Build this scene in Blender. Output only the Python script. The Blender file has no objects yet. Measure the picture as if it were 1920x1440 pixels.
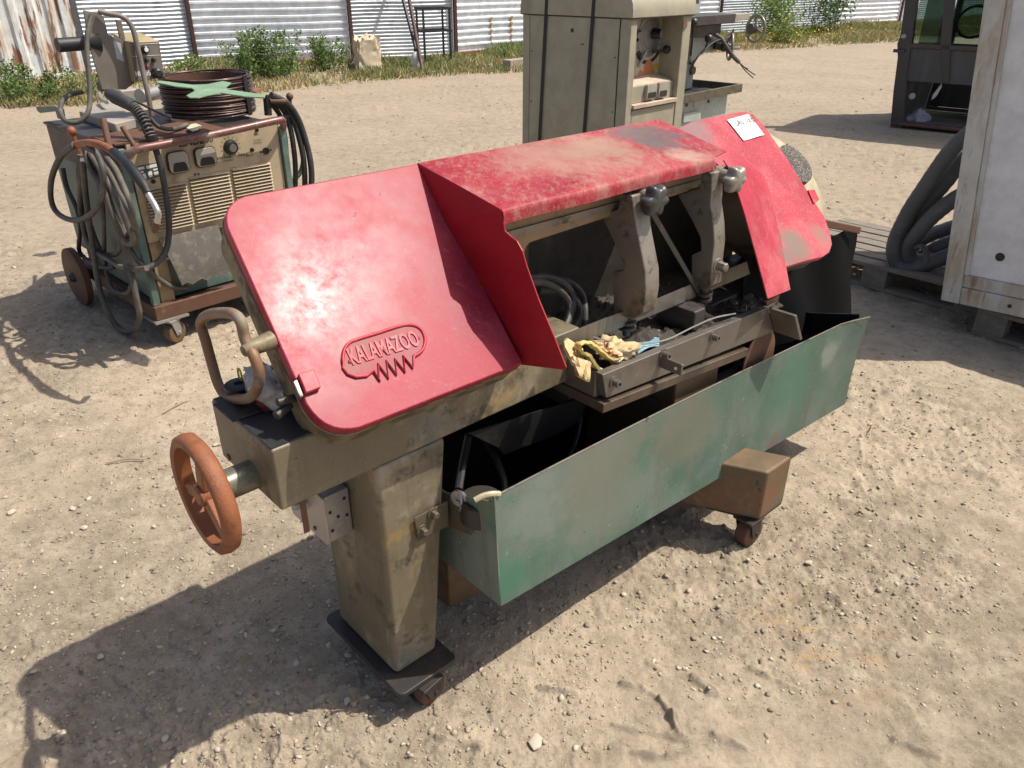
import bpy, bmesh, math, random
import numpy as np
from mathutils import Matrix, Vector
rad = math.radians
scn = bpy.context.scene
COL = scn.collection

# ------------------------------------------------------------------ camera
F_PX, PITCH, CAM_H = 1442.0, rad(28.1), 1.6
cam_d = bpy.data.cameras.new("camera")
cam = bpy.data.objects.new("camera", cam_d)
COL.objects.link(cam)
cam.location = (0, 0, CAM_H)
cam.rotation_euler = (math.pi / 2 - PITCH, 0, 0)
cam_d.sensor_fit = 'HORIZONTAL'
cam_d.sensor_width = 36.0
cam_d.lens = 36.0 * F_PX / 1920.0
cam_d.clip_start = 0.05
cam_d.clip_end = 2000
scn.camera = cam

# ------------------------------------------------------------------ sky and sun
SUN_EL, SUN_AZ = rad(59.0), rad(7.0)          # azimuth measured from +X towards +Y
world = bpy.data.worlds.new("World")
scn.world = world
world.use_nodes = True
wn = world.node_tree
bg = wn.nodes["Background"]
sky = wn.nodes.new("ShaderNodeTexSky")
sky.sky_type = 'NISHITA'
sky.sun_disc = False
sky.sun_elevation = SUN_EL
sky.sun_rotation = math.pi / 2 - SUN_AZ
sky.air_density = 0.8
sky.dust_density = 3.5
sky.ozone_density = 0.6
wn.links.new(sky.outputs[0], bg.inputs[0])
bg.inputs[1].default_value = 0.125
sun_d = bpy.data.lights.new("sun", 'SUN')
sun_d.energy = 4.5
sun_d.angle = rad(0.55)
sun_d.color = (1.0, 0.94, 0.84)
sun = bpy.data.objects.new("sun", sun_d)
COL.objects.link(sun)
sdir = Vector((math.cos(SUN_EL) * math.cos(SUN_AZ), math.cos(SUN_EL) * math.sin(SUN_AZ), math.sin(SUN_EL)))
sun.rotation_euler = sdir.to_track_quat('Z', 'Y').to_euler()
sun.location = (6, 2, 9)
vs = scn.view_settings
vs.view_transform = 'Standard'
vs.look = 'None'
vs.gamma = 1.0
vs.exposure = 0.36
vs.use_curve_mapping = False
scn.cycles.max_bounces = 6
scn.cycles.diffuse_bounces = 3

# ------------------------------------------------------------------ surveying: a sight line to a point on a real plane
_c, _s = math.cos(PITCH), math.sin(PITCH)
EYE = np.array([0.0, 0.0, CAM_H])


def sight(u, v):
    a = (u - 960.0) / F_PX
    b = (720.0 - v) / F_PX
    return np.array([a, _c + b * _s, -_s + b * _c])


def ground_at(u, v, z=0.0):
    d = sight(u, v)
    return EYE + d * ((z - CAM_H) / d[2])


class Fr:
    """upright local frame: l along the thing, w to its back, z up"""

    def __init__(s, ox, oy, deg):
        p = rad(deg)
        s.o = np.array([ox, oy, 0.0])
        s.L = np.array([math.cos(p), math.sin(p), 0.0])
        s.N = np.array([-math.sin(p), math.cos(p), 0.0])
        s.M = np.stack([s.L, s.N, np.array([0, 0, 1.0])])
        s.e = s.M @ (EYE - s.o)

    def w(s, P):
        return s.o + np.asarray(P, float) @ s.M

    def plane(s, u, v, p0, n):
        d = s.M @ sight(u, v)
        n = np.asarray(n, float)
        t = ((np.asarray(p0, float) - s.e) @ n) / (d @ n)
        return s.e + d * t

    def W(s, u, v, w):
        return s.plane(u, v, (0, w, 0), (0, 1, 0))

    def Lp(s, u, v, l):
        return s.plane(u, v, (l, 0, 0), (1, 0, 0))

    def Z(s, u, v, z):
        return s.plane(u, v, (0, 0, z), (0, 0, 1))


WORLD = Fr(0, 0, 0)
ORG = {}


# ------------------------------------------------------------------ mesh building
class MB:
    def __init__(s, fr=WORLD):
        s.fr, s.V, s.F, s.MI, s.mi = fr, [], [], [], 0

    def add(s, verts, faces):
        b = len(s.V)
        s.V.extend([tuple(map(float, v)) for v in verts])
        for f in faces:
            s.F.append(tuple(b + i for i in f))
            s.MI.append(s.mi)
        return s

    def poly(s, pts):
        return s.add(pts, [tuple(range(len(pts)))])

    def hexa(s, p):      # p[0..3] bottom ring, p[4..7] top ring
        return s.add(p, [(3, 2, 1, 0), (4, 5, 6, 7), (0, 1, 5, 4), (1, 2, 6, 5), (2, 3, 7, 6), (3, 0, 4, 7)])

    def box(s, l0, l1, w0, w1, z0, z1):
        return s.hexa([(l0, w0, z0), (l1, w0, z0), (l1, w1, z0), (l0, w1, z0),
                       (l0, w0, z1), (l1, w0, z1), (l1, w1, z1), (l0, w1, z1)])

    def prism(s, pts, vec):
        pts = [np.asarray(p, float) for p in pts]
        vec = np.asarray(vec, float)
        n = len(pts)
        nrm = np.zeros(3)
        for i in range(n):
            nrm += np.cross(pts[i], pts[(i + 1) % n])
        if nrm @ vec < 0:
            pts = pts[::-1]
        V = pts + [p + vec for p in pts]
        Fs = [tuple(range(n))[::-1], tuple(range(n, 2 * n))]
        for i in range(n):
            j = (i + 1) % n
            Fs.append((i, j, n + j, n + i))
        return s.add(V, Fs)

    def tube(s, path, r, n=8, closed=False, caps=True):
        P = np.asarray(path, float)
        m = len(P)
        R = np.full(m, r, float) if np.isscalar(r) else np.asarray(r, float)
        T = np.zeros_like(P)
        for i in range(m):
            if closed:
                T[i] = P[(i + 1) % m] - P[i - 1]
            else:
                T[i] = P[min(i + 1, m - 1)] - P[max(i - 1, 0)]
            T[i] /= (np.linalg.norm(T[i]) + 1e-9)
        up = np.array([0, 0, 1.0]) if abs(T[0][2]) < 0.9 else np.array([1.0, 0, 0])
        u = np.cross(T[0], up)
        u /= np.linalg.norm(u)
        V = []
        for i in range(m):
            u = u - T[i] * (u @ T[i])
            u /= (np.linalg.norm(u) + 1e-9)
            v = np.cross(T[i], u)
            for k in range(n):
                a = 2 * math.pi * k / n
                V.append(P[i] + R[i] * (math.cos(a) * u + math.sin(a) * v))
        Fs = []
        for i in range(m if closed else m - 1):
            j = (i + 1) % m
            for k in range(n):
                q = (k + 1) % n
                Fs.append((i * n + k, i * n + q, j * n + q, j * n + k))
        if caps and not closed:
            Fs.append(tuple(range(n))[::-1])
            Fs.append(tuple((m - 1) * n + k for k in range(n)))
        return s.add(V, Fs)

    def lathe(s, c, axis, prof, n=24, caps=True):
        """prof: list of (distance along axis, radius)"""
        c = np.asarray(c, float)
        a = np.asarray(axis, float)
        a = a / np.linalg.norm(a)
        up = np.array([0, 0, 1.0]) if abs(a[2]) < 0.9 else np.array([1.0, 0, 0])
        u = np.cross(a, up)
        u /= np.linalg.norm(u)
        v = np.cross(a, u)
        V = []
        for h, r in prof:
            for k in range(n):
                t = 2 * math.pi * k / n
                V.append(c + a * h + r * (math.cos(t) * u + math.sin(t) * v))
        Fs = []
        m = len(prof)
        for i in range(m - 1):
            for k in range(n):
                q = (k + 1) % n
                Fs.append((i * n + k, i * n + q, (i + 1) * n + q, (i + 1) * n + k))
        if caps:
            Fs.append(tuple(range(n))[::-1])
            Fs.append(tuple((m - 1) * n + k for k in range(n)))
        return s.add(V, Fs)

    def grid(s, G):
        G = np.asarray(G, float)
        a, b = G.shape[:2]
        Fs = [(i * b + j, i * b + j + 1, (i + 1) * b + j + 1, (i + 1) * b + j) for i in range(a - 1) for j in range(b - 1)]
        return s.add(G.reshape(-1, 3), Fs)

    def done(s, name, mat, parent=None, bevel=0, seg=2, smooth=35, solid=0, off=0, sub=0, label=None, cat=None,
             group=None, kind=None):
        V = s.fr.w(np.asarray(s.V))
        return link_mesh(name, V, s.F, mat, parent, bevel, seg, smooth, solid, off, sub, label, cat, group, kind, s.MI)


def tag(o, label=None, cat=None, group=None, kind=None):
    if label:
        o["label"] = label
    if cat:
        o["category"] = cat
    if group:
        o["group"] = group
    if kind:
        o["kind"] = kind
    return o


def attach(o, parent):
    if parent is not None:
        o.parent = parent
        o.matrix_parent_inverse = Matrix.Translation(-Vector(ORG[parent.name]))


def link_mesh(name, V, F, mat, parent=None, bevel=0, seg=2, smooth=35, solid=0, off=0, sub=0, label=None, cat=None,
              group=None, kind=None, MI=None):
    V = np.asarray(V, float)
    org = np.array([(V[:, 0].min() + V[:, 0].max()) / 2, (V[:, 1].min() + V[:, 1].max()) / 2, V[:, 2].min()])
    me = bpy.data.meshes.new(name)
    me.from_pydata((V - org).tolist(), [], F)
    mats = mat if isinstance(mat, (list, tuple)) else [mat]
    for m in mats:
        me.materials.append(m)
    if MI is not None and len(mats) > 1:
        me.polygons.foreach_set("material_index", MI)
    bm = bmesh.new()
    bm.from_mesh(me)
    bmesh.ops.remove_doubles(bm, verts=bm.verts, dist=1e-5)
    bmesh.ops.recalc_face_normals(bm, faces=bm.faces)
    if smooth:
        lim = rad(smooth)
        for f in bm.faces:
            f.smooth = True
        for e in bm.edges:
            if len(e.link_faces) == 2:
                e.smooth = e.calc_face_angle(0) < lim
            else:
                e.smooth = True
    bm.to_mesh(me)
    bm.free()
    o = bpy.data.objects.new(name, me)
    COL.objects.link(o)
    o.location = org
    ORG[o.name] = org
    if solid:
        md = o.modifiers.new("thickness", 'SOLIDIFY')
        md.thickness = solid
        md.offset = off
    if solid and smooth and not bevel:
        md = o.modifiers.new("crisp_rim", 'EDGE_SPLIT')
        md.split_angle = rad(max(smooth, 40))
    if bevel:
        md = o.modifiers.new("edges", 'BEVEL')
        md.width = bevel
        md.segments = seg
        md.limit_method = 'ANGLE'
        md.angle_limit = rad(40)
        md.harden_normals = bool(smooth)
    if sub:
        md = o.modifiers.new("smooth", 'SUBSURF')
        md.levels = sub
        md.render_levels = sub
    attach(o, parent)
    tag(o, label, cat, group, kind)
    return o


def thing(name, label, cat, loc, group=None):
    o = bpy.data.objects.new(name, None)
    o.empty_display_size = 0.1
    COL.objects.link(o)
    loc = np.asarray(loc, float)
    o.location = loc
    ORG[o.name] = loc
    return tag(o, label, cat, group)


def dup(o, name, parent, at):
    """a copy sharing its mesh, base moved to world point at"""
    c = o.copy()
    c.name = name
    COL.objects.link(c)
    c.location = at
    ORG[c.name] = np.asarray(at, float)
    if parent is not None:
        attach(c, parent)
    return c


def text_mesh(fr_fn, txt, size, depth=0.0, shear=0.0, bold=0.0):
    """lettering as flat or raised faces; fr_fn maps (x, y, h) to a local point"""
    cu = bpy.data.curves.new("lettering", 'FONT')
    cu.body = txt
    cu.size = size
    cu.extrude = depth
    cu.shear = shear
    cu.offset = bold
    cu.align_x = 'CENTER'
    cu.align_y = 'CENTER'
    cu.resolution_u = 3
    o = bpy.data.objects.new("lettering", cu)
    me = o.to_mesh()
    V = [fr_fn(v.co.x, v.co.y, v.co.z) for v in me.vertices]
    Fs = [tuple(p.vertices) for p in me.polygons]
    o.to_mesh_clear()
    bpy.data.objects.remove(o)
    bpy.data.curves.remove(cu)
    return V, Fs


def smooth_path(pts, k=6, closed=False):
    """Catmull-Rom through points"""
    P = [np.asarray(p, float) for p in pts]
    n = len(P)
    out = []
    for i in range(n if closed else n - 1):
        if closed:
            a, b, c, d = P[i - 1], P[i], P[(i + 1) % n], P[(i + 2) % n]
        else:
            a, b, c, d = P[max(i - 1, 0)], P[i], P[i + 1], P[min(i + 2, n - 1)]
        for j in range(k):
            t = j / k
            out.append(0.5 * ((2 * b) + (-a + c) * t + (2 * a - 5 * b + 4 * c - d) * t * t + (-a + 3 * b - 3 * c + d) * t ** 3))
    if not closed:
        out.append(P[-1])
    return out


def round_poly(pts, r, k=5):
    """2D outline with rounded corners; r scalar or one per corner"""
    n = len(pts)
    out = []
    for i in range(n):
        p, a, b = (np.asarray(q, float) for q in (pts[i], pts[i - 1], pts[(i + 1) % n]))
        rr = r if np.isscalar(r) else r[i]
        if rr <= 0:
            out.append(p)
            continue
        da, db = a - p, b - p
        da, db = da / np.linalg.norm(da), db / np.linalg.norm(db)
        for j in range(k + 1):
            t = j / k
            q = (1 - t) ** 2 * (p + da * rr) + 2 * t * (1 - t) * (p + 0.12 * rr * (da + db)) + t * t * (p + db * rr)
            out.append(q)
    return out


# ------------------------------------------------------------------ noise for terrain and crumples
def _hash(ix, iy, seed):
    h = (ix.astype(np.int64) * 374761393 + iy.astype(np.int64) * 668265263 + seed * 974634777) & 0xffffffff
    h = ((h ^ (h >> 13)) * 1274126177) & 0xffffffff
    h = ((h ^ (h >> 15)) * 2246822519) & 0xffffffff
    return ((h ^ (h >> 16)) & 0xffff) / 65535.0


def vnoise(x, y, seed=0):
    x, y = np.asarray(x, float), np.asarray(y, float)
    ix, iy = np.floor(x), np.floor(y)
    fx, fy = x - ix, y - iy
    fx, fy = fx * fx * fx * (fx * (fx * 6 - 15) + 10), fy * fy * fy * (fy * (fy * 6 - 15) + 10)
    a, b = _hash(ix, iy, seed), _hash(ix + 1, iy, seed)
    c, d = _hash(ix, iy + 1, seed), _hash(ix + 1, iy + 1, seed)
    return (a * (1 - fx) + b * fx) * (1 - fy) + (c * (1 - fx) + d * fx) * fy


def fbm(x, y, oct=4, seed=0, gain=0.5):
    s, a, t = 0, 1.0, 0
    ca, sa = math.cos(0.6), math.sin(0.6)
    for i in range(oct):
        s = s + a * vnoise(x, y, seed + i * 17)
        t += a
        a *= gain
        x, y = (x * ca - y * sa) * 2.03 + 5.2, (x * sa + y * ca) * 2.03 + 1.7
    return s / t


# ------------------------------------------------------------------ materials
class NT:
    def __init__(s, name):
        s.m = bpy.data.materials.new(name)
        s.m.use_nodes = True
        s.t = s.m.node_tree
        s.b = s.t.nodes["Principled BSDF"]
        s.co = s.t.nodes.new("ShaderNodeTexCoord").outputs["Object"]

    def n(s, typ, **kw):
        nd = s.t.nodes.new(typ)
        for k, v in kw.items():
            setattr(nd, k, v)
        return nd

    def set(s, sock, v):
        if isinstance(v, bpy.types.NodeSocket):
            s.t.links.new(v, sock)
        elif isinstance(v, (tuple, list)) and len(v) == 3 and sock.type == 'RGBA':
            sock.default_value = (*v, 1)
        else:
            sock.default_value = v

    def vec(s, scale, src=None, rot=None):
        mp = s.n("ShaderNodeMapping")
        s.t.links.new(src or s.co, mp.inputs[0])
        mp.inputs["Scale"].default_value = scale if not np.isscalar(scale) else (scale,) * 3
        if rot:
            mp.inputs["Rotation"].default_value = rot
        return mp.outputs[0]

    def noise(s, scale, detail=5, rough=0.6, vec=None, dist=0.0):
        nd = s.n("ShaderNodeTexNoise")
        if not np.isscalar(scale):
            vec = s.vec(scale, vec)
            scale = 1.0
        s.t.links.new(vec or s.co, nd.inputs["Vector"])
        nd.inputs["Scale"].default_value = scale
        nd.inputs["Detail"].default_value = detail
        nd.inputs["Roughness"].default_value = rough
        nd.inputs["Distortion"].default_value = dist
        return nd.outputs["Fac"]

    def voro(s, scale, vec=None, feature='F1', out="Distance"):
        nd = s.n("ShaderNodeTexVoronoi", feature=feature)
        s.t.links.new(vec or s.co, nd.inputs["Vector"])
        nd.inputs["Scale"].default_value = scale
        return nd.outputs[out]

    def step(s, v, lo, hi, a=0.0, b=1.0):
        nd = s.n("ShaderNodeMapRange", interpolation_type='SMOOTHSTEP')
        s.t.links.new(v, nd.inputs[0])
        nd.inputs[1].default_value, nd.inputs[2].default_value = lo, hi
        nd.inputs[3].default_value, nd.inputs[4].default_value = a, b
        return nd.outputs[0]

    def mix(s, f, a, b, mode='MIX'):
        nd = s.n("ShaderNodeMix", data_type='RGBA', blend_type=mode)
        s.set(nd.inputs[0], f)
        s.set(nd.inputs[6], a)
        s.set(nd.inputs[7], b)
        return nd.outputs[2]

    def math(s, op, a, b=0.0):
        nd = s.n("ShaderNodeMath", operation=op)
        s.set(nd.inputs[0], a)
        s.set(nd.inputs[1], b)
        return nd.outputs[0]

    def bump(s, h, strength=0.3, dist=0.002, prev=None):
        nd = s.n("ShaderNodeBump")
        nd.inputs["Strength"].default_value = strength
        nd.inputs["Distance"].default_value = dist
        s.t.links.new(h, nd.inputs["Height"])
        if prev:
            s.t.links.new(prev, nd.inputs["Normal"])
        return nd.outputs[0]

    def out(s, color=None, rough=None, metal=None, normal=None, **kw):
        for k, v in (("Base Color", color), ("Roughness", rough), ("Metallic", metal), ("Normal", normal)):
            if v is not None:
                s.set(s.b.inputs[k], v)
        for k, v in kw.items():
            s.set(s.b.inputs[k.replace("_", " ")], v)
        return s.m


def worn(name, base, layers=(), rough=0.5, rvar=0.15, metal=0.0, bump=(90, 0.15, 0.001), scratch=None, spec=None, spots=()):
    """painted or bare surface with wear: layers = (colour, scale, lo, hi, amount[, detail])"""
    t = NT(name)
    n0 = t.noise(7, 6, 0.65)
    col = t.mix(t.step(n0, 0.3, 0.7), tuple(c * 0.86 for c in base), tuple(min(1, c * 1.12) for c in base))
    rsock = t.step(n0, 0.25, 0.75, rough - rvar, rough + rvar)
    for ly in layers:
        c, sc, lo, hi, am = ly[:5]
        f = t.math('MULTIPLY', t.step(t.noise(sc, ly[5] if len(ly) > 5 else 7, 0.68), lo, hi), am)
        col = t.mix(f, col, c)
        rsock = t.math('ADD', rsock, t.math('MULTIPLY', f, 0.18))
    if scratch:
        c, am = scratch
        sv = t.noise((420, 7, 90), 3, 0.5)
        sv2 = t.noise((9, 380, 120), 3, 0.5)
        f = t.math('MULTIPLY', t.math('MAXIMUM', t.step(sv, 0.66, 0.72), t.step(sv2, 0.67, 0.73)), am)
        col = t.mix(f, col, c)
    if spots:                               # stains with a place of their own: (world point, radius, colour, amount)
        pos = t.n("ShaderNodeNewGeometry").outputs["Position"]
        wob = t.noise(14, 5, 0.7, pos)
        for pt, rd_, c, am in spots:
            ds = t.n("ShaderNodeVectorMath", operation='DISTANCE')
            t.t.links.new(pos, ds.inputs[0])
            ds.inputs[1].default_value = tuple(float(q) for q in pt)
            dd_ = t.math('ADD', ds.outputs["Value"], t.math('MULTIPLY', t.math('SUBTRACT', wob, 0.5), rd_ * 1.8))
            col = t.mix(t.step(dd_, rd_, rd_ * 0.25, 0.0, am), col, c)
    nb = t.bump(t.noise(bump[0], 6, 0.7), bump[1], bump[2])
    t.out(col, rsock, metal, nb)
    if spec is not None:
        t.b.inputs["Specular IOR Level"].default_value = spec
    return t.m


DUST = (0.36, 0.29, 0.21)
RUST = (0.22, 0.085, 0.035)
RUSTD = (0.10, 0.045, 0.025)
GRIME = (0.035, 0.030, 0.026)
M = {}
M['red'] = worn("red_enamel", (0.275, 0.022, 0.042),
                [((0.36, 0.08, 0.10), 7, 0.42, 0.80, 0.40), (DUST, 22, 0.50, 0.90, 0.16), (GRIME, 38, 0.69, 0.73, 0.8, 4), ((0.16, 0.10, 0.07), 9, 0.66, 0.72, 0.5),
                 ((0.50, 0.26, 0.25), (6, 70, 70), 0.6, 0.72, 0.35), ((0.38, 0.16, 0.16), 150, 0.54, 0.72, 0.35, 3)], 0.41, 0.05, 0, (300, 0.12, 0.0005),
                ((0.50, 0.22, 0.22), 0.22), 0.20)
def broken_gloss(m, lo, hi, scale):
    nt = m.node_tree
    tc = nt.nodes.new("ShaderNodeTexCoord")
    nz = nt.nodes.new("ShaderNodeTexNoise")
    nz.inputs["Scale"].default_value, nz.inputs["Detail"].default_value, nz.inputs["Roughness"].default_value = scale, 8, 0.75
    mr = nt.nodes.new("ShaderNodeMapRange")
    mr.inputs[1].default_value, mr.inputs[2].default_value, mr.inputs[3].default_value, mr.inputs[4].default_value = 0.38, 0.62, lo, hi
    nt.links.new(tc.outputs["Object"], nz.inputs["Vector"])
    nt.links.new(nz.outputs["Fac"], mr.inputs[0])
    nt.links.new(mr.outputs[0], nt.nodes['Principled BSDF'].inputs['Coat Weight'])


broken_gloss(M['red'], 0.0, 0.055, 26)
M['red'].node_tree.nodes['Principled BSDF'].inputs['Coat Roughness'].default_value = 0.19
M['red_top'] = worn("red_enamel_dusty", (0.36, 0.014, 0.03),
                    [((0.42, 0.22, 0.18), 4.5, 0.40, 0.62, 0.75), ((0.40, 0.31, 0.21), 6, 0.50, 0.68, 0.6),
                     ((0.10, 0.095, 0.10), 4.2, 0.62, 0.72, 0.7), (DUST, (40, 9, 9), 0.5, 0.75, 0.45)], 0.55, 0.1, 0,
                    (220, 0.2, 0.0008), ((0.5, 0.30, 0.25), 0.22), 0.3)
M['red_flat'] = worn("red_enamel_faded", (0.43, 0.024, 0.045),
                     [((0.52, 0.24, 0.22), 4, 0.42, 0.72, 0.6), ((0.20, 0.16, 0.12), 7, 0.64, 0.73, 0.75),
                      (DUST, 20, 0.5, 0.8, 0.35)], 0.45, 0.1, 0, (200, 0.15, 0.0008), ((0.6, 0.40, 0.36), 0.25), 0.3)
M['red_end'] = worn("red_enamel_clean", (0.27, 0.008, 0.013), [((0.2, 0.15, 0.12), 8, 0.66, 0.74, 0.6), (DUST, 25, 0.6, 0.85, 0.2)],
                    0.42, 0.08)
M['khaki'] = worn("khaki_machine_paint", (0.155, 0.128, 0.080),
                  [((0.36, 0.31, 0.22), 6, 0.48, 0.66, 0.6), ((0.12, 0.095, 0.055), (13, 13, 1.6), 0.50, 0.66, 0.7), ((0.30, 0.19, 0.05), 8, 0.55, 0.67, 0.65), (GRIME, 10, 0.54, 0.68, 0.75), ((0.13, 0.14, 0.14), 4, 0.54, 0.66, 0.6),
                   ((0.10, 0.13, 0.09), 5, 0.62, 0.75, 0.4), (GRIME, 60, 0.67, 0.72, 0.9, 3)], 0.5, 0.12, 0, (120, 0.15, 0.0008),
                  ((0.4, 0.34, 0.25), 0.3))
M['khaki_dark'] = worn("oily_khaki_paint", (0.11, 0.088, 0.055),
                       [(GRIME, 8, 0.42, 0.66, 0.85), ((0.24, 0.19, 0.11), 14, 0.58, 0.68, 0.7), (RUST, 12, 0.62, 0.72, 0.5)], 0.5, 0.15)
M['housing'] = worn("dirty_cream_housing", (0.20, 0.155, 0.085),
                    [((0.06, 0.045, 0.03), (14, 14, 14), 0.46, 0.60, 0.85), ((0.33, 0.27, 0.17), 20, 0.58, 0.68, 0.6), (RUST, 9, 0.6, 0.7, 0.5)],
                    0.55, 0.15)
M['footrust'] = worn("rust_brown_foot", (0.120, 0.082, 0.043),
                     [(RUST, 6, 0.45, 0.66, 0.55), ((0.10, 0.14, 0.09), 5, 0.58, 0.70, 0.6), (GRIME, 40, 0.62, 0.70, 0.8), (DUST, 8, 0.55, 0.75, 0.35)],
                     0.55, 0.1)
M['green'] = worn("green_sheet_paint", (0.058, 0.165, 0.112),
                  [((0.19, 0.215, 0.18), 3.0, 0.36, 0.58, 0.88), ((0.14, 0.115, 0.08), (9, 9, 1.2), 0.50, 0.68, 0.65), ((0.20, 0.12, 0.07), (26, 26, 2.5), 0.62, 0.72, 0.5),
                   (GRIME, 70, 0.68, 0.72, 0.9, 3), ((0.42, 0.43, 0.40), 38, 0.67, 0.72, 0.7, 4)], 0.46, 0.1, 0, (150, 0.12, 0.0008), ((0.36, 0.38, 0.34), 0.35))
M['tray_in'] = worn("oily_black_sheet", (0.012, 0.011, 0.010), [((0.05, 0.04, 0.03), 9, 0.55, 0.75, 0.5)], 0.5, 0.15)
M['black'] = worn("black_rubber", (0.014, 0.014, 0.015), [((0.06, 0.055, 0.05), 8, 0.55, 0.75, 0.6)], 0.55, 0.1)
M['flap'] = worn("black_splash_sheet", (0.006, 0.006, 0.0065), [((0.016, 0.016, 0.016), 6, 0.5, 0.8, 0.5)], 0.85, 0.05, spec=0.1)
M['iron'] = worn("worn_cast_iron", (0.25, 0.225, 0.185),
                 [((0.12, 0.085, 0.05), 7, 0.44, 0.62, 0.8), (GRIME, 16, 0.52, 0.66, 0.8), ((0.24, 0.13, 0.05), 10, 0.60, 0.70, 0.6)], 0.45, 0.12, 0.35)
M['iron_dark'] = worn("oily_cast_iron", (0.06, 0.052, 0.044), [((0.16, 0.125, 0.08), 9, 0.56, 0.68, 0.6), (GRIME, 20, 0.5, 0.7, 0.7)], 0.5, 0.15, 0.25)
M['steel'] = worn("ground_steel_bar", (0.165, 0.150, 0.130),
                  [((0.10, 0.07, 0.045), 7, 0.50, 0.70, 0.6), ((0.32, 0.30, 0.27), 18, 0.6, 0.72, 0.5), (GRIME, 50, 0.66, 0.72, 0.8)], 0.42, 0.1, 0.5,
                  (160, 0.1, 0.0006), ((0.4, 0.38, 0.35), 0.3))
M['blade'] = worn("saw_blade_steel", (0.24, 0.23, 0.21), [((0.12, 0.10, 0.07), (60, 3, 3), 0.45, 0.7, 0.6)], 0.4, 0.1, 0.7)
M['rust'] = worn("orange_rust", (0.26, 0.088, 0.032), [((0.13, 0.045, 0.022), 9, 0.46, 0.66, 0.75), ((0.33, 0.16, 0.08), 34, 0.56, 0.70, 0.6), (GRIME, 18, 0.60, 0.72, 0.5)], 0.55, 0.12, 0.0, (240, 0.8, 0.002))
M['rust_handle'] = worn("brown_rust_and_paint", (0.20, 0.105, 0.055), [((0.22, 0.20, 0.15), 9, 0.46, 0.60, 0.9), (RUSTD, 18, 0.58, 0.7, 0.7)], 0.55, 0.1, 0.1, (220, 0.4, 0.001))
M['rust_dark'] = worn("dark_rust", (0.12, 0.058, 0.035), [(RUSTD, 12, 0.45, 0.65, 0.7), (DUST, 10, 0.58, 0.75, 0.45)], 0.65, 0.1, 0.1, (160, 0.4, 0.001))
M['dark_metal'] = worn("dark_grimy_metal", (0.045, 0.040, 0.036), [((0.12, 0.08, 0.05), 10, 0.55, 0.7, 0.6), (DUST, 14, 0.6, 0.8, 0.4)], 0.5, 0.12, 0.4)
M['zinc'] = worn("dusty_zinc", (0.36, 0.35, 0.33), [((0.2, 0.17, 0.14), 12, 0.5, 0.7, 0.6), (GRIME, 40, 0.65, 0.72, 0.7)], 0.42, 0.1, 0.6)
M['paper'] = worn("white_paper", (0.80, 0.80, 0.78), [((0.6, 0.58, 0.52), 20, 0.6, 0.8, 0.2)], 0.6, 0.05)
M['ink'] = worn("black_ink", (0.02, 0.02, 0.022), (), 0.5, 0.05)
M['ink_green'] = worn("grey_green_print", (0.25, 0.34, 0.30), (), 0.5, 0.05)
M['white'] = worn("white_print", (0.75, 0.74, 0.70), [(DUST, 30, 0.5, 0.8, 0.3)], 0.5, 0.05)
M['chips'] = worn("oily_metal_chips", (0.055, 0.045, 0.034), [((0.13, 0.10, 0.07), 60, 0.5, 0.7, 0.8), ((0.012, 0.011, 0.010), 30, 0.5, 0.7, 0.8)], 0.55, 0.15, 0.2, (420, 0.9, 0.004))
M['knit'] = worn("yellowish_cotton_knit", (0.56, 0.43, 0.22), [((0.66, 0.57, 0.38), 18, 0.45, 0.65, 0.8), ((0.30, 0.21, 0.10), 26, 0.56, 0.7, 0.7)], 0.85, 0.05, 0, (520, 0.8, 0.003))
M['cuff'] = worn("yellow_cotton_cuff", (0.58, 0.47, 0.17), [((0.36, 0.27, 0.10), 30, 0.5, 0.7, 0.6)], 0.85, 0.05, 0, (420, 0.8, 0.003))
M['redthread'] = worn("red_thread", (0.55, 0.06, 0.06), (), 0.8, 0.05)
M['bluerag'] = worn("faded_blue_plastic", (0.20, 0.40, 0.50), [((0.45, 0.55, 0.56), 20, 0.45, 0.65, 0.7), (GRIME, 26, 0.56, 0.72, 0.8)], 0.4, 0.1)
M['bag'] = worn("milky_plastic_film", (0.42, 0.39, 0.36), [((0.62, 0.60, 0.58), 14, 0.5, 0.7, 0.5)], 0.3, 0.1)
M['redknob'] = worn("red_button_plastic", (0.42, 0.02, 0.03), (), 0.4, 0.05)
M['yellow'] = worn("yellow_ring_plastic", (0.55, 0.45, 0.05), (), 0.5, 0.05)
M['cream'] = worn("cream_drum_paint", (0.44, 0.38, 0.25), [((0.2, 0.19, 0.12), (6, 6, 20), 0.5, 0.68, 0.7), ((0.30, 0.26, 0.14), 9, 0.55, 0.7, 0.6)], 0.5, 0.1)
M['mesh'] = worn("perforated_black_guard", (0.02, 0.018, 0.015), [((0.3, 0.24, 0.16), 220, 0.6, 0.66, 0.8, 0)], 0.5, 0.1)
# =================================================================== the band saw
S = Fr(-0.276, 1.308, 42.5)
T46 = rad(43.0)
CP0, CPN = (0, -0.07, 0.871), (0, -math.sin(T46), math.cos(T46))


def cpl(l, m, n=0.0):                       # a point on the sloping cover plane of the saw
    return np.array([l, -0.07 + m * math.cos(T46) - n * math.sin(T46), 0.871 + m * math.sin(T46) + n * math.cos(T46)])


def cpx(u, v, n=0.0):
    p0 = cpl(0, 0, n)
    return S.plane(u, v, p0, CPN)


def cp_lm(u, v, n=0.0):
    p = cpx(u, v, n)
    return np.array([p[0], (p[1] + 0.07 + n * math.sin(T46)) / math.cos(T46)])


saw = thing('band_saw', 'red and khaki horizontal metal band saw with green chip tray, on small casters', 'band saw', S.w((0.75, 0.1, 0)))

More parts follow.
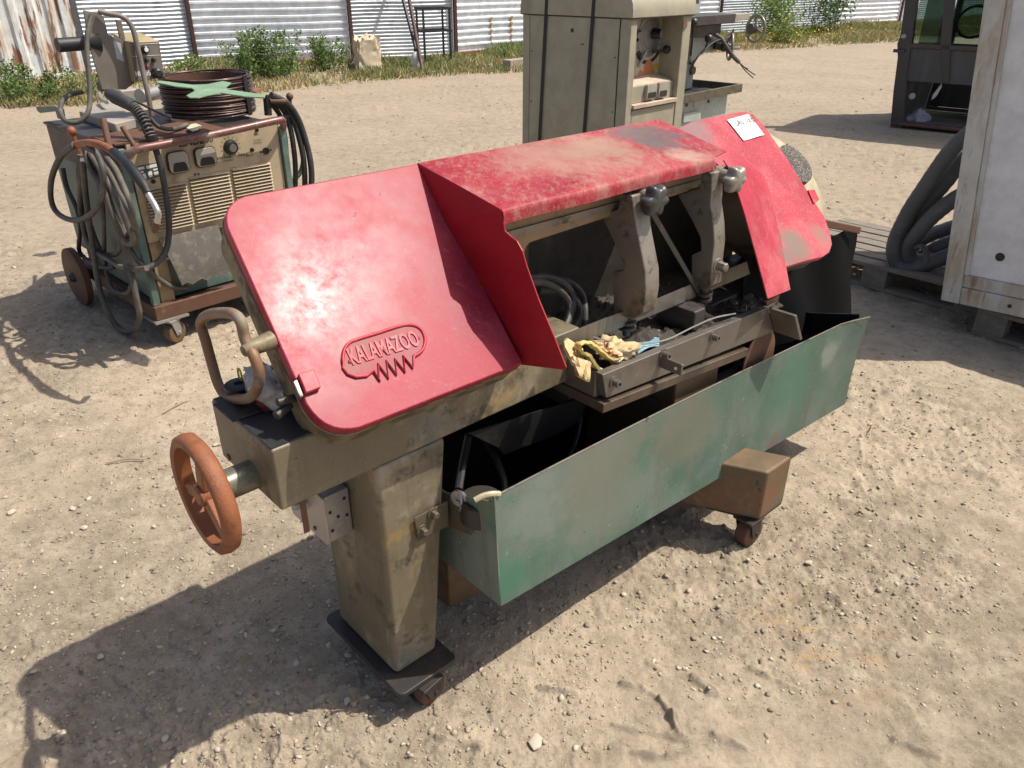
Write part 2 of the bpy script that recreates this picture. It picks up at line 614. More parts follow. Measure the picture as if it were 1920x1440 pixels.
# --- column, base plate, casters
b = MB(S)
b.hexa([(-0.004, 0.0, 0.104), (0.120, 0.0, 0.104), (0.120, 0.262, 0.104), (-0.004, 0.262, 0.104),
        (-0.004, 0.001, 0.704), (0.181, 0.001, 0.704), (0.181, 0.252, 0.704), (-0.004, 0.252, 0.704)])
b.done('column', M['khaki'], saw, bevel=0.014, seg=4)
b = MB(S)
b.prism([np.array([p[0], p[1], 0.090]) for p in round_poly([(-0.032, -0.056), (0.142, -0.056), (0.142, 0.29), (-0.032, 0.29)], 0.016)], (0, 0, 0.014))
b.done('base_plate', M['dark_metal'], saw, bevel=0.003)


def caster(fr, parent, l, w, az, rwheel=0.040, top=0.09, mw='rust_dark', mf='dark_metal', width=0.034):
    ca, sa = math.cos(az), math.sin(az)

    def X(a, bq, z):                         # a along travel, bq along axle
        return (l + a * ca - bq * sa, w + a * sa + bq * ca, z)
    f = MB(fr)
    f.hexa([X(-.034, -.034, top - .010), X(.034, -.034, top - .010), X(.034, .034, top - .010), X(-.034, .034, top - .010),
            X(-.034, -.034, top - .001), X(.034, -.034, top - .001), X(.034, .034, top - .001), X(-.034, .034, top - .001)])
    for sgn in (-1, 1):
        y = sgn * (width / 2 + 0.004)
        prof = [X(-.026, y, top - .008), X(.026, y, top - .008), X(.016 - .012, y, rwheel - .012), X(-.022, y, rwheel - .014), X(-.034, y, rwheel + .006)]
        f.prism(prof, np.array(X(0, sgn * .004, 0)) - np.array(X(0, 0, 0)))
    f.lathe(X(-.014, -width / 2 - .012, rwheel), np.array(X(0, 1, 0)) - np.array(X(0, 0, 0)), [(0, .008), (width + .024, .008)], 8)
    fo = f.done('caster', M[mf], parent, bevel=0.0015)
    g = MB(fr)
    r = rwheel
    g.lathe(X(-.014, -width / 2, rwheel), np.array(X(0, 1, 0)) - np.array(X(0, 0, 0)),
            [(0, r * .55), (0, r * .86), (.004, r * .98), (width * .5, r), (width - .004, r * .98), (width, r * .86), (width, r * .55)], 26)
    g.done('wheel', M[mw], fo)
    return fo


pc = S.Z(796, 1306, 0.04)
caster(S, saw, pc[0] + 0.012, pc[1] + 0.012, rad(188))
caster(S, saw, 0.06, 0.245, rad(150))

# --- beam with its nose over the column
b = MB(S)
b.box(-0.214, 0.60, 0.0, 0.258, 0.706, 0.842)
b.done('beam', M['khaki'], saw, bevel=0.006, seg=3)
b = MB(S)
b.box(-0.211, 0.20, 0.004, 0.253, 0.8422, 0.8445)
b.done('beam_cover', worn("oily_black_top", (0.030, 0.030, 0.032), [((0.10, 0.085, 0.06), 26, 0.56, 0.7, 0.6), ((0.10, 0.085, 0.06), (3, 3, 3), 0.62, 0.75, 0.5)], 0.5, 0.12), saw)
b = MB(S)
b.box(0.60, 1.72, 0.03, 0.258, 0.60, 0.72)
b.done('bed_beam', M['iron_dark'], saw, bevel=0.006)
# drilled hole in the nose end
b = MB(S)
p = S.Lp(429, 857, -0.214)
b.lathe((-0.2155, p[1], p[2]), (-1, 0, 0), [(0, .008), (.001, .008)], 12)
b.done('bolt_hole', M['tray_in'], saw)

# --- crank hand wheel on its shaft
HC = np.array([-0.310, 0.106, 0.738])
b = MB(S)
b.lathe((-0.213, HC[1], HC[2]), (-1, 0, 0), [(0, .030), (.075, .030), (.078, .027)], 28)
b.done('crank_shaft', worn("galvanised_sleeve", (0.20, 0.195, 0.15), [((0.10, 0.09, 0.06), 12, 0.45, 0.62, 0.8), ((0.42, 0.36, 0.18), 30, 0.6, 0.7, 0.7)], 0.35, 0.1, 0.5), saw)
b = MB(S)
R = 0.106
ring = []
for i in range(56):
    a = 2 * math.pi * i / 56
    ring.append((math.cos(a), math.sin(a)))
prof = [(0.0155, -0.007), (0.0185, 0.003), (0.013, 0.0125), (0.0, 0.0155), (-0.013, 0.0125), (-0.0185, 0.003), (-0.0155, -0.007), (0.0, -0.009)]
V, Fs = [], []
for c_, s_ in ring:
    for dx, dr in prof:
        V.append((HC[0] + dx, HC[1] + (R + dr) * c_, HC[2] + (R + dr) * s_))
k_ = len(prof)
for i in range(56):
    for j in range(k_):
        Fs.append((i * k_ + j, i * k_ + (j + 1) % k_, ((i + 1) % 56) * k_ + (j + 1) % k_, ((i + 1) % 56) * k_ + j))
b.add(V, Fs)
hw = b.done('hand_wheel', M['rust'], saw, smooth=60)
b = MB(S)
b.lathe(HC + np.array([0.022, 0, 0]), (-1, 0, 0), [(0, .022), (.004, .024), (.034, .021), (.038, .016)], 22)
b.done('hub', M['rust'], hw)
for ang in (100, 222, 340):
    ca, sa = math.cos(rad(ang)), math.sin(rad(ang))
    b = MB(S)
    t_ = np.array([0, -sa, ca])
    r_ = np.array([0, ca, sa])
    x_ = np.array([1.0, 0, 0])
    c0, c1 = HC + r_ * 0.016, HC + r_ * 0.100
    b.hexa([c0 - t_ * .016 - x_ * .008, c0 + t_ * .016 - x_ * .008, c0 + t_ * .016 + x_ * .008, c0 - t_ * .016 + x_ * .008,
            c1 - t_ * .012 - x_ * .007, c1 + t_ * .012 - x_ * .007, c1 + t_ * .012 + x_ * .007, c1 - t_ * .012 + x_ * .007])
    b.done('spoke', M['rust'], hw, bevel=0.004)

# --- left wheel housing and its red cover
out_l = round_poly([(-0.147, -0.006), (0.334, -0.012), (0.367, 0.511), (-0.114, 0.509)], [0.075, 0.004, 0.004, 0.060], 7)
b = MB(S)
b.prism([cpl(p[0], p[1], 0.0) for p in out_l], cpl(0, 0, -0.026) - cpl(0, 0, 0))
cover_l = b.done('wheel_cover', M['red'], saw, bevel=0.007, seg=3)
out_h = round_poly([(-0.147 + .004, -.003), (0.334, -0.010), (0.367, 0.507), (-0.114 + .004, 0.505)], [0.075, 0.004, 0.004, 0.060], 7)
b = MB(S)
b.prism([cpl(p[0], p[1], -0.0262) for p in out_h], cpl(0, 0, -0.064) - cpl(0, 0, 0))
b.done('wheel_housing', M['housing'], saw, bevel=0.003)
b = MB(S)
ed = [cpl(p[0] * 1.0, p[1], -0.0255) for p in out_l]
b.tube(ed, 0.0022, 5, closed=True)
b.done('cover_edge', M['housing'], cover_l)

# emblem cast on the cover: rim with a lightning edge, raised letters, two rivets
px3 = lambda x, y: cp_lm(640 + x / 3.0, 480 + y / 3.0)
rim = [(5, 590), (14, 530), (45, 490), (100, 468), (200, 438), (300, 405), (365, 390), (420, 398), (455, 430), (468, 480), (455, 530), (420, 560),
       (405, 565)]
zig = [(400, 632), (345, 568), (355, 655), (298, 585), (308, 672), (250, 595), (262, 690), (203, 612), (212, 704), (178, 650)]
rim2 = [(140, 676), (80, 682), (35, 665), (10, 630)]
lm = smooth_path([px3(*p) for p in rim], 4) + [px3(*p) for p in zig] + [px3(*p) for p in rim2]
b = MB(S)
b.prism([cpl(p[0], p[1], 0.0005) for p in lm], cpl(0, 0, 0.0015) - cpl(0, 0, 0))
em = b.done('emblem', worn("dusty_red_emblem", (0.27, 0.035, 0.05), [((0.26, 0.17, 0.14), 26, 0.45, 0.65, 0.55)], 0.6, 0.05), cover_l)
b = MB(S)
b.tube([cpl(p[0], p[1], 0.003) for p in lm], 0.0034, 6, closed=True)
b.done('emblem_rim', M['red_flat'], em, smooth=70)
lc, le = px3(60, 575), px3(428, 468)
mid = px3(240, 522)
dl = (le - lc)
wl = np.linalg.norm(dl)
dl = dl / wl
dm = np.array([-dl[1], dl[0]])


def emb(x, y, h):
    q = mid + dl * x * 0.62 + dm * y * 1.18
    return cpl(q[0], q[1], 0.0025 + h)


V, Fs = text_mesh(emb, "KALAMAZOO", 0.0405, 0.0022, 0.0, 0.0006)
xs = [v[0] for v in V]
print("emblem text width", max(xs) - min(xs), "room", wl)
b = MB(S)
b.add(V, Fs)
b.done('lettering', M['red_flat'], em, smooth=0, kind='stuff')
for q in ((46, 598), (430, 466)):
    c_ = px3(*q)
    b = MB(S)
    b.lathe(cpl(c_[0], c_[1], 0.002), CPN, [(0, .0042), (.002, .0036), (.003, .0015)], 10)
    b.done('rivet', M['red'], em)

# latch: folded tab on the cover, spring strip and pin at the rim
q = [cp_lm(*p) for p in ((556, 706), (585, 697), (599, 731), (571, 741))]
b = MB(S)
b.prism([cpl(p[0], p[1], 0.001) for p in q], cpl(0, 0, 0.012) - cpl(0, 0, 0))
b.done('latch_tab', M['red_flat'], cover_l, bevel=0.002)
q = [cp_lm(*p) for p in ((549, 717), (556, 713), (568, 744), (562, 748))]
b = MB(S)
b.prism([cpl(p[0], p[1], -0.004) for p in q], cpl(0, 0, 0.009) - cpl(0, 0, 0))
b.done('latch_strip', M['iron'], cover_l, bevel=0.001)
b = MB(S)
c_ = cp_lm(545, 733)
b.lathe(cpl(c_[0] - .012, c_[1], -0.04), (-1, 0, .1), [(-.03, .008), (.004, .008), (.006, .005)], 14)
b.done('hinge_pin', M['dark_metal'], saw)
b = MB(S)
c_ = cp_lm(541, 752)
b.lathe(cpl(c_[0] - .006, c_[1], -0.055), (-1, -.3, -.2), [(-.03, .009), (.006, .009), (.008, .006)], 14)
b.done('hinge_pin', M['dark_metal'], saw)

# --- the hood over the blade beam
ridge_l = S.plane(785, 305, CP0, CPN)
lip_l = np.array([0.346, 0.001, 1.178])
tn = np.cross(np.array([1.0, 0, 0.0]), lip_l - np.array([0.346, ridge_l[1], ridge_l[2]]))
tn /= np.linalg.norm(tn)
top_at = lambda u, v: S.plane(u, v, ridge_l, tn)
r_r, k_r, l_r = top_at(1262, 232), top_at(1385, 292), top_at(1353, 299)
w0, w1 = ridge_l[1], 0.030
rows = []
ts = [0, .15, .3, .45, .6, .75, .87, .95]
for t in ts:
    a = ridge_l + (lip_l - ridge_l) * t
    e = r_r + (k_r - r_r) * min(1, t / 0.95)
    e[1] = a[1]
    e[2] = a[2]
    rows.append([a + (e - a) * k / 14 for k in range(15)])
xl, xr = lip_l[0], k_r[0]
for dw, dz in ((0.0, 0.0), (-0.006, -0.005), (-0.0075, -0.013), (-0.008, -0.030)):
    rows.append([np.array([xl + (l_r[0] - xl) * k / 14, lip_l[1] + dw + 0.0015 * math.sin(k * 1.3) * (dz < -.01), lip_l[2] + dz + 0.0015 * math.sin(k * .9)]) for k in range(15)])
b = MB(S)
b.grid(rows)
M['red_hood'] = worn('red_hood_paint', (0.28, 0.014, 0.026), [((0.36, 0.13, 0.12), 9, 0.42, 0.66, 0.5), (DUST, (60, 26, 26), 0.46, 0.72, 0.4), ((0.45, 0.24, 0.20), 150, 0.54, 0.72, 0.5, 3), (GRIME, 40, 0.67, 0.72, 0.7, 3)], 0.55, 0.08, 0, (220, 0.2, 0.0008), ((0.5, 0.30, 0.25), 0.2), 0.3,
    [(S.w(top_at(1060, 285)), .26, (0.33, 0.205, 0.15), .55), (S.w(top_at(1000, 300)), .16, (0.35, 0.20, 0.15), .35), (S.w(top_at(1130, 280)), .15, (0.30, 0.22, 0.15), .5), (S.w(top_at(1225, 258)), .14, (0.095, 0.085, 0.08), .85), (S.w(top_at(1180, 250)), .09, (0.13, 0.11, 0.10), .7), (S.w(top_at(1290, 292)), .07, (0.42, 0.33, 0.24), .6)])
b.done('blade_hood', M['red_hood'], saw, smooth=50, solid=0.003, off=-1)

# left gusset: the upright end of the hood standing on the cover
g_px = [(785, 305), (862, 350), (940, 391), (944, 412), (947, 432), (958, 443), (970, 452), (980, 470), (988, 498), (1010, 560), (1040, 632), (1062, 688), (1058, 693),
        (990, 668), (940, 590), (890, 500), (840, 400)]
gp = [S.Lp(u, v, 0.346) for u, v in g_px]
gp[0], gp[1], gp[2] = ridge_l + (-.003, 0, .0), (ridge_l + lip_l) / 2, lip_l.copy()
for k in (-4, -3, -2, -1):
    gp[k] = gp[k] + np.array([0, .03, -.03])
b = MB(S)
b.poly(gp)
b.done('hood_end', M['red_end'], saw, solid=0.003, smooth=0)
# strip between hood and cover: black gap shadow seal is left open

M['red_right'] = worn('red_right_cover', (0.37, 0.030, 0.052), [((0.47, 0.16, 0.16), 5, 0.42, 0.70, 0.5), (DUST, 22, 0.5, 0.85, 0.3), ((0.48, 0.25, 0.23), 150, 0.54, 0.72, 0.5, 3), (GRIME, 40, 0.68, 0.73, 0.7, 3)], 0.5, 0.08, 0, (200, 0.15, 0.0008), ((0.6, 0.40, 0.36), 0.3), 0.25,
    [(S.w(cpx(1490, 455)), .085, (0.17, 0.145, 0.11), .85), (S.w(cpx(1478, 480)), .06, (0.16, 0.14, 0.11), .8), (S.w(cpx(1540, 440)), .055, (0.22, 0.15, 0.11), .6), (S.w(cpx(1290, 240)), .12, (0.16, 0.14, 0.14), .7)])
# right end of the hood: slanted sheet down to a free tip
A_, B_ = np.array([l_r[0], lip_l[1], lip_l[2] - 0.002]), np.array([1.20, -0.17, 0.79])
D_ = S.plane(1475, 500, CP0, CPN)
sn = np.cross(B_ - A_, D_ - A_)
st = lambda u, v: S.plane(u, v, A_, sn)
k_r2 = k_r
b = MB(S)
lf = [st(1357, 300), st(1368, 316), st(1380, 348), st(1397, 402), st(1418, 478), st(1440, 560)]
rt = [cpx(1397, 297, .0015)] + [cpx(u, v, .0015) for u, v in ((1437, 330), (1448, 380), (1462, 440), (1474, 499))] + [st(1482, 543)]
b.grid([[a + (e - a) * i / 6 for i in range(7)] for a, e in zip(lf, rt)])
b.done('hood_end', M['red_right'], saw, solid=0.003, off=-1, smooth=50)

# --- right cover
oc = [(1300, 226), (1345, 217), (1396, 208), (1413, 213), (1424, 225), (1436, 239), (1460, 273), (1483, 307), (1513, 355), (1547, 407), (1557, 436), (1561, 458),
      (1556, 473), (1543, 482), (1510, 490), (1474, 501), (1462, 440), (1448, 380), (1437, 330), (1405, 313), (1350, 311), (1300, 277), (1256, 246)]
pc_ = [cpx(u, v) for u, v in oc]
b = MB(S)
i0 = len(pc_)
b.prism(pc_, cpl(0, 0, -0.022) - cpl(0, 0, 0))
cover_r = b.done('wheel_cover', M['red_right'], saw, bevel=0.004)
b = MB(S)
hp = [cp_lm(u, v) for u, v in oc[:-4]]
ctr = np.mean(hp, axis=0)
b.prism([cpl(*(ctr + (p - ctr) * 0.97), -0.024) for p in hp], cpl(0, 0, -0.05) - cpl(0, 0, 0))
b.done('wheel_housing', M['iron_dark'], saw)
b = MB(S)
q = [cp_lm(*p) for p in ((1513, 358), (1525, 357), (1534, 376), (1524, 383))]
b.prism([cpl(p[0], p[1], -0.012) for p in q], cpl(0, 0, 0.018) - cpl(0, 0, 0))
b.done('latch_tab', M['red_flat'], cover_r, bevel=0.002)
# paper tag
tq = [(1362, 226), (1402, 215), (1432, 254), (1393, 265)]
tl, tr_, br, bl = [cp_lm(*p) for p in tq]
tg = lambda x, y, h: cpl(*((tl * (1 - x) + tr_ * x) * (1 - y) + (bl * (1 - x) + br * x) * y), 0.0035 + h)
b = MB(S)
b.grid([[tg(i / 6, j / 6, 0.001 * math.sin(i * 1.1) * math.sin(j * .8)) for i in range(7)] for j in range(7)])
tagp = b.done('paper_tag', M['paper'], cover_r, solid=0.0006, smooth=60)
b = MB(S)
tw, th_ = np.linalg.norm(tr_ - tl), np.linalg.norm(bl - tl)
V, Fs = text_mesh(lambda x, y, h: tg(0.60 + x / tw * .92, 0.29 - y / th_, 0.0075), "A01-185", 0.036, 0, 0.12, 0.0)
b.add(V, Fs)
b.done('handwriting', M['ink'], tagp, smooth=0, kind='stuff')
for (x0, y0, x1, y1) in ((.04, .50, .96, .508), (.68, .24, .684, .74), (.3, .74, .96, .746), (.62, .74, .624, .96), (.3, .74, .304, .96)):
    b = MB(S)
    b.poly([tg(x0, y0, .0021), tg(x1, y0, .0021), tg(x1, y1 + .004, .0021), tg(x0, y1 + .004, .0021)])
    b.done('printed_line', M['ink_green'], tagp, smooth=0)

# --- motor drum behind the right cover, with a perforated band
ctr_d = cp_lm(1461, 332, -0.10)
b = MB(S)
rd = np.linalg.norm(cp_lm(1529, 340, -0.10) - cp_lm(1440, 335, -0.10))
b.lathe(cpl(ctr_d[0], ctr_d[1], -0.085), CPN, [(-.22, rd * .80), (-.19, rd * .95), (-.15, rd), (-.10, rd), (-.06, rd * .95), (-.03, rd * .86), (-.012, rd * .72), (0.0, rd * .50), (0.004, rd * .25)], 48)
b.done('motor_cover', M['cream'], saw, smooth=50)
b = MB(S)
b.lathe(cpl(ctr_d[0], ctr_d[1], -0.078), CPN, [(0, rd * .30), (.052, rd * .29)], 48)
b.done('vent_band', M['mesh'], saw)

# --- frame casting behind the hood, rail, arms, blade
b = MB(S)
b.box(0.40, 1.72, 0.285, 0.315, 0.58, 1.165)
b.done('back_plate', M['iron_dark'], saw, bevel=0.003)
b = MB(S)
zt, zb_ = 1.136, 1.068
inner = [(0.462, zb_ - .02), (0.466, zb_ - .008), (0.476, zb_ - .001), (0.49, zb_)]
pl = [(0.398, 0.80), (0.398, zt), (1.24, zt - 0.012), (1.24, zb_ + 0.02)] + inner[::-1] + [(0.458, 0.80)]
b.prism([np.array([p[0], 0.052, p[1]]) for p in pl], (0, 0.028, 0))
b.done('blade_rail', worn("beige_cast_web", (0.26, 0.18, 0.10), [((0.30, 0.08, 0.06), 4, 0.45, 0.6, 0.6), (GRIME, 10, 0.55, 0.7, 0.7)], 0.42, 0.1, 0.1), saw, bevel=0.003)
b = MB(S)
b.box(0.40, 1.22, 0.046, 0.0505, 1.104, 1.109)
b.box(0.40, 1.22, 0.0475, 0.0505, 1.092, 1.104)
b.done('rail_edge', M['iron'], saw)
b = MB(S)
b.box(0.50, 0.56, 0.14, 0.17, 0.80, 1.08)
b.done('frame_rib', M['iron_dark'], saw, bevel=0.004)


def arm(l0, px, th):
    b = MB(S)
    b.prism([S.Lp(u, v, l0) for u, v in px], (th, 0, 0))
    return b.done('blade_guide_arm', M['iron'], saw, bevel=0.004, seg=3)


arm1 = arm(0.748, [(1163, 362), (1185, 367), (1190, 400), (1196, 440), (1203, 475), (1210, 510), (1211, 545), (1205, 588), (1186, 600), (1150, 588), (1148, 510), (1167, 507),
                   (1167, 492), (1148, 448), (1125, 402), (1158, 392), (1160, 380)], 0.054)
arm2 = arm(1.062, [(1316, 318), (1334, 325), (1335, 350), (1333, 385), (1338, 420), (1340, 455), (1336, 490), (1332, 538), (1318, 546), (1296, 535), (1296, 478), (1314, 470), (1312, 445),
                   (1295, 410), (1270, 366), (1312, 352), (1314, 335)], 0.052)


def star_knob(l, u, v, parent, mat, r=0.040):
    p = S.Lp(u, v, l)
    ax = np.array([-0.10, -1.0, -0.05])
    ax /= np.linalg.norm(ax)
    uu = np.cross(ax, (0, 0, 1.0))
    uu /= np.linalg.norm(uu)
    vv = np.cross(ax, uu)
    b = MB(S)
    V, Fs = [], []
    n = 72
    prof = [(-.016, .62), (-.012, .88), (-.004, 1.0), (.008, 1.0), (.016, .90), (.019, .70), (.0195, .01)]
    for h, sc in prof:
        for k in range(n):
            a = 2 * math.pi * k / n
            lobe = 1 - 0.30 * (0.5 - 0.5 * math.cos(6 * a + .5)) ** 0.9 * (1 if sc > .3 else 0)
            V.append(p + ax * h + (uu * math.cos(a) + vv * math.sin(a)) * r * sc * lobe)
    for i in range(len(prof) - 1):
        for k in range(n):
            q = (k + 1) % n
            Fs.append((i * n + k, i * n + q, (i + 1) * n + q, (i + 1) * n + k))
    Fs.append(tuple((len(prof) - 1) * n + k for k in range(n)))
    Fs.append(tuple(range(n))[::-1])
    b.add(V, Fs)
    kn = b.done('star_knob', mat, parent, smooth=45)
    b = MB(S)
    b.lathe(p + ax * -.012, -ax, [(0, .017), (.05, .019)], 18)
    b.done('knob_boss', M['dark_metal'] if mat == M['black'] else M['iron'], kn)


star_knob(0.792, 1226, 375, arm1, worn("black_knob_paint", (0.055, 0.055, 0.056), [((0.12, 0.11, 0.10), 14, 0.5, 0.7, 0.5)], 0.36, 0.06, 0.0))
star_knob(1.108, 1376, 336, arm2, worn("bare_alloy_knob", (0.30, 0.28, 0.24), [((0.2, 0.17, 0.13), 20, 0.5, 0.7, 0.6)], 0.45, 0.08, 0.3), 0.037)


def hexbolt(fr, p, ax, r, h, parent, mat, name='bolt', n=6, washer=1.5):
    ax = np.asarray(ax, float)
    ax = ax / np.linalg.norm(ax)
    b = MB(fr)
    b.lathe(p, ax, [(0, r * washer), (h * .22, r * washer)], 18)
    b.lathe(np.asarray(p) + ax * h * .221, ax, [(0, r), (h * .78, r), (h * .85, r * .85)], n)
    return b.done(name, mat, parent, bevel=0.0008)


p = S.Lp(1206, 547, 0.79)
hexbolt(S, (0.776, p[1] + .004, p[2]), (-0.1, -1, 0), 0.0135, 0.03, arm1, M['iron'])
p = S.Lp(1346, 497, 1.09)
hexbolt(S, (1.088, p[1] + .002, p[2]), (-0.1, -1, 0), 0.0135, 0.03, arm2, M['iron'])
for (u, v, l, par) in ((1182, 603, .775, arm1), (1326, 550, 1.085, arm2)):
    p = S.Lp(u, v, l)
    b = MB(S)
    b.lathe((p[0], p[1] + .01, p[2] + .008), (0.05, 0.05, -1), [(-.01, .014), (.004, .014), (.006, .024), (.014, .024), (.016, .013), (.020, .013), (.022, .024), (.030, .024), (.033, .012), (.05, .010)], 20)
    b.done('guide_roller', M['iron_dark'], par, smooth=30)

# blade: one thin toothed strip
bz = [(1045, 632, 1064, 657), (1130, 598, 1146, 622), (1220, 565, 1232, 588), (1310, 527, 1319, 551), (1400, 490, 1406, 514)]
top, bot = [S.W(u, v, -0.012) for u, v, _, _ in bz], [S.W(u, v, -0.012) for _, _, u, v in bz]
nb_ = 150
V, Fs = [], []
for i in range(nb_ + 1):
    t = i / nb_ * (len(bz) - 1)
    k = min(int(t), len(bz) - 2)
    a = top[k] + (top[k + 1] - top[k]) * (t - k)
    e = bot[k] + (bot[k + 1] - bot[k]) * (t - k)
    V += [a, e + (0.0035 if i % 2 else 0) * (a - e) / np.linalg.norm(a - e)]
for i in range(nb_):
    Fs.append((2 * i, 2 * i + 2, 2 * i + 3, 2 * i + 1))
b = MB(S)
b.add(V, Fs)
b.done('saw_blade', M['blade'], saw, solid=0.0014, smooth=0)

# --- vise: front bar with three cap screws, side bar, bed, tab, cable
tlv, blv, trv, brv = S.W(1130, 703, -0.12), S.W(1137, 747, -0.12), S.W(1440, 577, -0.12), S.W(1452, 622, -0.12)
b = MB(S)
th3 = np.array([0, 0.024, 0])
b.hexa([blv, brv, brv + th3, blv + th3, tlv, trv, trv + th3, tlv + th3])
bar = b.done('vise_bar', M['steel'], saw, bevel=0.0025)
e0, e1 = trv, brv
b = MB(S)
q0, q1 = np.array([0.014, 0, 0]), np.array([0, -0.085, 0])
b.hexa([e1, e1 + q0, e1 + q0 + q1, e1 + q1, e0, e0 + q0, e0 + q0 + q1, e0 + q1])
b.done('end_flange', M['steel'], bar, bevel=0.002)
for (u, v) in ((1150, 716), (1243, 664), (1336, 631)):
    p = S.W(u, v, -0.12)
    b = MB(S)
    b.lathe(p, (0, -1, 0), [(0, .0155), (.004, .0155)], 22)
    b.lathe(p + np.array([0, -.0041, 0]), (0, -1, 0), [(0, .0095), (.016, .0095), (.0165, .0085), (.0165, .0052), (.009, .0050)], 20)
    b.done('cap_screw', M['steel'], bar)
    b = MB(S)
    b.lathe(p + np.array([0, -.0160, 0]), (0, -1, 0), [(0, .0048), (.0008, .0048)], 6)
    b.done('socket', M['tray_in'], bar)
p = S.W(1240, 678, -0.12)
b = MB(S)
b.box(p[0] - .004, p[0] + .004, -0.185, -0.12, p[2] - .016, p[2] + .016)
b.done('stop_tab', M['steel'], bar, bevel=0.003)
b = MB(S)
b.lathe((p[0] - .0041, -.168, p[2]), (-1, 0, 0), [(0, .0042), (.0012, .0042)], 12)
b.done('tab_hole', M['paper'], bar)
lip0 = S.W(1130, 750, -0.122)
b = MB(S)
zl0, zl1 = blv[2] - 0.006, brv[2] - 0.006
b.hexa([(0.552, -0.128, zl0 - .026), (1.19, -0.128, zl1 - .024), (1.19, 0.22, zl1 - .024), (0.552, 0.22, zl0 - .026),
        (0.552, -0.128, zl0), (1.19, -0.128, zl1 + .002), (1.19, 0.22, zl1 + .002), (0.552, 0.22, zl0)])
b.done('vise_bed', worn("brown_oily_bed", (0.105, 0.075, 0.05), [(GRIME, 9, 0.45, 0.65, 0.7), ((0.25, 0.2, 0.14), 22, 0.6, 0.7, 0.5)], 0.5, 0.12, 0.3), saw, bevel=0.003)
b = MB(S)
b.hexa([(0.556, -0.095, zl0 + .001), (0.586, -0.095, zl0 + .001), (0.586, 0.16, zl0 + .001), (0.556, 0.16, zl0 + .001),
        (0.556, -0.095, tlv[2] - .004), (0.586, -0.095, tlv[2] - .004), (0.586, 0.16, tlv[2] + .002), (0.556, 0.16, tlv[2] + .002)])
b.done('vise_side', M['steel'], saw, bevel=0.004)
# jaw and screw blocks inside the vise
b = MB(S)
b.box(0.98, 1.03, -0.07, 0.05, 0.735, 0.795)
b.done('vise_jaw', M['iron_dark'], saw, bevel=0.006)
p0_, p1_ = S.W(1282, 572, 0.03), S.W(1352, 608, -0.05)
b = MB(S)
b.tube([p0_, p1_], 0.012, 10)
b.done('vise_screw', M['iron'], saw)
b = MB(S)
b.lathe((1.02, 0.0, 0.755), (0.1, -1, 0), [(-.05, .045), (.05, .045), (.052, .02)], 24)
b.done('vise_nut', M['iron_dark'], saw)
# chips heaped in the bed
n1, n2 = 90, 60
gl = np.linspace(0.592, 1.42, n1)
gw = np.linspace(-0.094, 0.28, n2)
LL, WW = np.meshgrid(gl, gw, indexing='ij')
zz = 0.705 - 0.035 * (LL - 0.5) + 0.035 * fbm(LL * 9, WW * 9, 3, 5) + 0.026 * fbm(LL * 45, WW * 45, 3, 9) + 0.012 * vnoise(LL * 170, WW * 170, 3) + 0.03 * np.exp(-((LL - .86) ** 2 + (WW + .01) ** 2) / .003) + 0.03 * np.exp(-((LL - .66) ** 2 + (WW - .08) ** 2) / .004)
b = MB(S)
b.grid(np.stack([LL, WW, zz], -1))
b.done('chip_heap', M['chips'], saw, smooth=20, kind='stuff')
# thin cable lying on the bar
b = MB(S)
cp = [S.W(u, v, w) for u, v, w in ((1112, 632, -.02), (1150, 641, -.05), (1200, 645, -.07), (1250, 637, -.09), (1300, 613, -.10), (1340, 596, -.108), (1379, 588, -.112))]
b.tube(smooth_path(cp, 6), 0.0022, 6)
b.done('thin_cable', M['zinc'], saw)
# slanting flat rod from the knob down past the bar
b = MB(S)
p0_, p1_ = S.W(1222, 396, -0.02), S.W(1400, 702, -0.02)
dd = np.array([0.010, 0, 0])
d2 = np.array([0, 0.004, 0])
b.hexa([p1_ - dd * .6, p1_ + dd * .6, p1_ + dd * .6 + d2, p1_ - dd * .6 + d2, p0_ - dd, p0_ + dd, p0_ + dd + d2, p0_ - dd + d2])
b.done('stay_rod', M['dark_metal'], saw)
# coolant hoses looped in the dark under the hood
for k, pts in enumerate(([(985, 522, .10), (1030, 520, .11), (1065, 538, .10), (1075, 570, .09), (1062, 605, .06), (1040, 625, .04), (1030, 640, .03)],
                         [(990, 530, .08), (1020, 530, .09), (1050, 545, .08), (1068, 570, .07), (1066, 600, .05), (1048, 628, .03), (1030, 648, .02)],
                         [(1010, 545, .12), (1060, 552, .12), (1085, 570, .10), (1088, 595, .07), (1072, 620, .045), (1050, 638, .02), (1040, 655, .01)],
                         [(1030, 520, .15), (1070, 530, .15), (1092, 552, .13), (1097, 580, .10), (1097, 612, .08), (1100, 640, .05)])):
    b = MB(S)
    b.tube(smooth_path([S.W(u, v, w) for u, v, w in pts], 6), 0.0085, 8)
    b.done('coolant_hose', worn("grey_rubber_hose", (0.05, 0.047, 0.042), [((0.22, 0.17, 0.12), 16, 0.5, 0.68, 0.7)], 0.6, 0.08) if k == 0 else bpy.data.materials['grey_rubber_hose'], saw)

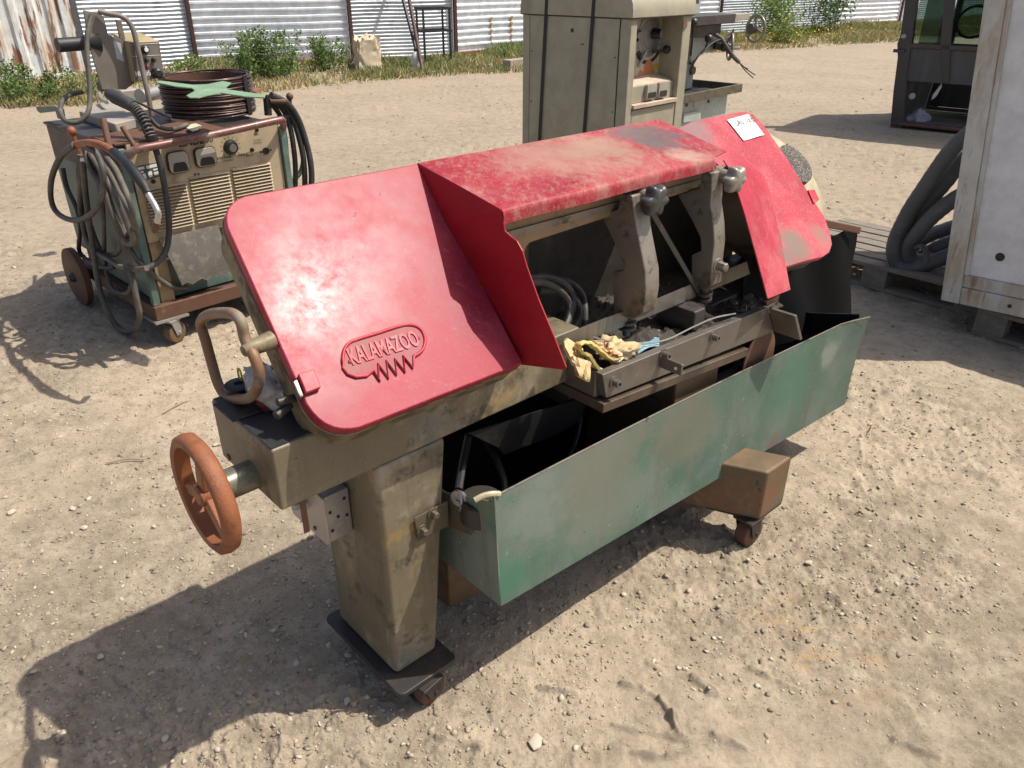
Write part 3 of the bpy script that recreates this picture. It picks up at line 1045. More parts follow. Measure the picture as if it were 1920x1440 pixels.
# --- upright under the bed, foot beam at the far end with caster
b = MB(S)
b.hexa([(0.865, -0.105, 0.32), (1.085, -0.105, 0.32), (1.085, 0.20, 0.32), (0.865, 0.20, 0.32), (0.88, -0.105, 0.655), (1.08, -0.105, 0.655), (1.13, 0.20, 0.655), (0.93, 0.20, 0.655)])
b.done('bed_leg', M['footrust'], saw, bevel=0.006)
fl, fr_ = S.Z(1423, 976, 0.115), S.Z(1468, 943, 0.115)
dirv = np.array([-0.43, 0.90, 0])
ztf = S.W(1431, 893, fl[1])[2]
b = MB(S)
up = np.array([0, 0, ztf - 0.115])
bk = dirv * 0.55
b.hexa([fl, fr_, fr_ + bk, fl + bk, fl + up, fr_ + up, fr_ + bk + up, fl + bk + up])
b.done('foot_beam', M['footrust'], saw, bevel=0.009, seg=3)
b = MB(S)
b.hexa([fl + (.002, .004, -.006), fr_ + (-.002, .004, -.006), fr_ + bk * .3, fl + bk * .3, fl + (.002, .004, -.0005), fr_ + (-.002, .004, -.0005), fr_ + bk * .3 + (0, 0, .005), fl + bk * .3 + (0, 0, .005)])
b.done('foot_plate', M['dark_metal'], saw)
pc = S.Z(1398, 1027, 0.0)
caster(S, saw, pc[0] + .012, pc[1] + .014, rad(178), 0.050, 0.112, width=0.044)
caster(S, saw, fl[0] + bk[0] + .02, fl[1] + bk[1] - .06, rad(80), 0.046, 0.112)
pb = S.Z(843, 1141, 0.05)
pb2 = S.Z(897, 1117, 0.05)
b = MB(S)
b.hexa([pb, pb2, pb2 + (-.02, .35, 0), pb + (-.02, .35, 0), pb + (0, 0, .24), pb2 + (0.04, 0, .24), pb2 + (.02, .35, .24), pb + (-.02, .35, .24)])
b.done('foot_beam', M['footrust'], saw, bevel=0.006)
caster(S, saw, pb[0] + .05, pb[1] + .25, rad(80), 0.022, 0.05)

# --- chip tray
TLt, BLt, BRt, TRt = S.W(928, 934, -.15), S.W(939, 1136, -.15), S.W(1584, 757, -.15), S.W(1612, 589, -.15)
rows = []
nx = 24
for j in range(9):
    t = j / 8
    row = []
    for i in range(nx + 1):
        s_ = i / nx
        a = TLt + (TRt - TLt) * s_
        e = BLt + (BRt - BLt) * s_
        p = a + (e - a) * t
        p = p + np.array([0, 0.010 * math.sin(math.pi * s_) * (1 - t) + 0.006 * math.sin(3.3 * s_ + 1) * (1 - t) - 0.03 * max(0, s_ - .93) / .07 * (1 - t) ** 2, -0.004 * math.sin(math.pi * s_) * (1 - t)])
        row.append(p)
    rows.append(row)
b = MB(S)
b.grid(rows)
tsp = lambda u, v: S.w(S.W(u, v, -.15))
M['tray_front'] = worn('green_tray_front', (0.078, 0.138, 0.104), [((0.17, 0.19, 0.165), 4.0, 0.40, 0.62, 0.65), ((0.12, 0.10, 0.07), (14, 14, 1.6), 0.50, 0.70, 0.5), ((0.19, 0.12, 0.075), (34, 34, 2.0), 0.62, 0.72, 0.5), (GRIME, 70, 0.68, 0.72, 0.9, 3), ((0.40, 0.41, 0.38), 42, 0.68, 0.72, 0.6, 4)], 0.5, 0.08, 0, (150, 0.12, 0.0008), ((0.36, 0.38, 0.34), 0.3), 0.35,
    [(tsp(1130, 880), .26, (0.165, 0.168, 0.130), .75), (tsp(1290, 790), .22, (0.150, 0.140, 0.105), .7), (tsp(1010, 960), .14, (0.19, 0.235, 0.205), .5), (tsp(1480, 720), .16, (0.062, 0.165, 0.115), .7), (tsp(960, 1080), .09, (0.05, 0.17, 0.11), .7), (tsp(1555, 660), .07, (0.32, 0.32, 0.28), .45), (tsp(1450, 835), .07, (0.14, 0.10, 0.08), .7)])
tray = b.done('chip_tray', M['tray_front'], saw, solid=0.003, off=0, smooth=60)
b = MB(S)
b.tube([rows[0][i] + np.array([0, -.0005, .001]) for i in range(nx + 1)], 0.0022, 5)
b.done('worn_edge', M['iron'], tray, smooth=60)
tb = 0.30
b = MB(S)
e1_, e2_, e3_ = S.Lp(929, 944, TLt[0]), S.Lp(880, 932, TLt[0]), S.Lp(836, 923, TLt[0])
e3_[1] = min(e3_[1], 0.08)
b.poly([TLt, e1_ + (0, .01, 0), e2_, e3_, np.array([TLt[0], tb, e3_[2]]), np.array([BLt[0], tb, BLt[2]]), BLt])
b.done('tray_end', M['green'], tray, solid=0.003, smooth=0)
b = MB(S)
b.poly([BLt, BRt, BRt + (0, tb + .15, 0), BLt + (0, tb + .15, 0)])
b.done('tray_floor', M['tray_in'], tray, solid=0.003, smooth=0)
b = MB(S)
TRb = S.W(1490, 606, 0.10)
b.poly([TRt, TRt + (-.04, .15, -.03), TRt + (-.05, .40, -.06), BRt + (-.02, .45, 0), BRt])
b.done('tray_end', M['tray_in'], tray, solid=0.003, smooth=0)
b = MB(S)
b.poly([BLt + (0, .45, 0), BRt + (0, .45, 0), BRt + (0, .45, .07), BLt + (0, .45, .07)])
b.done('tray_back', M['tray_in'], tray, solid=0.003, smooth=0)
# hanger strap bolted to the column and bent along the tray end
b = MB(S)
b.prism([S.W(u, v, -0.004) for u, v in ((775, 970), (838, 938), (840, 985), (783, 1013))], (0, -0.004, 0))
st_ = b.done('hanger_strap', M['khaki_dark'], saw, bevel=0.002)
b = MB(S)
b.prism([S.Lp(u, v, TLt[0] - 0.004) for u, v in ((838, 930), (884, 957), (886, 1003), (838, 985))], (-0.004, 0, 0))
b.done('hanger_strap', M['khaki_dark'], tray, bevel=0.002)
for (u, v) in ((810, 961), (790, 993)):
    p = S.W(u, v, -0.008)
    hexbolt(S, p, (0, -1, 0), 0.009, 0.018, st_, M['khaki_dark'], washer=1.5)
p = S.Lp(861, 934, TLt[0] - .006)
b = MB(S)
b.lathe(p, (-1, -.4, 0), [(-.004, .0205), (.004, .0205), (.0045, .018), (.0045, .008), (.001, .008)], 24)
b.done('hook_washer', M['zinc'], tray)
b = MB(S)
b.tube(smooth_path([p + (0, 0, .018), p + (-.004, -.012, .005), p + (-.004, -.012, -.015), p + (-.002, -.006, -.030)], 4), 0.004, 8)
b.done('hook', M['zinc'], tray)
# pump disc and beige pipe stub inside the near tray corner
p = S.Z(905, 930, 0.585)
b = MB(S)
b.lathe((p[0] + .02, p[1] + .03, .50), (0, 0, 1), [(0, .05), (.052, .05), (.056, .045)], 26)
b.done('coolant_pump', M['dark_metal'], tray)
b = MB(S)
b.tube(smooth_path([S.Z(890, 938, .615), S.Z(905, 930, .622), S.Z(922, 926, .624), S.Z(937, 926, .618)], 5), 0.0065, 8)
b.done('pipe_stub', M['cream'], tray)
# cables hanging in the tray opening
for pts, r in (([(880, 815, .05), (868, 870, .06), (860, 918, .02)], .010), ([(905, 815, .1), (930, 860, .08), (945, 900, .05), (948, 930, .02)], .009),
               ([(1085, 740, .05), (1088, 790, .04), (1075, 840, .0), (1058, 868, -.06)], .006)):
    b = MB(S)
    b.tube(smooth_path([S.W(*q) for q in pts], 6), r, 8)
    b.done('tray_cable', M['black'], saw)
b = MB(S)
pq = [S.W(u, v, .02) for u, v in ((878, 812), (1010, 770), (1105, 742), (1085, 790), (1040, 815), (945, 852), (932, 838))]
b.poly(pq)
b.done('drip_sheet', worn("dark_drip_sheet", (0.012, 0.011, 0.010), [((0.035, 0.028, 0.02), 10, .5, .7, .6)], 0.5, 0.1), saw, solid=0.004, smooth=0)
b = MB(S)
b.box(0.25, 1.08, 0.262, 0.270, 0.16, 0.70)
b.done('rear_sheet', M['tray_in'], saw)

# --- wire brush wheel with bristles
wc = S.W(1421, 673, -0.113)
b = MB(S)
b.lathe(wc, (0.05, -1, 0), [(0, .094), (.004, .094), (.0045, .092)], 40)
wb = b.done('brush_wheel', M['rust_dark'], saw)
b = MB(S)
b.lathe(wc + (0, 0, -.028), (0, -1, 0), [(.002, .016), (.010, .016)], 18)
b.lathe(wc + (0, 0, -.028), (0, -1, 0), [(.0101, .010), (.026, .010), (.027, .007)], 6)
b.done('axle_nut', M['dark_metal'], wb)
rnd = random.Random(4)
b = MB(S)
for k in range(420):
    a = rnd.uniform(0, 2 * math.pi)
    r1 = rnd.uniform(.095, .112)
    w_ = rnd.uniform(.006, .05)
    t1 = np.array([math.cos(a), 0, math.sin(a)])
    t2 = np.array([-math.sin(a), 0, math.cos(a)])
    c0 = wc + np.array([0, w_, 0]) + t1 * .03
    c1 = wc + np.array([rnd.uniform(-.004, .004), w_ + rnd.uniform(-.006, .006), 0]) + t1 * r1
    b.add([c0 - t2 * .0012, c0 + t2 * .0012, c1], [(0, 1, 2)])
b.done('bristles', M['black'], wb, smooth=0, kind='stuff')

# --- splash flap at the far end with its rusty top strip
rows = []
edge_r = [(1612, 425), (1610, 460), (1601, 500), (1596, 540), (1592, 588)]
for u, v in edge_r:
    p = S.W(u, v, 0.02)
    rows.append([np.array([1.36 + (p[0] - 1.36) * i / 16, 0.02 + .012 * math.sin(i * .9 + p[2] * 9), p[2] + (16 - i) / 16 * 0.05]) for i in range(17)])
b = MB(S)
b.grid(rows)
b.done('splash_flap', M['flap'], saw, solid=0.004, smooth=60)
p0_, p1_ = S.W(1530, 408, 0.012), S.W(1612, 425, 0.012)
b = MB(S)
dz_ = np.array([0, 0, -.026])
dw_ = np.array([0, -.008, 0])
b.hexa([p0_ + dz_ + dw_, p1_ + dz_ + dw_, p1_ + dz_, p0_ + dz_, p0_ + dw_, p1_ + dw_, p1_, p0_])
b.done('flap_strip', M['rust_dark'], saw, bevel=0.004)
b = MB(S)
b.prism([S.W(u, v, -0.06) for u, v in ((1437, 566), (1462, 553), (1456, 578), (1440, 582))], (0, 0.006, 0))
b.done('guard_plate', M['rust_handle'], saw)

# --- lifting handle at the left end, stub into the housing
hp_ = [S.Lp(u, v, -0.185) for u, v in ((386, 640), (377, 606), (392, 590), (430, 587), (450, 600), (458, 630), (466, 650), (478, 672), (486, 705), (478, 735), (460, 748), (428, 745), (410, 722), (397, 680))]
b = MB(S)
b.tube(smooth_path(hp_, 5, True), 0.0105, 12, closed=True)
hd = b.done('lift_handle', M['rust_handle'], saw, smooth=80)
p0_ = S.Lp(468, 655, -0.185)
b = MB(S)
b.lathe(p0_ + (-.012, 0, 0), (1, 0.12, .02), [(0, .010), (.012, .016), (.03, .015), (.06, .018)], 18)
b.done('handle_boss', M['housing'], hd, smooth=50)

# --- things on top of the nose: lock knob, red button, film bag; outlet box below
p = S.Z(452, 742, 0.845)
b = MB(S)
b.lathe((p[0], p[1], .845), (0, 0, 1), [(0, .02), (.012, .018), (.013, .028), (.027, .029), (.029, .026), (.029, .010), (.024, .009)], 26)
b.done('lock_knob', M['black'], saw, smooth=40)
b = MB(S)
pr = np.array([p[0] + .01, p[1] + .012, .885])
b.tube([pr + np.array([0, .008 * math.cos(a), .014 * math.sin(a)]) for a in np.linspace(0, 2 * math.pi, 16, endpoint=False)], .002, 6, closed=True)
b.done('key_ring', M['yellow'], saw)
p = S.Z(502, 766, 0.845)
b = MB(S)
b.lathe((p[0], p[1], .845), (0, 0, 1), [(0, .013), (.012, .013), (.013, .020), (.026, .022), (.034, .018), (.037, .008)], 24)
b.done('stop_button', worn('dirty_red_button', (0.16, 0.010, 0.014), [(GRIME, 30, .5, .7, .6)], .5, .05), saw, smooth=50)
b = MB(S)
b.box(p[0] - .075, p[0] + .03, p[1] - .005, p[1] + .085, .8446, .849)
b.done('switch_plate', M['dark_metal'], saw, bevel=.002)
bx = 0.12
c1_, c2_ = S.W(628, 1024, bx), S.W(664, 985, bx)
fz0, fz1 = 0.470, 0.602
fl0 = -0.074
b = MB(S)
b.box(fl0 + .006, -0.006, bx, bx + .155, fz0 + .004, fz1 - .003)
ob = b.done('outlet_box', M['zinc'], saw, bevel=0.004)
b = MB(S)
pf = round_poly([(bx - .004, fz0), (bx + .165, fz0), (bx + .165, fz1), (bx - .004, fz1)], .012, 4)
b.prism([np.array([fl0, q[0], q[1]]) for q in pf], (.006, 0, 0))
fp = b.done('outlet_front', worn("whitish_cover_plate", (0.42, 0.37, 0.32), [(DUST, 12, .5, .7, .5)], 0.4, 0.1, 0.3), ob, bevel=0.0015)
b = MB(S)
b.lathe((fl0 - .0002, bx + .08, .545), (-1, 0, 0.25), [(0, .014), (.008, .012), (.03, .010), (.034, .006)], 14)
b.done('toggle', M['zinc'], fp)
for (w_, z_) in ((bx + .05, .585), (bx + .05, .492)):
    b = MB(S)
    b.lathe((fl0 - .0003, w_, z_), (-1, 0, 0), [(0, .0055), (.003, .005), (.0035, .002)], 10)
    b.done('screw', M['rust_dark'], fp)
for (l_, z_) in ((-.058, .505), (-.058, .555), (-.020, .575), (-.018, .528), (-.040, .535)):
    b = MB(S)
    b.lathe((l_, bx - .0003, z_), (0, -1, 0), [(0, .0042), (.0008, .0042)], 10)
    b.done('knockout_hole', M['tray_in'], ob)
b = MB(S)
p0_, p1_ = S.W(567, 938, .03), S.W(567, 1003, .03)
b.box(p0_[0] - .006, p0_[0] + .006, .03, .033, p1_[2], .706)
b.done('hanging_strip', M['rust_dark'], saw)

# --- loose things lying on the saw
def crumple(name, fr, c, rx, ry, rz, amp, seed, mat, n=28, m=18, flat=0.0):
    V, Fs = [], []
    for j in range(m + 1):
        ph = math.pi * j / m
        for i in range(n):
            a = 2 * math.pi * i / n
            x, y, z = math.sin(ph) * math.cos(a), math.sin(ph) * math.sin(a), math.cos(ph)
            k = 1 + amp * (2 * float(fbm(x * 2.1 + 7 + z, y * 2.1 + 3 - z * .7, 4, seed)) - 1) + amp * .9 * (abs(2 * float(vnoise(x * 3.5 + z * 2 + 11, y * 3.5 + 5, seed + 3)) - 1) - .5)
            zz = z * rz * k
            V.append((c[0] + x * rx * k, c[1] + y * ry * k, max(c[2] + zz, c[2] - rz * .75)))
    for j in range(m):
        for i in range(n):
            q = (i + 1) % n
            Fs.append((j * n + i, j * n + q, (j + 1) * n + q, (j + 1) * n + i))
    return V, Fs


ztop = tlv[2]
gl_c = S.W(1118, 668, -0.075)
glove = thing('work_glove', 'crumpled yellowish cotton work glove with red stitching lying on the vise bar', 'glove', S.w(gl_c))
b = MB(S)
V, Fs = crumple('x', S, S.W(1150, 657, -0.06) + (0, 0, .002), .060, .048, .022, .55, 3, None, 36, 22)
b.add(V, Fs)
b.done('palm', M['knit'], glove, smooth=80)


def cuff_ring(pts, h, name, mat, thick=.006):
    P = smooth_path(pts, 5, True)
    b = MB(S)
    n = len(P)
    rows = []
    for j, (dz, gr) in enumerate(((0, 1.0), (.35, 1.05), (.7, 1.0), (1.0, 1.1))):
        ce = np.mean(P, axis=0)
        rows.append([ce + (p - ce) * gr + np.asarray(h) * dz + np.array([0, 0, .0015 * math.sin(i * 1.9 + j)]) for i, p in enumerate(P)])
    V = [p for r in rows for p in r]
    Fs = []
    for j in range(3):
        for i in range(n):
            q = (i + 1) % n
            Fs.append((j * n + i, j * n + q, (j + 1) * n + q, (j + 1) * n + i))
    b.add(V, Fs)
    return b.done(name, mat, glove, solid=thick, smooth=80, off=0)


cuff_ring([S.W(u, v, -.075) for u, v in ((1080, 646), (1096, 642), (1112, 652), (1132, 668), (1146, 680), (1138, 694), (1116, 690), (1104, 676), (1096, 664), (1084, 660))], (-.004, -.022, .006), 'cuff', M['cuff'], .007)
b = MB(S)
fl_ = [[S.W(1062 + 4 * i + dx, 634 + 3 * i + dy * j, -.05 - .012 * j) + (0, 0.008 * math.sin(i * 1.4 + j), 0) for i in range(8)] for j, (dx, dy) in enumerate(((0, 0), (-2, 9), (0, 10), (3, 10), (6, 11)))]
b.grid(fl_)
b.done('finger', M['knit'], glove, solid=.007, smooth=80)
b = MB(S)
fg = [[S.W(1072 + 6 * i + (8 - 2 * i) * j * .3, 668 + 2 * i + 9 * j, -.10 - .008 * j + .010 * math.sin(i * 1.7 + j * .8)) for i in range(7)] for j in range(5)]
b.grid(fg)
b.done('finger', M['knit'], glove, solid=.007, smooth=80)
b = MB(S)
b.tube(smooth_path([S.W(u, v, -.098) for u, v in ((1133, 640), (1134, 650), (1142, 658), (1150, 664), (1163, 664))], 4), .0016, 5)
b.done('red_stitching', M['redthread'], glove)

b = MB(S)
rg = [[S.W(1160 + 9.5 * i, 676 - 3.4 * i - 7.5 * j, -0.088 + .026 * j) + (0, 0, .004 + .004 * math.sin(i * 1.3 + j * 2)) for i in range(9)] for j in range(5)]
b.grid(rg)
b.done('plastic_scrap', M['bluerag'], None, solid=.002, smooth=70, label='faded blue scrap of plastic lying on the vise beside the glove', cat='plastic scrap')

pb_ = S.Z(528, 752, 0.85)
b = MB(S)
V, Fs = crumple('x', S, np.array([pb_[0] + .0, pb_[1] + .01, .885]), .050, .075, .045, .55, 8, None, 26, 16)
b.add(V, Fs)
b.done('plastic_bag', M['bag'], None, smooth=80, label='crumpled milky plastic bag tucked behind the red stop button', cat='plastic bag')
# =================================================================== dirt yard
CRUST = []
for pl_px in (((1165, 1283), (1205, 1290), (1235, 1312), (1262, 1345), (1276, 1378)), ((1215, 1245), (1245, 1262)), ((1300, 1272), (1345, 1305)), ((1150, 1405), (1250, 1422), (1310, 1400)),
              ((1340, 1378), (1400, 1405)), ((820, 1385), (900, 1400)), ((1010, 1290), (1080, 1300)), ((1410, 1255), (1500, 1300)), ((1680, 1392), (1760, 1425)), ((1150, 1360), (1300, 1390))):
    for qa, qb in zip(pl_px[:-1], pl_px[1:]):
        A3, B3 = ground_at(*qa), ground_at(*qb)
        CRUST.append((A3[0], A3[1], B3[0], B3[1], 0.008, 0.017))


def ground_h(x, y):
    r = np.hypot(x, y)
    h = 0.016 * (fbm(x * 0.9, y * 0.9, 3, 1) - 0.5)
    rough = np.clip((fbm(x * 1.1 + 3, y * 1.1, 3, 4) - 0.42) * 4.0, 0.12, 1)          # loose patches against trodden ones
    c = fbm(x * 15, y * 15, 4, 11, 0.55)
    h = h + rough * 0.020 * (c - 0.5)
    h = h + rough * 0.016 * np.clip(c - 0.62, 0, 1) * 2.2                               # clods
    fine = fbm(x * 48, y * 48, 3, 31, 0.62)
    h = h + (0.30 + rough) * 0.013 * (fine - 0.5) * np.clip(6 / (r + .1), 0, 1)
    rid = 1 - np.abs(2 * vnoise(x * 2.6 + 0.6 * vnoise(x * 7, y * 7, 8), y * 2.6, 21) - 1)
    loose = np.exp(-((x + .62) ** 2 / .30 + (y - 1.35) ** 2 / .10)) + .8 * np.exp(-((x + 1.2) ** 2 / .5 + (y - 1.1) ** 2 / .3)) + .5 * np.exp(-((x - .1) ** 2 / .2 + (y - .95) ** 2 / .05))
    h = h + 0.045 * np.clip(loose, 0, 1) * np.clip(fbm(x * 26, y * 26, 3, 67, .6) - 0.46, 0, .28)
    h = h + 0.014 * np.clip(rid - 0.93, 0, 1) * 12 * np.clip(rough, 0, 1) * (vnoise(x * 9, y * 9, 55) > .35)     # broken tyre ridges
    for (x0, y0, x1, y1, wd, ht) in CRUST:                                              # broken crust edges
        dx, dy = x1 - x0, y1 - y0
        t = np.clip(((x - x0) * dx + (y - y0) * dy) / (dx * dx + dy * dy), 0, 1)
        dd = np.hypot(x - x0 - t * dx, y - y0 - t * dy) + 0.012 * (vnoise(x * 28, y * 28, 91) - .5)
        h = h + ht * np.exp(-(dd / wd) ** 2) * (.3 + 1.1 * vnoise(x * 34, y * 34, 93))
    h = h + np.clip((r - 6) / 14, 0, 1) * 0.05 * (fbm(x * .35, y * .35, 3, 77) - 0.5)
    return h


ang = np.concatenate([np.linspace(-180, -47, 18, endpoint=False), np.linspace(-47, 47, 800), np.linspace(47, 180, 18)[1:]])
rr = [0.55]
while rr[-1] < 36:
    rr.append(rr[-1] * (1.004 if rr[-1] < 7 else 1.009))
rr += [45, 70, 120, 250, 600, 1200]
rr = np.array(rr)
AA, RR = np.meshgrid(np.radians(ang), rr, indexing='ij')
GX, GY = RR * np.sin(AA), RR * np.cos(AA) + 0.1
GZ = ground_h(GX, GY)
GZ[RR > 40] = 0
na, nr = GX.shape
idx = np.arange(na * nr).reshape(na, nr)
quads = np.stack([idx[:-1, :-1], idx[1:, :-1], idx[1:, 1:], idx[:-1, 1:]], -1).reshape(-1, 4)[:, ::-1]
me = bpy.data.meshes.new("ground")
GV = np.stack([GX, GY, GZ], -1).reshape(-1, 3)
# cap in the middle
cen = len(GV)
GV = np.vstack([GV, [[0, 0.1, 0]]])
tri = np.stack([np.full(na - 1, cen), idx[1:, 0], idx[:-1, 0]], -1)[:, ::-1]
me.vertices.add(len(GV))
me.vertices.foreach_set("co", GV.ravel())
nl = quads.size + tri.size
me.loops.add(nl)
me.loops.foreach_set("vertex_index", np.concatenate([quads.ravel(), tri.ravel()]))
me.polygons.add(len(quads) + len(tri))
me.polygons.foreach_set("loop_start", np.concatenate([np.arange(len(quads)) * 4, quads.size + np.arange(len(tri)) * 3]))
me.polygons.foreach_set("loop_total", np.concatenate([np.full(len(quads), 4), np.full(len(tri), 3)]))
me.polygons.foreach_set("use_smooth", np.ones(len(quads) + len(tri), bool))
me.update()
me.validate()


def ground_mat():
    t = NT("trodden_dirt")
    big = t.noise(0.9, 6, 0.62, None, 0.3)
    col = t.mix(t.step(big, 0.38, 0.62), (0.205, 0.165, 0.120), (0.365, 0.300, 0.220))
    med = t.noise(5.5, 7, 0.7)
    col = t.mix(t.math('MULTIPLY', t.step(med, 0.45, 0.68), 0.75), col, (0.42, 0.35, 0.262))
    col = t.mix(t.math('MULTIPLY', t.step(t.noise(14, 6, 0.72), 0.50, 0.66), 0.6), col, (0.175, 0.142, 0.105))
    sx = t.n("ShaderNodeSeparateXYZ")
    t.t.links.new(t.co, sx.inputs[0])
    pebble_shade = t.math('MULTIPLY', t.step(t.math('ADD', sx.outputs[1], t.math('MULTIPLY', t.math('SUBTRACT', big, 0.5), 5.0)), 3.0, 6.5), 0.66)
    col = t.mix(pebble_shade, col, (0.195, 0.155, 0.118))                  # shade among small pebbles painted in: ground colour darkened towards the fence
    # grit: pale and dark grains
    g1 = t.noise(120, 3, 0.7)
    col = t.mix(t.math('MULTIPLY', t.step(g1, 0.60, 0.70), 0.55), col, (0.50, 0.42, 0.32))
    g2 = t.noise(85, 4, 0.75)
    col = t.mix(t.math('MULTIPLY', t.step(g2, 0.57, 0.68), 0.7), col, (0.115, 0.088, 0.064))
    v = t.voro(42)
    sp = t.math('MULTIPLY', t.step(v, 0.13, 0.08), t.step(t.noise(9, 3, .6), 0.5, 0.58))
    col = t.mix(t.math('MULTIPLY', sp, 0.8), col, (0.55, 0.47, 0.37))
    # orange stains by the chip tray
    st = t.n("ShaderNodeVectorMath", operation='DISTANCE')
    t.t.links.new(t.co, st.inputs[0])
    st.inputs[1].default_value = STAIN
    f = t.math('MULTIPLY', t.step(st.outputs["Value"], 0.26, 0.02), t.step(t.noise((6, 14, 6), 5, 0.7), 0.48, 0.62))
    col = t.mix(t.math('MULTIPLY', f, 0.7), col, (0.42, 0.25, 0.09))
    fr1 = t.noise(11, 11, 0.86)
    col = t.mix(t.step(fr1, 0.30, 0.56, 0.0, 1.0), t.mix(0.28, col, (0.11, 0.087, 0.062)), t.mix(0.28, col, (0.56, 0.465, 0.34)))
    b1 = t.bump(t.noise(75, 6, 0.85), 0.6, 0.006)
    b2 = t.bump(fr1, 0.6, 0.016, b1)
    return t.out(col, 0.93, 0, b2, Specular_IOR_Level=0.15)


STAIN = tuple(ground_at(1540, 1205))
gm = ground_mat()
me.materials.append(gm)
gob = bpy.data.objects.new("ground", me)
COL.objects.link(gob)
gob["kind"] = "structure"
ORG["ground"] = np.zeros(3)

# gravel: thousands of small stones, one mesh
ico = bmesh.new()
bmesh.ops.create_icosphere(ico, subdivisions=1, radius=1)
IV = np.array([v.co[:] for v in ico.verts])
IF = np.array([[v.index for v in f.verts] for f in ico.faces])
ico.free()


def stones_mesh(name, xy, size, rng, mats, sink=0.35):
    n = len(xy)
    sc = size[:, None] * rng.uniform(.45, 1.45, (n, 3)) * np.array([1, 1, .55])
    jit = 1 + rng.uniform(-.42, .38, (n, len(IV), 1))
    a = rng.uniform(0, 2 * np.pi, n)
    P = IV[None] * jit * sc[:, None]
    tl_ = rng.uniform(-.5, .5, n)
    y = P[..., 1] * np.cos(tl_)[:, None] - P[..., 2] * np.sin(tl_)[:, None]
    z = P[..., 1] * np.sin(tl_)[:, None] + P[..., 2] * np.cos(tl_)[:, None]
    x = P[..., 0]
    X = x * np.cos(a)[:, None] - y * np.sin(a)[:, None] + xy[:, 0:1]
    Y = x * np.sin(a)[:, None] + y * np.cos(a)[:, None] + xy[:, 1:2]
    Z = z + (ground_h(xy[:, 0], xy[:, 1]) + size * (.5 - sink))[:, None]
    V = np.stack([X, Y, Z], -1).reshape(-1, 3)
    Fc = (IF[None] + (np.arange(n) * len(IV))[:, None, None]).reshape(-1, 3)
    m = bpy.data.meshes.new(name)
    m.vertices.add(len(V))
    m.vertices.foreach_set("co", V.ravel())
    m.loops.add(Fc.size)
    m.loops.foreach_set("vertex_index", Fc.ravel())
    m.polygons.add(len(Fc))
    m.polygons.foreach_set("loop_start", np.arange(len(Fc)) * 3)
    m.polygons.foreach_set("loop_total", np.full(len(Fc), 3))
    for mt in mats:
        m.materials.append(mt)
    m.polygons.foreach_set("material_index", np.repeat(rng.choice(len(mats), n, p=[.5, .3, .2]), len(IF)))
    m.update()
    o = bpy.data.objects.new(name, m)
    COL.objects.link(o)
    ORG[o.name] = np.zeros(3)
    return o


rng = np.random.default_rng(7)
SM = [worn("stone_tan", (0.34, 0.275, 0.20), [((0.42, 0.35, 0.27), 30, .5, .7, .6)], .9, .05), worn("stone_brown", (0.235, 0.185, 0.135), [((0.30, 0.25, 0.19), 30, .5, .7, .6)], .9, .05),
      worn("stone_pale", (0.46, 0.39, 0.30), [((0.35, 0.29, 0.22), 30, .5, .7, .5)], .85, .05)]
N = 52000
r_ = np.sqrt(rng.uniform(.85 ** 2, 6.5 ** 2, N) * rng.uniform(0.03, 1, N) + .5)
a_ = rng.uniform(-rad(46), rad(46), N)
xy = np.stack([r_ * np.sin(a_), r_ * np.cos(a_) + .1], -1)
dens = fbm(xy[:, 0] * 1.1 + 3, xy[:, 1] * 1.1, 3, 4) + .30 * (xy[:, 0] < 0.2) + .3 * np.exp(-((xy[:, 0] + .65) ** 2 + (xy[:, 1] - 1.35) ** 2) / .25)
keep = dens + rng.uniform(-.3, .3, N) > .50
xy = xy[keep]
size = 0.0021 * np.exp(rng.exponential(.40, len(xy)))
size = np.minimum(size, .0085)
g = stones_mesh("gravel", xy, size, rng, SM)
g["kind"] = "stuff"
# far gravel, coarser so it still reads
N = 5000
r_ = rng.uniform(4, 14, N)
a_ = rng.uniform(-rad(42), rad(42), N)
xy = np.stack([r_ * np.sin(a_), r_ * np.cos(a_)], -1)
g2 = stones_mesh("gravel", xy, 0.004 * np.exp(rng.exponential(.45, N)).clip(0, 4), rng, SM)
g2["kind"] = "stuff"

# loose stones big enough to pick out, each its own object
def stone(name, u, v, w_px, mat, label, group=None, flat=.6):
    p = ground_at(u, v)
    d = np.linalg.norm(p - EYE)
    r = w_px / F_PX * d / 2
    rg_ = np.random.default_rng(int(u * 7 + v))
    bm = bmesh.new()
    bmesh.ops.create_icosphere(bm, subdivisions=2, radius=1)
    Vn = np.array([q.co[:] for q in bm.verts])
    Fc = [[q.index for q in f.verts] for f in bm.faces]
    bm.free()
    k = 1 + .95 * (fbm(Vn[:, 0] * 1.3 + u, Vn[:, 1] * 1.3 + Vn[:, 2] + v, 3, 2) - .5)
    Vn = Vn * k[:, None] * np.array([r, r * .72, r * flat * .8])
    a = rg_.uniform(0, 3)
    Vn = Vn @ np.array([[math.cos(a), math.sin(a), 0], [-math.sin(a), math.cos(a), 0], [0, 0, 1]])
    Vn += np.array([p[0], p[1], float(ground_h(p[0], p[1])) + r * flat * .55])
    return link_mesh(name, Vn, Fc, mat, smooth=22, label=label, cat='stone', group=group)


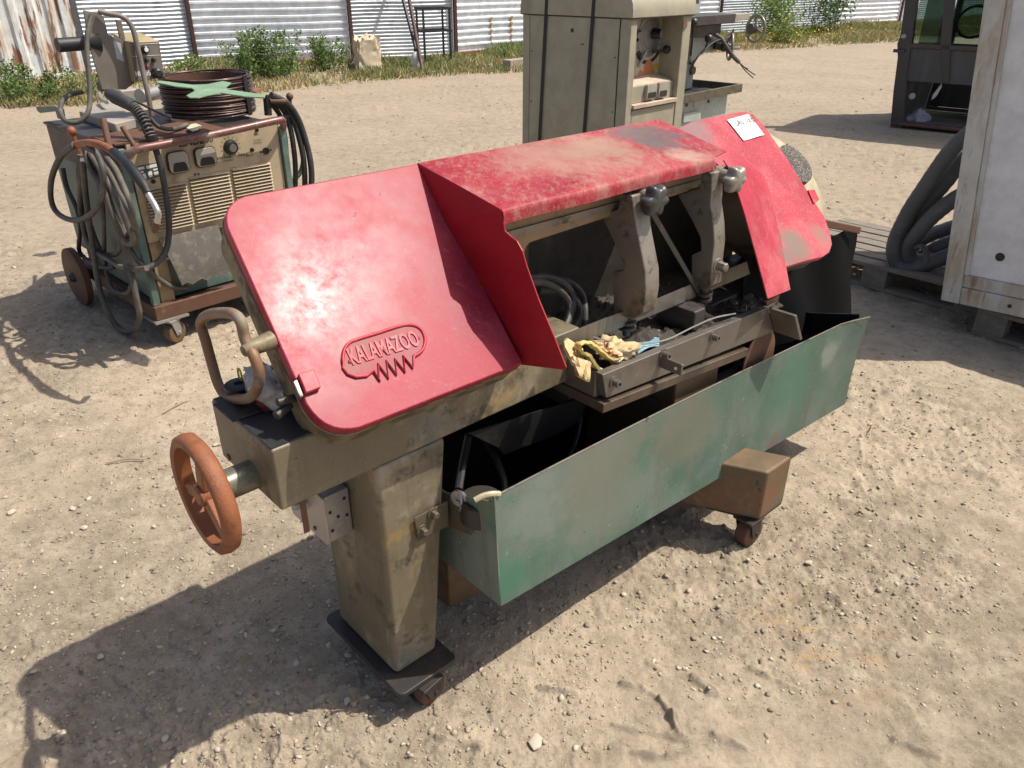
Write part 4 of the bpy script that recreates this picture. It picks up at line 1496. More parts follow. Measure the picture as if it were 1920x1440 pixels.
GL = 'loose pale stones on the dirt yard'
stone('stone', 1005, 1392, 30, SM[2], 'largest flat whitish stone at the bottom edge of the yard view', None, .35)
stone('stone', 650, 1315, 17, SM[2], 'smooth pale stone in the saw shadow left of the base plate')
stone('stone', 1516, 1057, 14, SM[2], 'pale angular stone in the sun to the right of the far saw caster')
for (u, v, w_) in ((616, 1212, 13), (543, 1349, 11), (158, 991, 13), (136, 955, 12), (23, 962, 14),
                   (310, 1385, 16), (190, 1235, 13), (66, 1265, 11), (215, 1055, 9), (405, 835, 11), (435, 1062, 9), (290, 990, 10), (520, 1300, 11),
                   (285, 1265, 12), (700, 1222, 10), (120, 1375, 11), (1285, 1255, 10), (1350, 1195, 9)):
    stone('stone', u, v, w_, SM[2], 'small loose pale stone lying on the trodden dirt', GL)
# dry twigs
for (u0, v0, u1, v1, lab) in ((306, 777, 352, 753, 'thin bent dry twig on the dirt behind the crank wheel'), (200, 872, 272, 866, 'straight thin dry stalk lying on the open dirt, far from the saw'),
                              (1628, 822, 1641, 792, 'short upright dry stalk in the dirt past the chip tray end')):
    a, b_ = ground_at(u0, v0), ground_at(u1, v1)
    a[2] = float(ground_h(a[0], a[1])) + .006
    b_[2] = float(ground_h(b_[0], b_[1])) + .007
    m_ = (a + b_) / 2 + np.array([.004, .012, .004])
    q = MB()
    q.tube(smooth_path([a, m_, b_], 4), 0.0028, 6)
    q.done('twig', worn("dry_twig", (0.34, 0.24, 0.16), (), .8, .05), label=lab, cat='twig')
# =================================================================== welding power source on its trolley
Wd = Fr(-1.69, 3.40, 46.0)
M['wgreen'] = worn("blue_green_enamel", (0.085, 0.135, 0.115), [((0.20, 0.22, 0.17), 5, .48, .64, .7), (RUSTD, 7, .58, .7, .7), (DUST, 14, .58, .8, .35)], .5, .1)
M['wpanel'] = worn("dusty_cream_panel", (0.42, 0.335, 0.22), [((0.27, 0.19, 0.10), 6, .44, .64, .7), ((0.16, 0.12, 0.08), 14, .54, .68, .6), (GRIME, 60, .68, .72, .8)], .55, .1)
M['cable'] = worn("dusty_grey_cable", (0.070, 0.064, 0.055), [((0.17, 0.145, 0.115), 9, .42, .66, .7), (GRIME, 24, .6, .7, .6)], .65, .1)
M['cable_dark'] = worn("dark_rubber_cable", (0.030, 0.030, 0.031), [((0.10, 0.092, 0.08), 9, .48, .7, .6)], .55, .1)
M['taupe'] = worn("taupe_painted_steel", (0.17, 0.145, 0.12), [((0.26, 0.225, 0.19), 6, .5, .7, .5), (GRIME, 30, .64, .72, .6)], .5, .1)
M['ltgrey'] = worn("dusty_light_grey_tray", (0.30, 0.27, 0.225), [(DUST, 8, .5, .7, .6), (GRIME, 30, .64, .72, .6)], .55, .1)
M['mat'] = worn("dusty_rubber_mat", (0.115, 0.105, 0.09), [((0.25, 0.22, 0.18), 24, .48, .66, .6), (GRIME, 9, .6, .75, .4)], .8, .05)
M['steelbar'] = worn("worn_purple_bar", (0.17, 0.075, 0.065), [((0.34, 0.30, 0.25), 9, .46, .62, .8), (RUST, 14, .58, .7, .6)], .42, .1, .25)
M['glass_dull'] = worn("dusty_meter_glass", (0.36, 0.33, 0.27), [((0.16, 0.15, 0.12), 9, .52, .68, .5)], .25, .08)
M['bezel'] = worn("black_bezel", (0.022, 0.021, 0.02), [(DUST, 20, .6, .8, .4)], .4, .1)

wz = 0.93
weld = thing('welding_machine', 'old cream fronted welding power source with louvres on a rusty wheeled trolley', 'welding machine', Wd.w((0.4, 0.45, 0)))
# trolley
for (a, e) in (((-.02, .81), (-.02, .025)), ((-.02, .81), (.93, .975))):
    b = MB(Wd)
    b.box(a[0], a[1], e[0], e[1], .137, .205)
    b.done('trolley_rail', M['rust_dark'], weld, bevel=.004)
for l0 in (-.0199, .765):
    b = MB(Wd)
    b.box(l0, l0 + .044, .0251, .9299, .138, .204)
    b.done('trolley_rail', M['rust_dark'], weld, bevel=.004)
b = MB(Wd)
b.box(.03, .76, .03, .92, .18, .20)
b.done('trolley_deck', M['dark_metal'], weld)
b = MB(Wd)
b.box(-.035, .13, -.035, .10, .126, .1365)
b.done('caster_plate', M['zinc'], weld)
caster(Wd, weld, .045, -.005, rad(205), 0.055, 0.126, 'footrust', 'zinc', 0.045)
caster(Wd, weld, .74, .02, rad(190), 0.055, 0.126, 'footrust', 'zinc', 0.045)
for l_ in (-.075, .84):
    b = MB(Wd)
    b.lathe((l_, .84, .158), (-1, 0, 0), [(-.022, .150), (-.020, .156), (.012, .156), (.014, .150), (.015, .03)], 40)
    wl_ = b.done('disc_wheel', M['rust_dark'], weld)
    b = MB(Wd)
    b.lathe((l_ - .015, .84, .158), (-1, 0, 0), [(0, .028), (.012, .024), (.025, .014)], 12)
    b.done('wheel_hub', M['dark_metal'], wl_)
# body
b = MB(Wd)
b.box(.022, .775, .05, .89, .206, .925)
b.done('body', M['wgreen'], weld, bevel=.006)
b = MB(Wd)
b.box(.0, .0215, .03, .92, .30, .93)
sp = b.done('side_panel', M['wgreen'], weld, bevel=.003)
b = MB(Wd)
b.box(-.002, .0, .05, .90, .78, .925)
b.done('side_upper_band', worn("dark_brown_paint", (0.075, 0.062, 0.05), [(RUSTD, 7, .5, .7, .7)], .6, .1), sp)  # darker brown band along the top of the side panel
for l0 in (-.012, .775):
    b = MB(Wd)
    b.box(l0, l0 + .032, -.004, .028, .205, .93)
    b.done('corner_post', M['wgreen'], weld, bevel=.003)
b = MB(Wd)
b.box(.032, .772, .012, .048, .50, .945)
pan = b.done('front_panel', M['wpanel'], weld, bevel=.004)
b = MB(Wd)
b.box(.035, .10, .015, .05, .206, .498)
b.done('front_post', worn("ochre_stained_board", (0.30, 0.22, 0.12), [(GRIME, 8, .5, .7, .7)], .7, .1), weld)
pw = .0118
P2 = lambda u, v, w=pw: Wd.W(u, v, w)


def panel_patch(px, depth, name, mat, parent, bevel=0.0, w=pw):
    b = MB(Wd)
    b.prism([P2(u, v, w) for u, v in px], (0, -depth, 0))
    return b.done(name, mat, parent, bevel=bevel)


# louvres
z0 = P2(280, 352)[2]
cols = []
for (tlx, tly, trx, try_, blx, bly, n) in ((268, 356, 347, 338, 292, 437, 14), (353, 334, 427, 317, 375, 419, 14), (433, 317, 505, 302, 455, 398, 14)):
    a, e, c_ = P2(tlx, tly), P2(trx, try_), P2(blx, bly)
    cols.append((a[0], e[0], (a[2] + e[2]) / 2, c_[2], n))
for (l0, l1, zt_, zb2, n) in cols:
    l0 = max(l0, .06)
    l1 = min(l1, .765)
    pitch = (zt_ - zb2) / n
    b = MB(Wd)
    b.prism([(l0, pw, zt_), (l0, pw - .004, zt_ - pitch * .10), (l0, pw - .016, zt_ - pitch * .62), (l0, pw, zt_ - pitch * .66)], (l1 - l0, 0, 0))
    lv = b.done('louvre', M['wpanel'], pan, bevel=.0015)
    o0 = ORG[lv.name].copy()
    b = MB(Wd)
    b.box(l0 + .004, l1 - .004, pw - .0008, pw, zt_ - pitch * .98, zt_ - pitch * .64)
    sl = b.done('vent_slot', M['tray_in'], pan)
    s0 = ORG[sl.name].copy()
    for k in range(1, n):
        dup(lv, 'louvre', pan, o0 - np.array([0, 0, pitch * k]))
        dup(sl, 'vent_slot', pan, s0 - np.array([0, 0, pitch * k]))
# meters, dial, sockets, plates, lettering
for px in (((307, 286), (346, 280), (356, 319), (321, 328)), ((361, 278), (399, 272), (405, 307), (369, 317))):
    q = [P2(u, v) for u, v in px]
    ce = np.mean(q, axis=0)
    hw_, hh = .5 * (abs(q[1][0] - q[0][0]) + abs(q[2][0] - q[3][0])) / 2 + .004, .5 * ((q[0][2] + q[1][2]) - (q[2][2] + q[3][2])) / 2
    ol = round_poly([(ce[0] - hw_, ce[2] - hh), (ce[0] + hw_, ce[2] - hh), (ce[0] + hw_, ce[2] + hh), (ce[0] - hw_, ce[2] + hh)], .022, 4)
    b = MB(Wd)
    b.prism([np.array([p[0], pw, p[1]]) for p in ol], (0, -.014, 0))
    mt = b.done('meter', M['bezel'], pan, bevel=.002)
    ol = round_poly([(ce[0] - hw_ + .004, ce[2] - hh + .004), (ce[0] + hw_ - .004, ce[2] - hh + .004), (ce[0] + hw_ - .004, ce[2] + hh - .004), (ce[0] - hw_ + .004, ce[2] + hh - .004)], .020, 4)
    b = MB(Wd)
    b.prism([np.array([p[0], pw - .0141, p[1]]) for p in ol], (0, -.004, 0))
    b.done('meter_face', M['glass_dull'], mt, bevel=.0015)
    b = MB(Wd)
    ol = round_poly([(ce[0] - hw_ * .72, ce[2] - hh + .008), (ce[0] + hw_ * .76, ce[2] - hh + .008), (ce[0] + hw_ * .56, ce[2] + hh * .0), (ce[0] - hw_ * .52, ce[2] + hh * .0)], .010, 3)
    b.prism([np.array([p[0], pw - .0182, p[1]]) for p in ol], (0, -.001, 0))
    b.done('meter_mask', M['bezel'], mt)
p = P2(432, 276)
b = MB(Wd)
b.lathe((p[0], pw, p[2]), (0, -1, 0), [(0, .036), (.004, .036), (.006, .030), (.026, .027), (.0265, .022)], 30)
kn = b.done('dial_knob', M['bezel'], pan)
b = MB(Wd)
b.lathe((p[0], pw - .0266, p[2]), (0, -1, 0), [(0, .019), (.002, .018)], 24)
b.done('dial_cap', M['zinc'], kn)
for k in range(11):
    a = rad(-40 + 26 * k)
    d_ = np.array([math.cos(a), 0, math.sin(a)])
    t_ = np.array([-math.sin(a), 0, math.cos(a)])
    b = MB(Wd)
    c0 = np.array([p[0], pw - .0006, p[2]])
    b.poly([c0 + d_ * .042 - t_ * .001, c0 + d_ * .052 - t_ * .001, c0 + d_ * .052 + t_ * .001, c0 + d_ * .042 + t_ * .001])
    b.done('dial_mark', M['ink'], pan, smooth=0)
for (u, v, r) in ((498, 283, .017), (472, 281, .010), (489, 285, .004), (507, 281, .004), (481, 244, .009), (365, 327, .004), (372, 326, .004), (287, 340, .010)):
    q = P2(u, v)
    b = MB(Wd)
    b.lathe((q[0], pw, q[2]), (0, -1, 0), [(0, r), (.006, r), (.0065, r * .7), (.003, r * .6)], 16)
    b.done('socket', M['bezel'], pan)
pl_ = panel_patch(((250, 313), (300, 303), (302, 330), (263, 341)), .0015, 'rating_plate', worn("dark_green_plate", (0.07, 0.105, 0.085), [(DUST, 20, .55, .75, .3)], .4, .1), pan)
for (x0, y0, x1, y1) in ((.05, .1, .38, .26), (.45, .08, .95, .3), (.05, .36, .30, .48), (.12, .55, .34, .9), (.45, .5, .62, .88), (.7, .4, .95, .52), (.7, .62, .95, .85)):
    A, Bp, Cp, Dp = P2(250, 313, pw - .0022), P2(300, 303, pw - .0022), P2(302, 330, pw - .0022), P2(263, 341, pw - .0022)
    f_ = lambda x, y: (A * (1 - x) + Bp * x) * (1 - y) + (Dp * (1 - x) + Cp * x) * y
    b = MB(Wd)
    b.poly([f_(x0, y0), f_(x1, y0), f_(x1, y1), f_(x0, y1)])
    b.done('plate_field', M['white'], pl_, smooth=0)


def panel_text(txt, u, v, size, shear=0.0, bold=0.0, sx=1.0, mat='ink', frame=Wd, w=None, parent=None, name='lettering'):
    q = frame.W(u, v, pw if w is None else w)
    V, Fs = text_mesh(lambda x, y, h: (q[0] + x * sx, q[1] - .0012, q[2] + y), txt, size, 0, shear, bold)
    b = MB(frame)
    b.add(V, Fs)
    return b.done(name, M[mat], parent or pan, smooth=0, kind='stuff')


panel_text("LINDE", 358, 267, .040, .2, .0016, 1.1)
panel_text("650", 388, 262, .040, .1, .0, 1.0)
panel_text("VOLTAGE / CURRENT", 437, 293, .017, 0, .0004)
panel_text("CONTROL", 428, 301, .011)
panel_text("REMOTE", 468, 292, .011)
panel_text("PILOT", 481, 252, .011)
panel_text("OUTPUT", 483, 263, .011)
panel_text("CONTROL", 483, 268, .010)
# handle bar over the front and top deck
bar_ = [P2(u, v, w) for u, v, w in ((236, 296, .0), (243, 286, -.035), (262, 279, -.055), (310, 270, -.06), (420, 248, -.06), (520, 226, -.06), (529, 228, -.05), (531, 236, -.01), (531, 238, .03))]
b = MB(Wd)
b.tube(smooth_path(bar_, 6), .0175, 12)
b.done('handle_bar', M['steelbar'], weld, smooth=80)
b = MB(Wd)
b.box(-.01, .79, .03, .92, .931, .942)
b.done('top_deck', M['dark_metal'], weld, bevel=.002)
b = MB(Wd)
b.hexa([(-.012, .012, .945), (.5, .012, .95), (.5, .35, .95), (-.012, .30, .945), (-.012, .012, .951), (.5, .012, .957), (.5, .35, .957), (-.012, .30, .951)])
b.done('deck_flap', M['rust_dark'], weld)
# pins with ball heads, stubs of old brackets
for (px, r, ball) in (((150, 290, .0, 134, 246), .010, .021), ((0, 0, 0, 0, 0), 0, 0)):
    if r:
        a, e = Wd.Lp(px[0], px[1], -.075), Wd.Lp(px[3], px[4], -.085)
        b = MB(Wd)
        b.tube([a, e], r, 10)
        pn = b.done('hook_pin', M['rust'], weld)
        b = MB(Wd)
        b.lathe(e, (0, 0, 1), [(-ball, .004), (-ball * .7, ball * .7), (0, ball), (ball * .7, ball * .7), (ball, .004)], 14)
        b.done('pin_head', M['rust'], pn, smooth=80)
        b = MB(Wd)
        b.tube([a, a + (.09, .0, -.01)], r, 8)
        b.done('pin_stub', M['rust'], pn)
a, e = Wd.W(547, 216, .30), Wd.W(543, 181, .30)
b = MB(Wd)
b.tube([a, e], .009, 10)
pn = b.done('hook_pin', M['rust_dark'], weld)
b = MB(Wd)
b.lathe(e, (0, 0, 1), [(-.02, .004), (-.014, .014), (0, .02), (.014, .014), (.02, .004)], 14)
b.done('pin_head', M['rust_dark'], pn, smooth=80)
b = MB(Wd)
b.tube([a, a + (-.2, 0, -.01)], .009, 8)
b.done('pin_stub', M['rust_dark'], pn)
for (u0, v0, u1, v1, w, r) in ((193, 223, 206, 280, .0, .014), (229, 238, 255, 278, .0, .011)):
    b = MB(Wd)
    b.tube([Wd.W(u1, v1, w), Wd.W(u0, v0, w + .06)], r, 10)
    b.done('bracket_stub', M['rust_dark'], weld)
for (u0, v0, u1, v1, w, r) in ((500, 178, 503, 216, .28, .020), (505, 189, 535, 190, .26, .013)):
    b = MB(Wd)
    b.tube([Wd.W(u1, v1, w), Wd.W(u0, v0, w)], r, 10)
    b.done('bracket_stub', M['dark_metal'] if r > .015 else M['rust_dark'], weld)
b = MB(Wd)
q = Wd.Lp(85, 206, .02)
b.prism([Wd.Lp(u, v, .02) for u, v in ((67, 200), (104, 199), (112, 205), (115, 224), (108, 222), (104, 209), (75, 212), (70, 208))], (.02, 0, 0))
b.done('rear_hook', M['wgreen'], weld)
# rubber mat hanging below the louvres
rows = []
A, Bp, Cp, Dp = Wd.W(297, 447, .0), Wd.W(408, 421, .0), Wd.W(432, 510, -.03), Wd.W(341, 535, -.03)
for j in range(9):
    rows.append([(A * (1 - i / 10) + Bp * i / 10) * (1 - j / 8) + (Dp * (1 - i / 10) + Cp * i / 10) * j / 8 + np.array([0, -.012 * math.sin(j / 8 * 3), (.010 * math.sin(i * 2.1) * (j == 8))]) for i in range(11)])
b = MB(Wd)
b.grid(rows)
b.done('hanging_mat', M['mat'], weld, solid=.006, smooth=60)

# ---- cables hung on the pin at the left side
def cable(name, pts, r, mat, label, cat='cable', fr=Wd, n=9, k=6, closed=False):
    b = MB(fr)
    b.tube(smooth_path(pts, k, closed), r, n, closed)
    return b.done(name, M[mat], None, smooth=80, label=label, cat=cat)


def LP(u, v, l):
    return Wd.Lp(u, v, l)


torch = thing('welding_torch', 'black gripped welding torch with bare bent neck hanging over the green side panel', 'welding torch', Wd.w(LP(283, 380, -.10)))
b = MB(Wd)
tp = [LP(213, 285, -.115), LP(235, 305, -.125), LP(252, 325, -.13), LP(268, 345, -.13), LP(277, 362, -.13)]
b.tube(smooth_path(tp, 4), [.019] * 5 + [.022] * 5 + [.020] * 4 + [.018] * 3, 10)
b.done('grip', M['black'], torch, smooth=70)
b = MB(Wd)
b.tube(smooth_path([LP(277, 362, -.13), LP(284, 374, -.13), LP(292, 388, -.13), LP(297, 402, -.13), LP(294, 418, -.13)], 5), .0115, 10)
b.done('neck', worn("bare_alloy", (0.5, 0.49, 0.47), [(DUST, 14, .5, .7, .5)], .35, .1, .6), torch, smooth=70)
b = MB(Wd)
b.tube([LP(294.5, 417, -.13), LP(291, 432, -.13)], [.014, .013], 12)
b.done('nozzle', M['rust_dark'], torch, smooth=50)
b = MB(Wd)
b.tube(smooth_path([LP(140, 272, -.10), LP(165, 268, -.11), LP(190, 272, -.115), LP(213, 285, -.115)], 6), .0165, 10)
b.done('sleeve', M['rust'], torch, smooth=80)
b = MB(Wd)
loop = [(140, 272), (115, 292), (98, 330), (95, 365), (102, 392), (120, 408), (145, 413), (170, 402), (187, 380), (194, 350), (193, 320), (187, 300), (178, 285), (165, 278)]
b.tube(smooth_path([LP(u, v, -.115 - .01 * math.sin(i)) for i, (u, v) in enumerate(loop)], 5), .0135, 10)
b.done('cable_loop', M['cable'], torch, smooth=80)
lab = ['thick grey welding cable in a long sagging loop nearly touching the dirt', 'grey welding cable hanging in a narrow loop against the green side panel',
       'grey cable hanging innermost beside the front corner post', 'dark cable hanging lowest round the rear of the side panel', 'doubled grey cable hanging behind the torch loop',
       'dusty hose crossing low behind the sagging cable loop', 'grey cable end trailing over the trolley deck']
P_ = lambda lst, l0: [LP(u, v, l0 - .012 * math.sin(i * 1.1)) for i, (u, v) in enumerate(lst)]
cable('hanging_cable', P_([(160, 285), (172, 320), (190, 350), (210, 400), (228, 440), (240, 485), (250, 530), (258, 570), (262, 595), (252, 617), (236, 622), (220, 612), (205, 590), (192, 560), (182, 520), (175, 470), (168, 420), (160, 360), (155, 300)], -.10), .0135, 'cable', lab[0])
cable('hanging_cable', P_([(165, 284), (185, 310), (200, 345), (220, 400), (235, 440), (246, 432), (252, 420), (245, 385), (232, 350), (215, 315), (195, 292), (172, 280)], -.07), .0125, 'cable', lab[1])
cable('hanging_cable', P_([(180, 290), (205, 325), (225, 365), (245, 400), (255, 425), (258, 440), (250, 455), (238, 445), (225, 410), (205, 360), (188, 310)], -.05), .0115, 'cable', lab[2])
cable('hanging_cable', P_([(118, 315), (125, 350), (145, 395), (150, 430), (148, 465), (155, 480), (175, 495), (200, 503), (215, 500)], -.045), .011, 'cable_dark', lab[3])
cable('hanging_cable', P_([(150, 290), (152, 330), (150, 380), (155, 420), (165, 455), (185, 475), (210, 490), (225, 500), (250, 505), (275, 503)], -.085), .0125, 'cable', lab[4])
cable('hanging_cable', P_([(172, 300), (190, 370), (195, 430), (196, 480), (202, 520), (215, 545), (238, 550), (246, 535)], -.05), .010, 'cable', lab[5])
cable('hanging_cable', [Wd.Lp(240, 460, -.03), Wd.Lp(255, 485, -.03), Wd.W(275, 505, -.02), Wd.W(300, 525, -.01), Wd.W(325, 538, .0), Wd.W(350, 540, .02)], .0125, 'cable', lab[6])
cable('hanging_cable', P_([(150, 286), (148, 330), (158, 380), (172, 430), (190, 470), (214, 478), (226, 460), (222, 420), (208, 370), (192, 330), (176, 290)], -.06), .012, 'cable', 'grey cable loop hanging low behind the bent torch neck')
cable('hanging_cable', P_([(168, 286), (196, 330), (222, 380), (240, 425), (250, 448), (242, 458), (228, 445), (210, 400), (192, 345)], -.09), .0125, 'cable', 'outer grey cable of the bunch slanting towards the louvres')
# coil of cables hung at the far right side of the machine
rl = ['outermost black cable arc on the welder beyond the red saw cover', 'second black cable arc of the bunch behind the red saw cover', 'third black cable arc of the bunch hanging right of the louvres',
      'innermost black cable arc beside the cream panel', 'shortest dark cable loop inside the bunch of arcs']
for k, pts in enumerate(([(508, 178), (540, 195), (560, 225), (575, 270), (583, 310), (584, 345), (578, 385)], [(506, 182), (535, 200), (552, 230), (566, 280), (571, 320), (572, 370)],
                         [(505, 186), (530, 205), (544, 240), (552, 290), (554, 330), (552, 370)], [(504, 190), (524, 215), (533, 250), (537, 290), (536, 330), (532, 365)],
                         [(512, 190), (545, 215), (562, 255), (568, 300), (562, 325), (548, 340)])):
    cable('cable_arc', [Wd.W(u, v, .26 + .03 * k + .02 * math.sin(i + k)) for i, (u, v) in enumerate(pts)], .0165 - .001 * k, 'cable_dark', rl[k], group='cables bunched on the far side of the welder') if False else \
        cable('cable_arc', [Wd.W(u, v, .26 + .03 * k + .02 * math.sin(i + k)) for i, (u, v) in enumerate(pts)], .0165 - .001 * k, 'cable_dark', rl[k])

# ---- wire feeder standing on the deck
DZ = .955
feed = thing('wire_feeder', 'taupe wire feeder with control box and bent tube handle standing on the welder', 'wire feeder', Wd.w((.25, .6, DZ)))
zf = lambda u, v, z=DZ: Wd.Z(u, v, z)
b = MB(Wd)
q = [zf(148, 208, .985), zf(190, 190, .985), zf(300, 212, .985), zf(215, 232, .985)]
q2 = [zf(148, 208, .985), zf(205, 186, .985), zf(255, 222, .985), zf(213, 232, .985)]
b.prism(q2, (0, 0, -.045))
b.done('base_tray', M['ltgrey'], feed, bevel=.006)
wpl = .46
pp = lambda u, v, w=wpl: Wd.W(u, v, w)
# upright plate with two windows
out = [(160, 24), (166, 21), (186, 23), (223, 36), (233, 40), (246, 100), (255, 158), (228, 168), (200, 152), (180, 120), (168, 70)]
b = MB(Wd)
b.prism([pp(u, v) for u, v in ((157, 19), (187, 24), (195, 32), (203, 65), (224, 72), (236, 79), (252, 156), (236, 168), (192, 168), (172, 100), (162, 52))], (0, .012, 0))
b.prism([pp(u, v) for u, v in ((217, 36), (228, 39), (236.5, 78), (225, 72))], (0, .0119, 0))
b.done('bracket_plate', M['taupe'], feed, bevel=.002)
b = MB(Wd)
b.tube(smooth_path([pp(184, 21, wpl - .02), pp(205, 26, wpl - .03), pp(232, 33, wpl - .05), pp(248, 52, wpl - .06), pp(257, 85, wpl - .07), pp(267, 130, wpl - .08), pp(277, 175, wpl - .1), pp(284, 216, wpl - .1)], 6), .0125, 10)
b.done('tube_handle', M['taupe'], feed, smooth=80)
b = MB(Wd)
q = [pp(u, v, wpl + .02) for u, v in ((133, 70), (147, 72), (155, 90), (142, 92))]
a, e = pp(108, 85, wpl + .03), pp(175, 80, wpl + .03)
b.tube([a, e], .030, 18)
b.done('spool_arm', M['black'], feed, smooth=50)
b = MB(Wd)
b.lathe(e, (1, 0, 0), [(-.025, .036), (.0, .042), (.02, .05)], 18)
b.done('spool_collar', M['bezel'], feed)
# control box
fw = wpl - .045
f = lambda u, v: Wd.W(u, v, fw)
bx4 = [f(253, 154), f(309, 145), f(299, 76), f(240, 79)]
b = MB(Wd)
dp = np.array([0, .16, 0])
b.hexa([bx4[0], bx4[1], bx4[1] + dp, bx4[0] + dp, bx4[3], bx4[2], bx4[2] + dp + (-.02, 0, .03), bx4[3] + dp + (.0, 0, .03)])
cb = b.done('control_box', worn("mustard_edged_box", (0.34, 0.27, 0.14), [(DUST, 8, .5, .7, .6)], .55, .1), feed, bevel=.004)
b = MB(Wd)
ce = np.mean(bx4, axis=0)
b.prism([ce + (p - ce) * .95 + (0, -.0005, 0) for p in bx4], (0, -.003, 0))
cf = b.done('box_front', M['taupe'], cb)
for (u, v, r, h, m) in ((271, 93, .018, .022, 'bezel'), (287, 112, .010, .020, 'dark_metal'), (274, 113, .009, .02, 'dark_metal'), (276, 125, .007, .008, 'redknob'), (293, 137, .024, .035, 'bezel')):
    q = Wd.W(u, v, fw - .0036)
    b = MB(Wd)
    b.lathe(q, (0, -1, 0), [(0, r), (h * .8, r * .9), (h, r * .6)], 18)
    kk = b.done('control_knob', M[m], cf)
    if u == 271:
        b = MB(Wd)
        b.lathe(q + (0, -h - .0002, 0), (0, -1, 0), [(0, r * .55), (.001, r * .5)], 14)
        b.done('knob_cap', M['white'], kk)
panel_text("MIG 35", 268, 138, .030, 0, .001, .8, 'white', Wd, fw - .003, cf)
ql = [f(244, 84), f(297, 81), f(300, 103), f(248, 106)]
b = MB(Wd)
b.tube([p + (0, -.0042, 0) for p in ql], .0008, 4, closed=True)
b.done('printed_outline', M['white'], cf)
# rating label on the plate
b = MB(Wd)
b.prism([pp(u, v, wpl - .0005) for u, v in ((212, 76), (226, 81), (233, 116), (219, 110))], (0, -.0008, 0))
lb = b.done('rating_label', worn("faded_label", (0.42, 0.42, 0.44), [((0.2, 0.2, 0.22), 40, .55, .65, .6)], .5, .05), feed)
# motor and gearbox of the feeder
b = MB(Wd)
q0, q1 = zf(262, 180, 1.02), zf(303, 172, 1.02)
b.tube([q0, q1], .036, 20)
b.done('feed_motor', M['zinc'], feed, smooth=50)
b = MB(Wd)
c_ = zf(240, 186, .99)
b.box(c_[0] - .05, c_[0] + .05, c_[1] - .05, c_[1] + .06, .975, 1.045)
b.done('gearbox', M['ltgrey'], feed, bevel=.01)
b = MB(Wd)
c_ = zf(195, 165, 1.0)
b.lathe((c_[0], c_[1], 1.03), (0, 0, 1), [(0, .012), (.03, .012), (.032, .03), (.046, .03), (.048, .02)], 18)
b.done('pressure_knob', M['bezel'], feed)
b = MB(Wd)
b.box(c_[0] - .03, c_[0] + .06, c_[1] - .04, c_[1] + .03, .985, 1.03)
b.done('roller_housing', M['dark_metal'], feed, bevel=.006)
b = MB(Wd)
b.tube(smooth_path([zf(186, 175, 1.02), zf(190, 185, 1.02), zf(200, 192, 1.02)], 4), .010, 8)
b.done('pressure_lever', M['zinc'], feed, smooth=80)
# feeder gun lead: grip, spring guard and cable running down the front
gun = thing('gun_lead', 'black lead with coiled spring guard running from the wire feeder down past the meters', 'cable', Wd.w(zf(240, 200, 1.0)))
G0, G1 = Wd.W(202, 175, .22), Wd.W(250, 200, .10)
b = MB(Wd)
b.tube([G0, G0 + (G1 - G0) * .3, G1], [.020, .030, .026], 14)
b.done('grip', M['cable_dark'], gun, smooth=70)
sp0, sp1 = G1, Wd.W(285, 262, -.03)
mid_ = Wd.W(268, 222, .03)
pth = smooth_path([sp0, mid_, sp1], 10)
b = MB(Wd)
b.tube(pth, .014, 10)
b.done('lead', M['cable_dark'], gun, smooth=80)
b = MB(Wd)
hel = []
P = np.array(pth)
for i in range(260):
    t = i / 259 * (len(P) - 1)
    k = min(int(t), len(P) - 2)
    c_ = P[k] + (P[k + 1] - P[k]) * (t - k)
    tg_ = (P[k + 1] - P[k]) / np.linalg.norm(P[k + 1] - P[k])
    u_ = np.cross(tg_, (0, 0, 1.0))
    u_ /= np.linalg.norm(u_)
    v_ = np.cross(tg_, u_)
    a = i * .31
    hel.append(c_ + (u_ * math.cos(a) + v_ * math.sin(a)) * .021)
b.tube(hel, .0038, 5)
b.done('spring_guard', M['cable'], gun, smooth=80)
b = MB(Wd)
b.tube([sp1 + (0, 0, .02), sp1 + (.002, -.004, -.028)], [.026, .023], 14)
b.done('ferrule', M['bezel'], gun)
b = MB(Wd)
b.tube(smooth_path([sp1, Wd.W(295, 290, -.05), Wd.W(305, 330, -.06), Wd.W(312, 370, -.07), Wd.W(317, 420, -.08), Wd.W(314, 460, -.09), Wd.W(302, 485, -.10), Wd.W(282, 500, -.10), Wd.W(258, 505, -.09), Wd.W(232, 503, -.07)], 6), .0135, 10)
b.done('lead_tail', M['cable_dark'], gun, smooth=80)
cable('feeder_cable', [zf(180, 40, 1.45) if False else Wd.W(172, 28, .44), Wd.W(165, 55, .42), Wd.W(163, 90, .40), Wd.W(167, 140, .38), Wd.W(169, 180, .35), Wd.W(165, 210, .32), Wd.W(148, 228, .33), Wd.W(125, 228, .36), Wd.W(114, 212, .42), Wd.W(116, 192, .5), Wd.W(130, 178, .55), Wd.W(155, 172, .6)], .011, 'cable', 'grey cable hanging in front of the feeder bracket and looping over the rear corner')
cable('feeder_cable', [Wd.W(282, 222, .05), Wd.W(295, 236, .05), Wd.W(315, 242, .06), Wd.W(335, 240, .10), Wd.W(350, 234, .16)], .010, 'cable', 'short grey cable on the deck in front of the wire coil')
cable('feeder_cable', [Wd.W(212, 168, .3), Wd.W(245, 185, .28), Wd.W(275, 200, .28), Wd.W(300, 212, .30), Wd.W(320, 220, .34)], .006, 'cable_dark', 'thin black wire slanting from the roller housing to the wire coil')

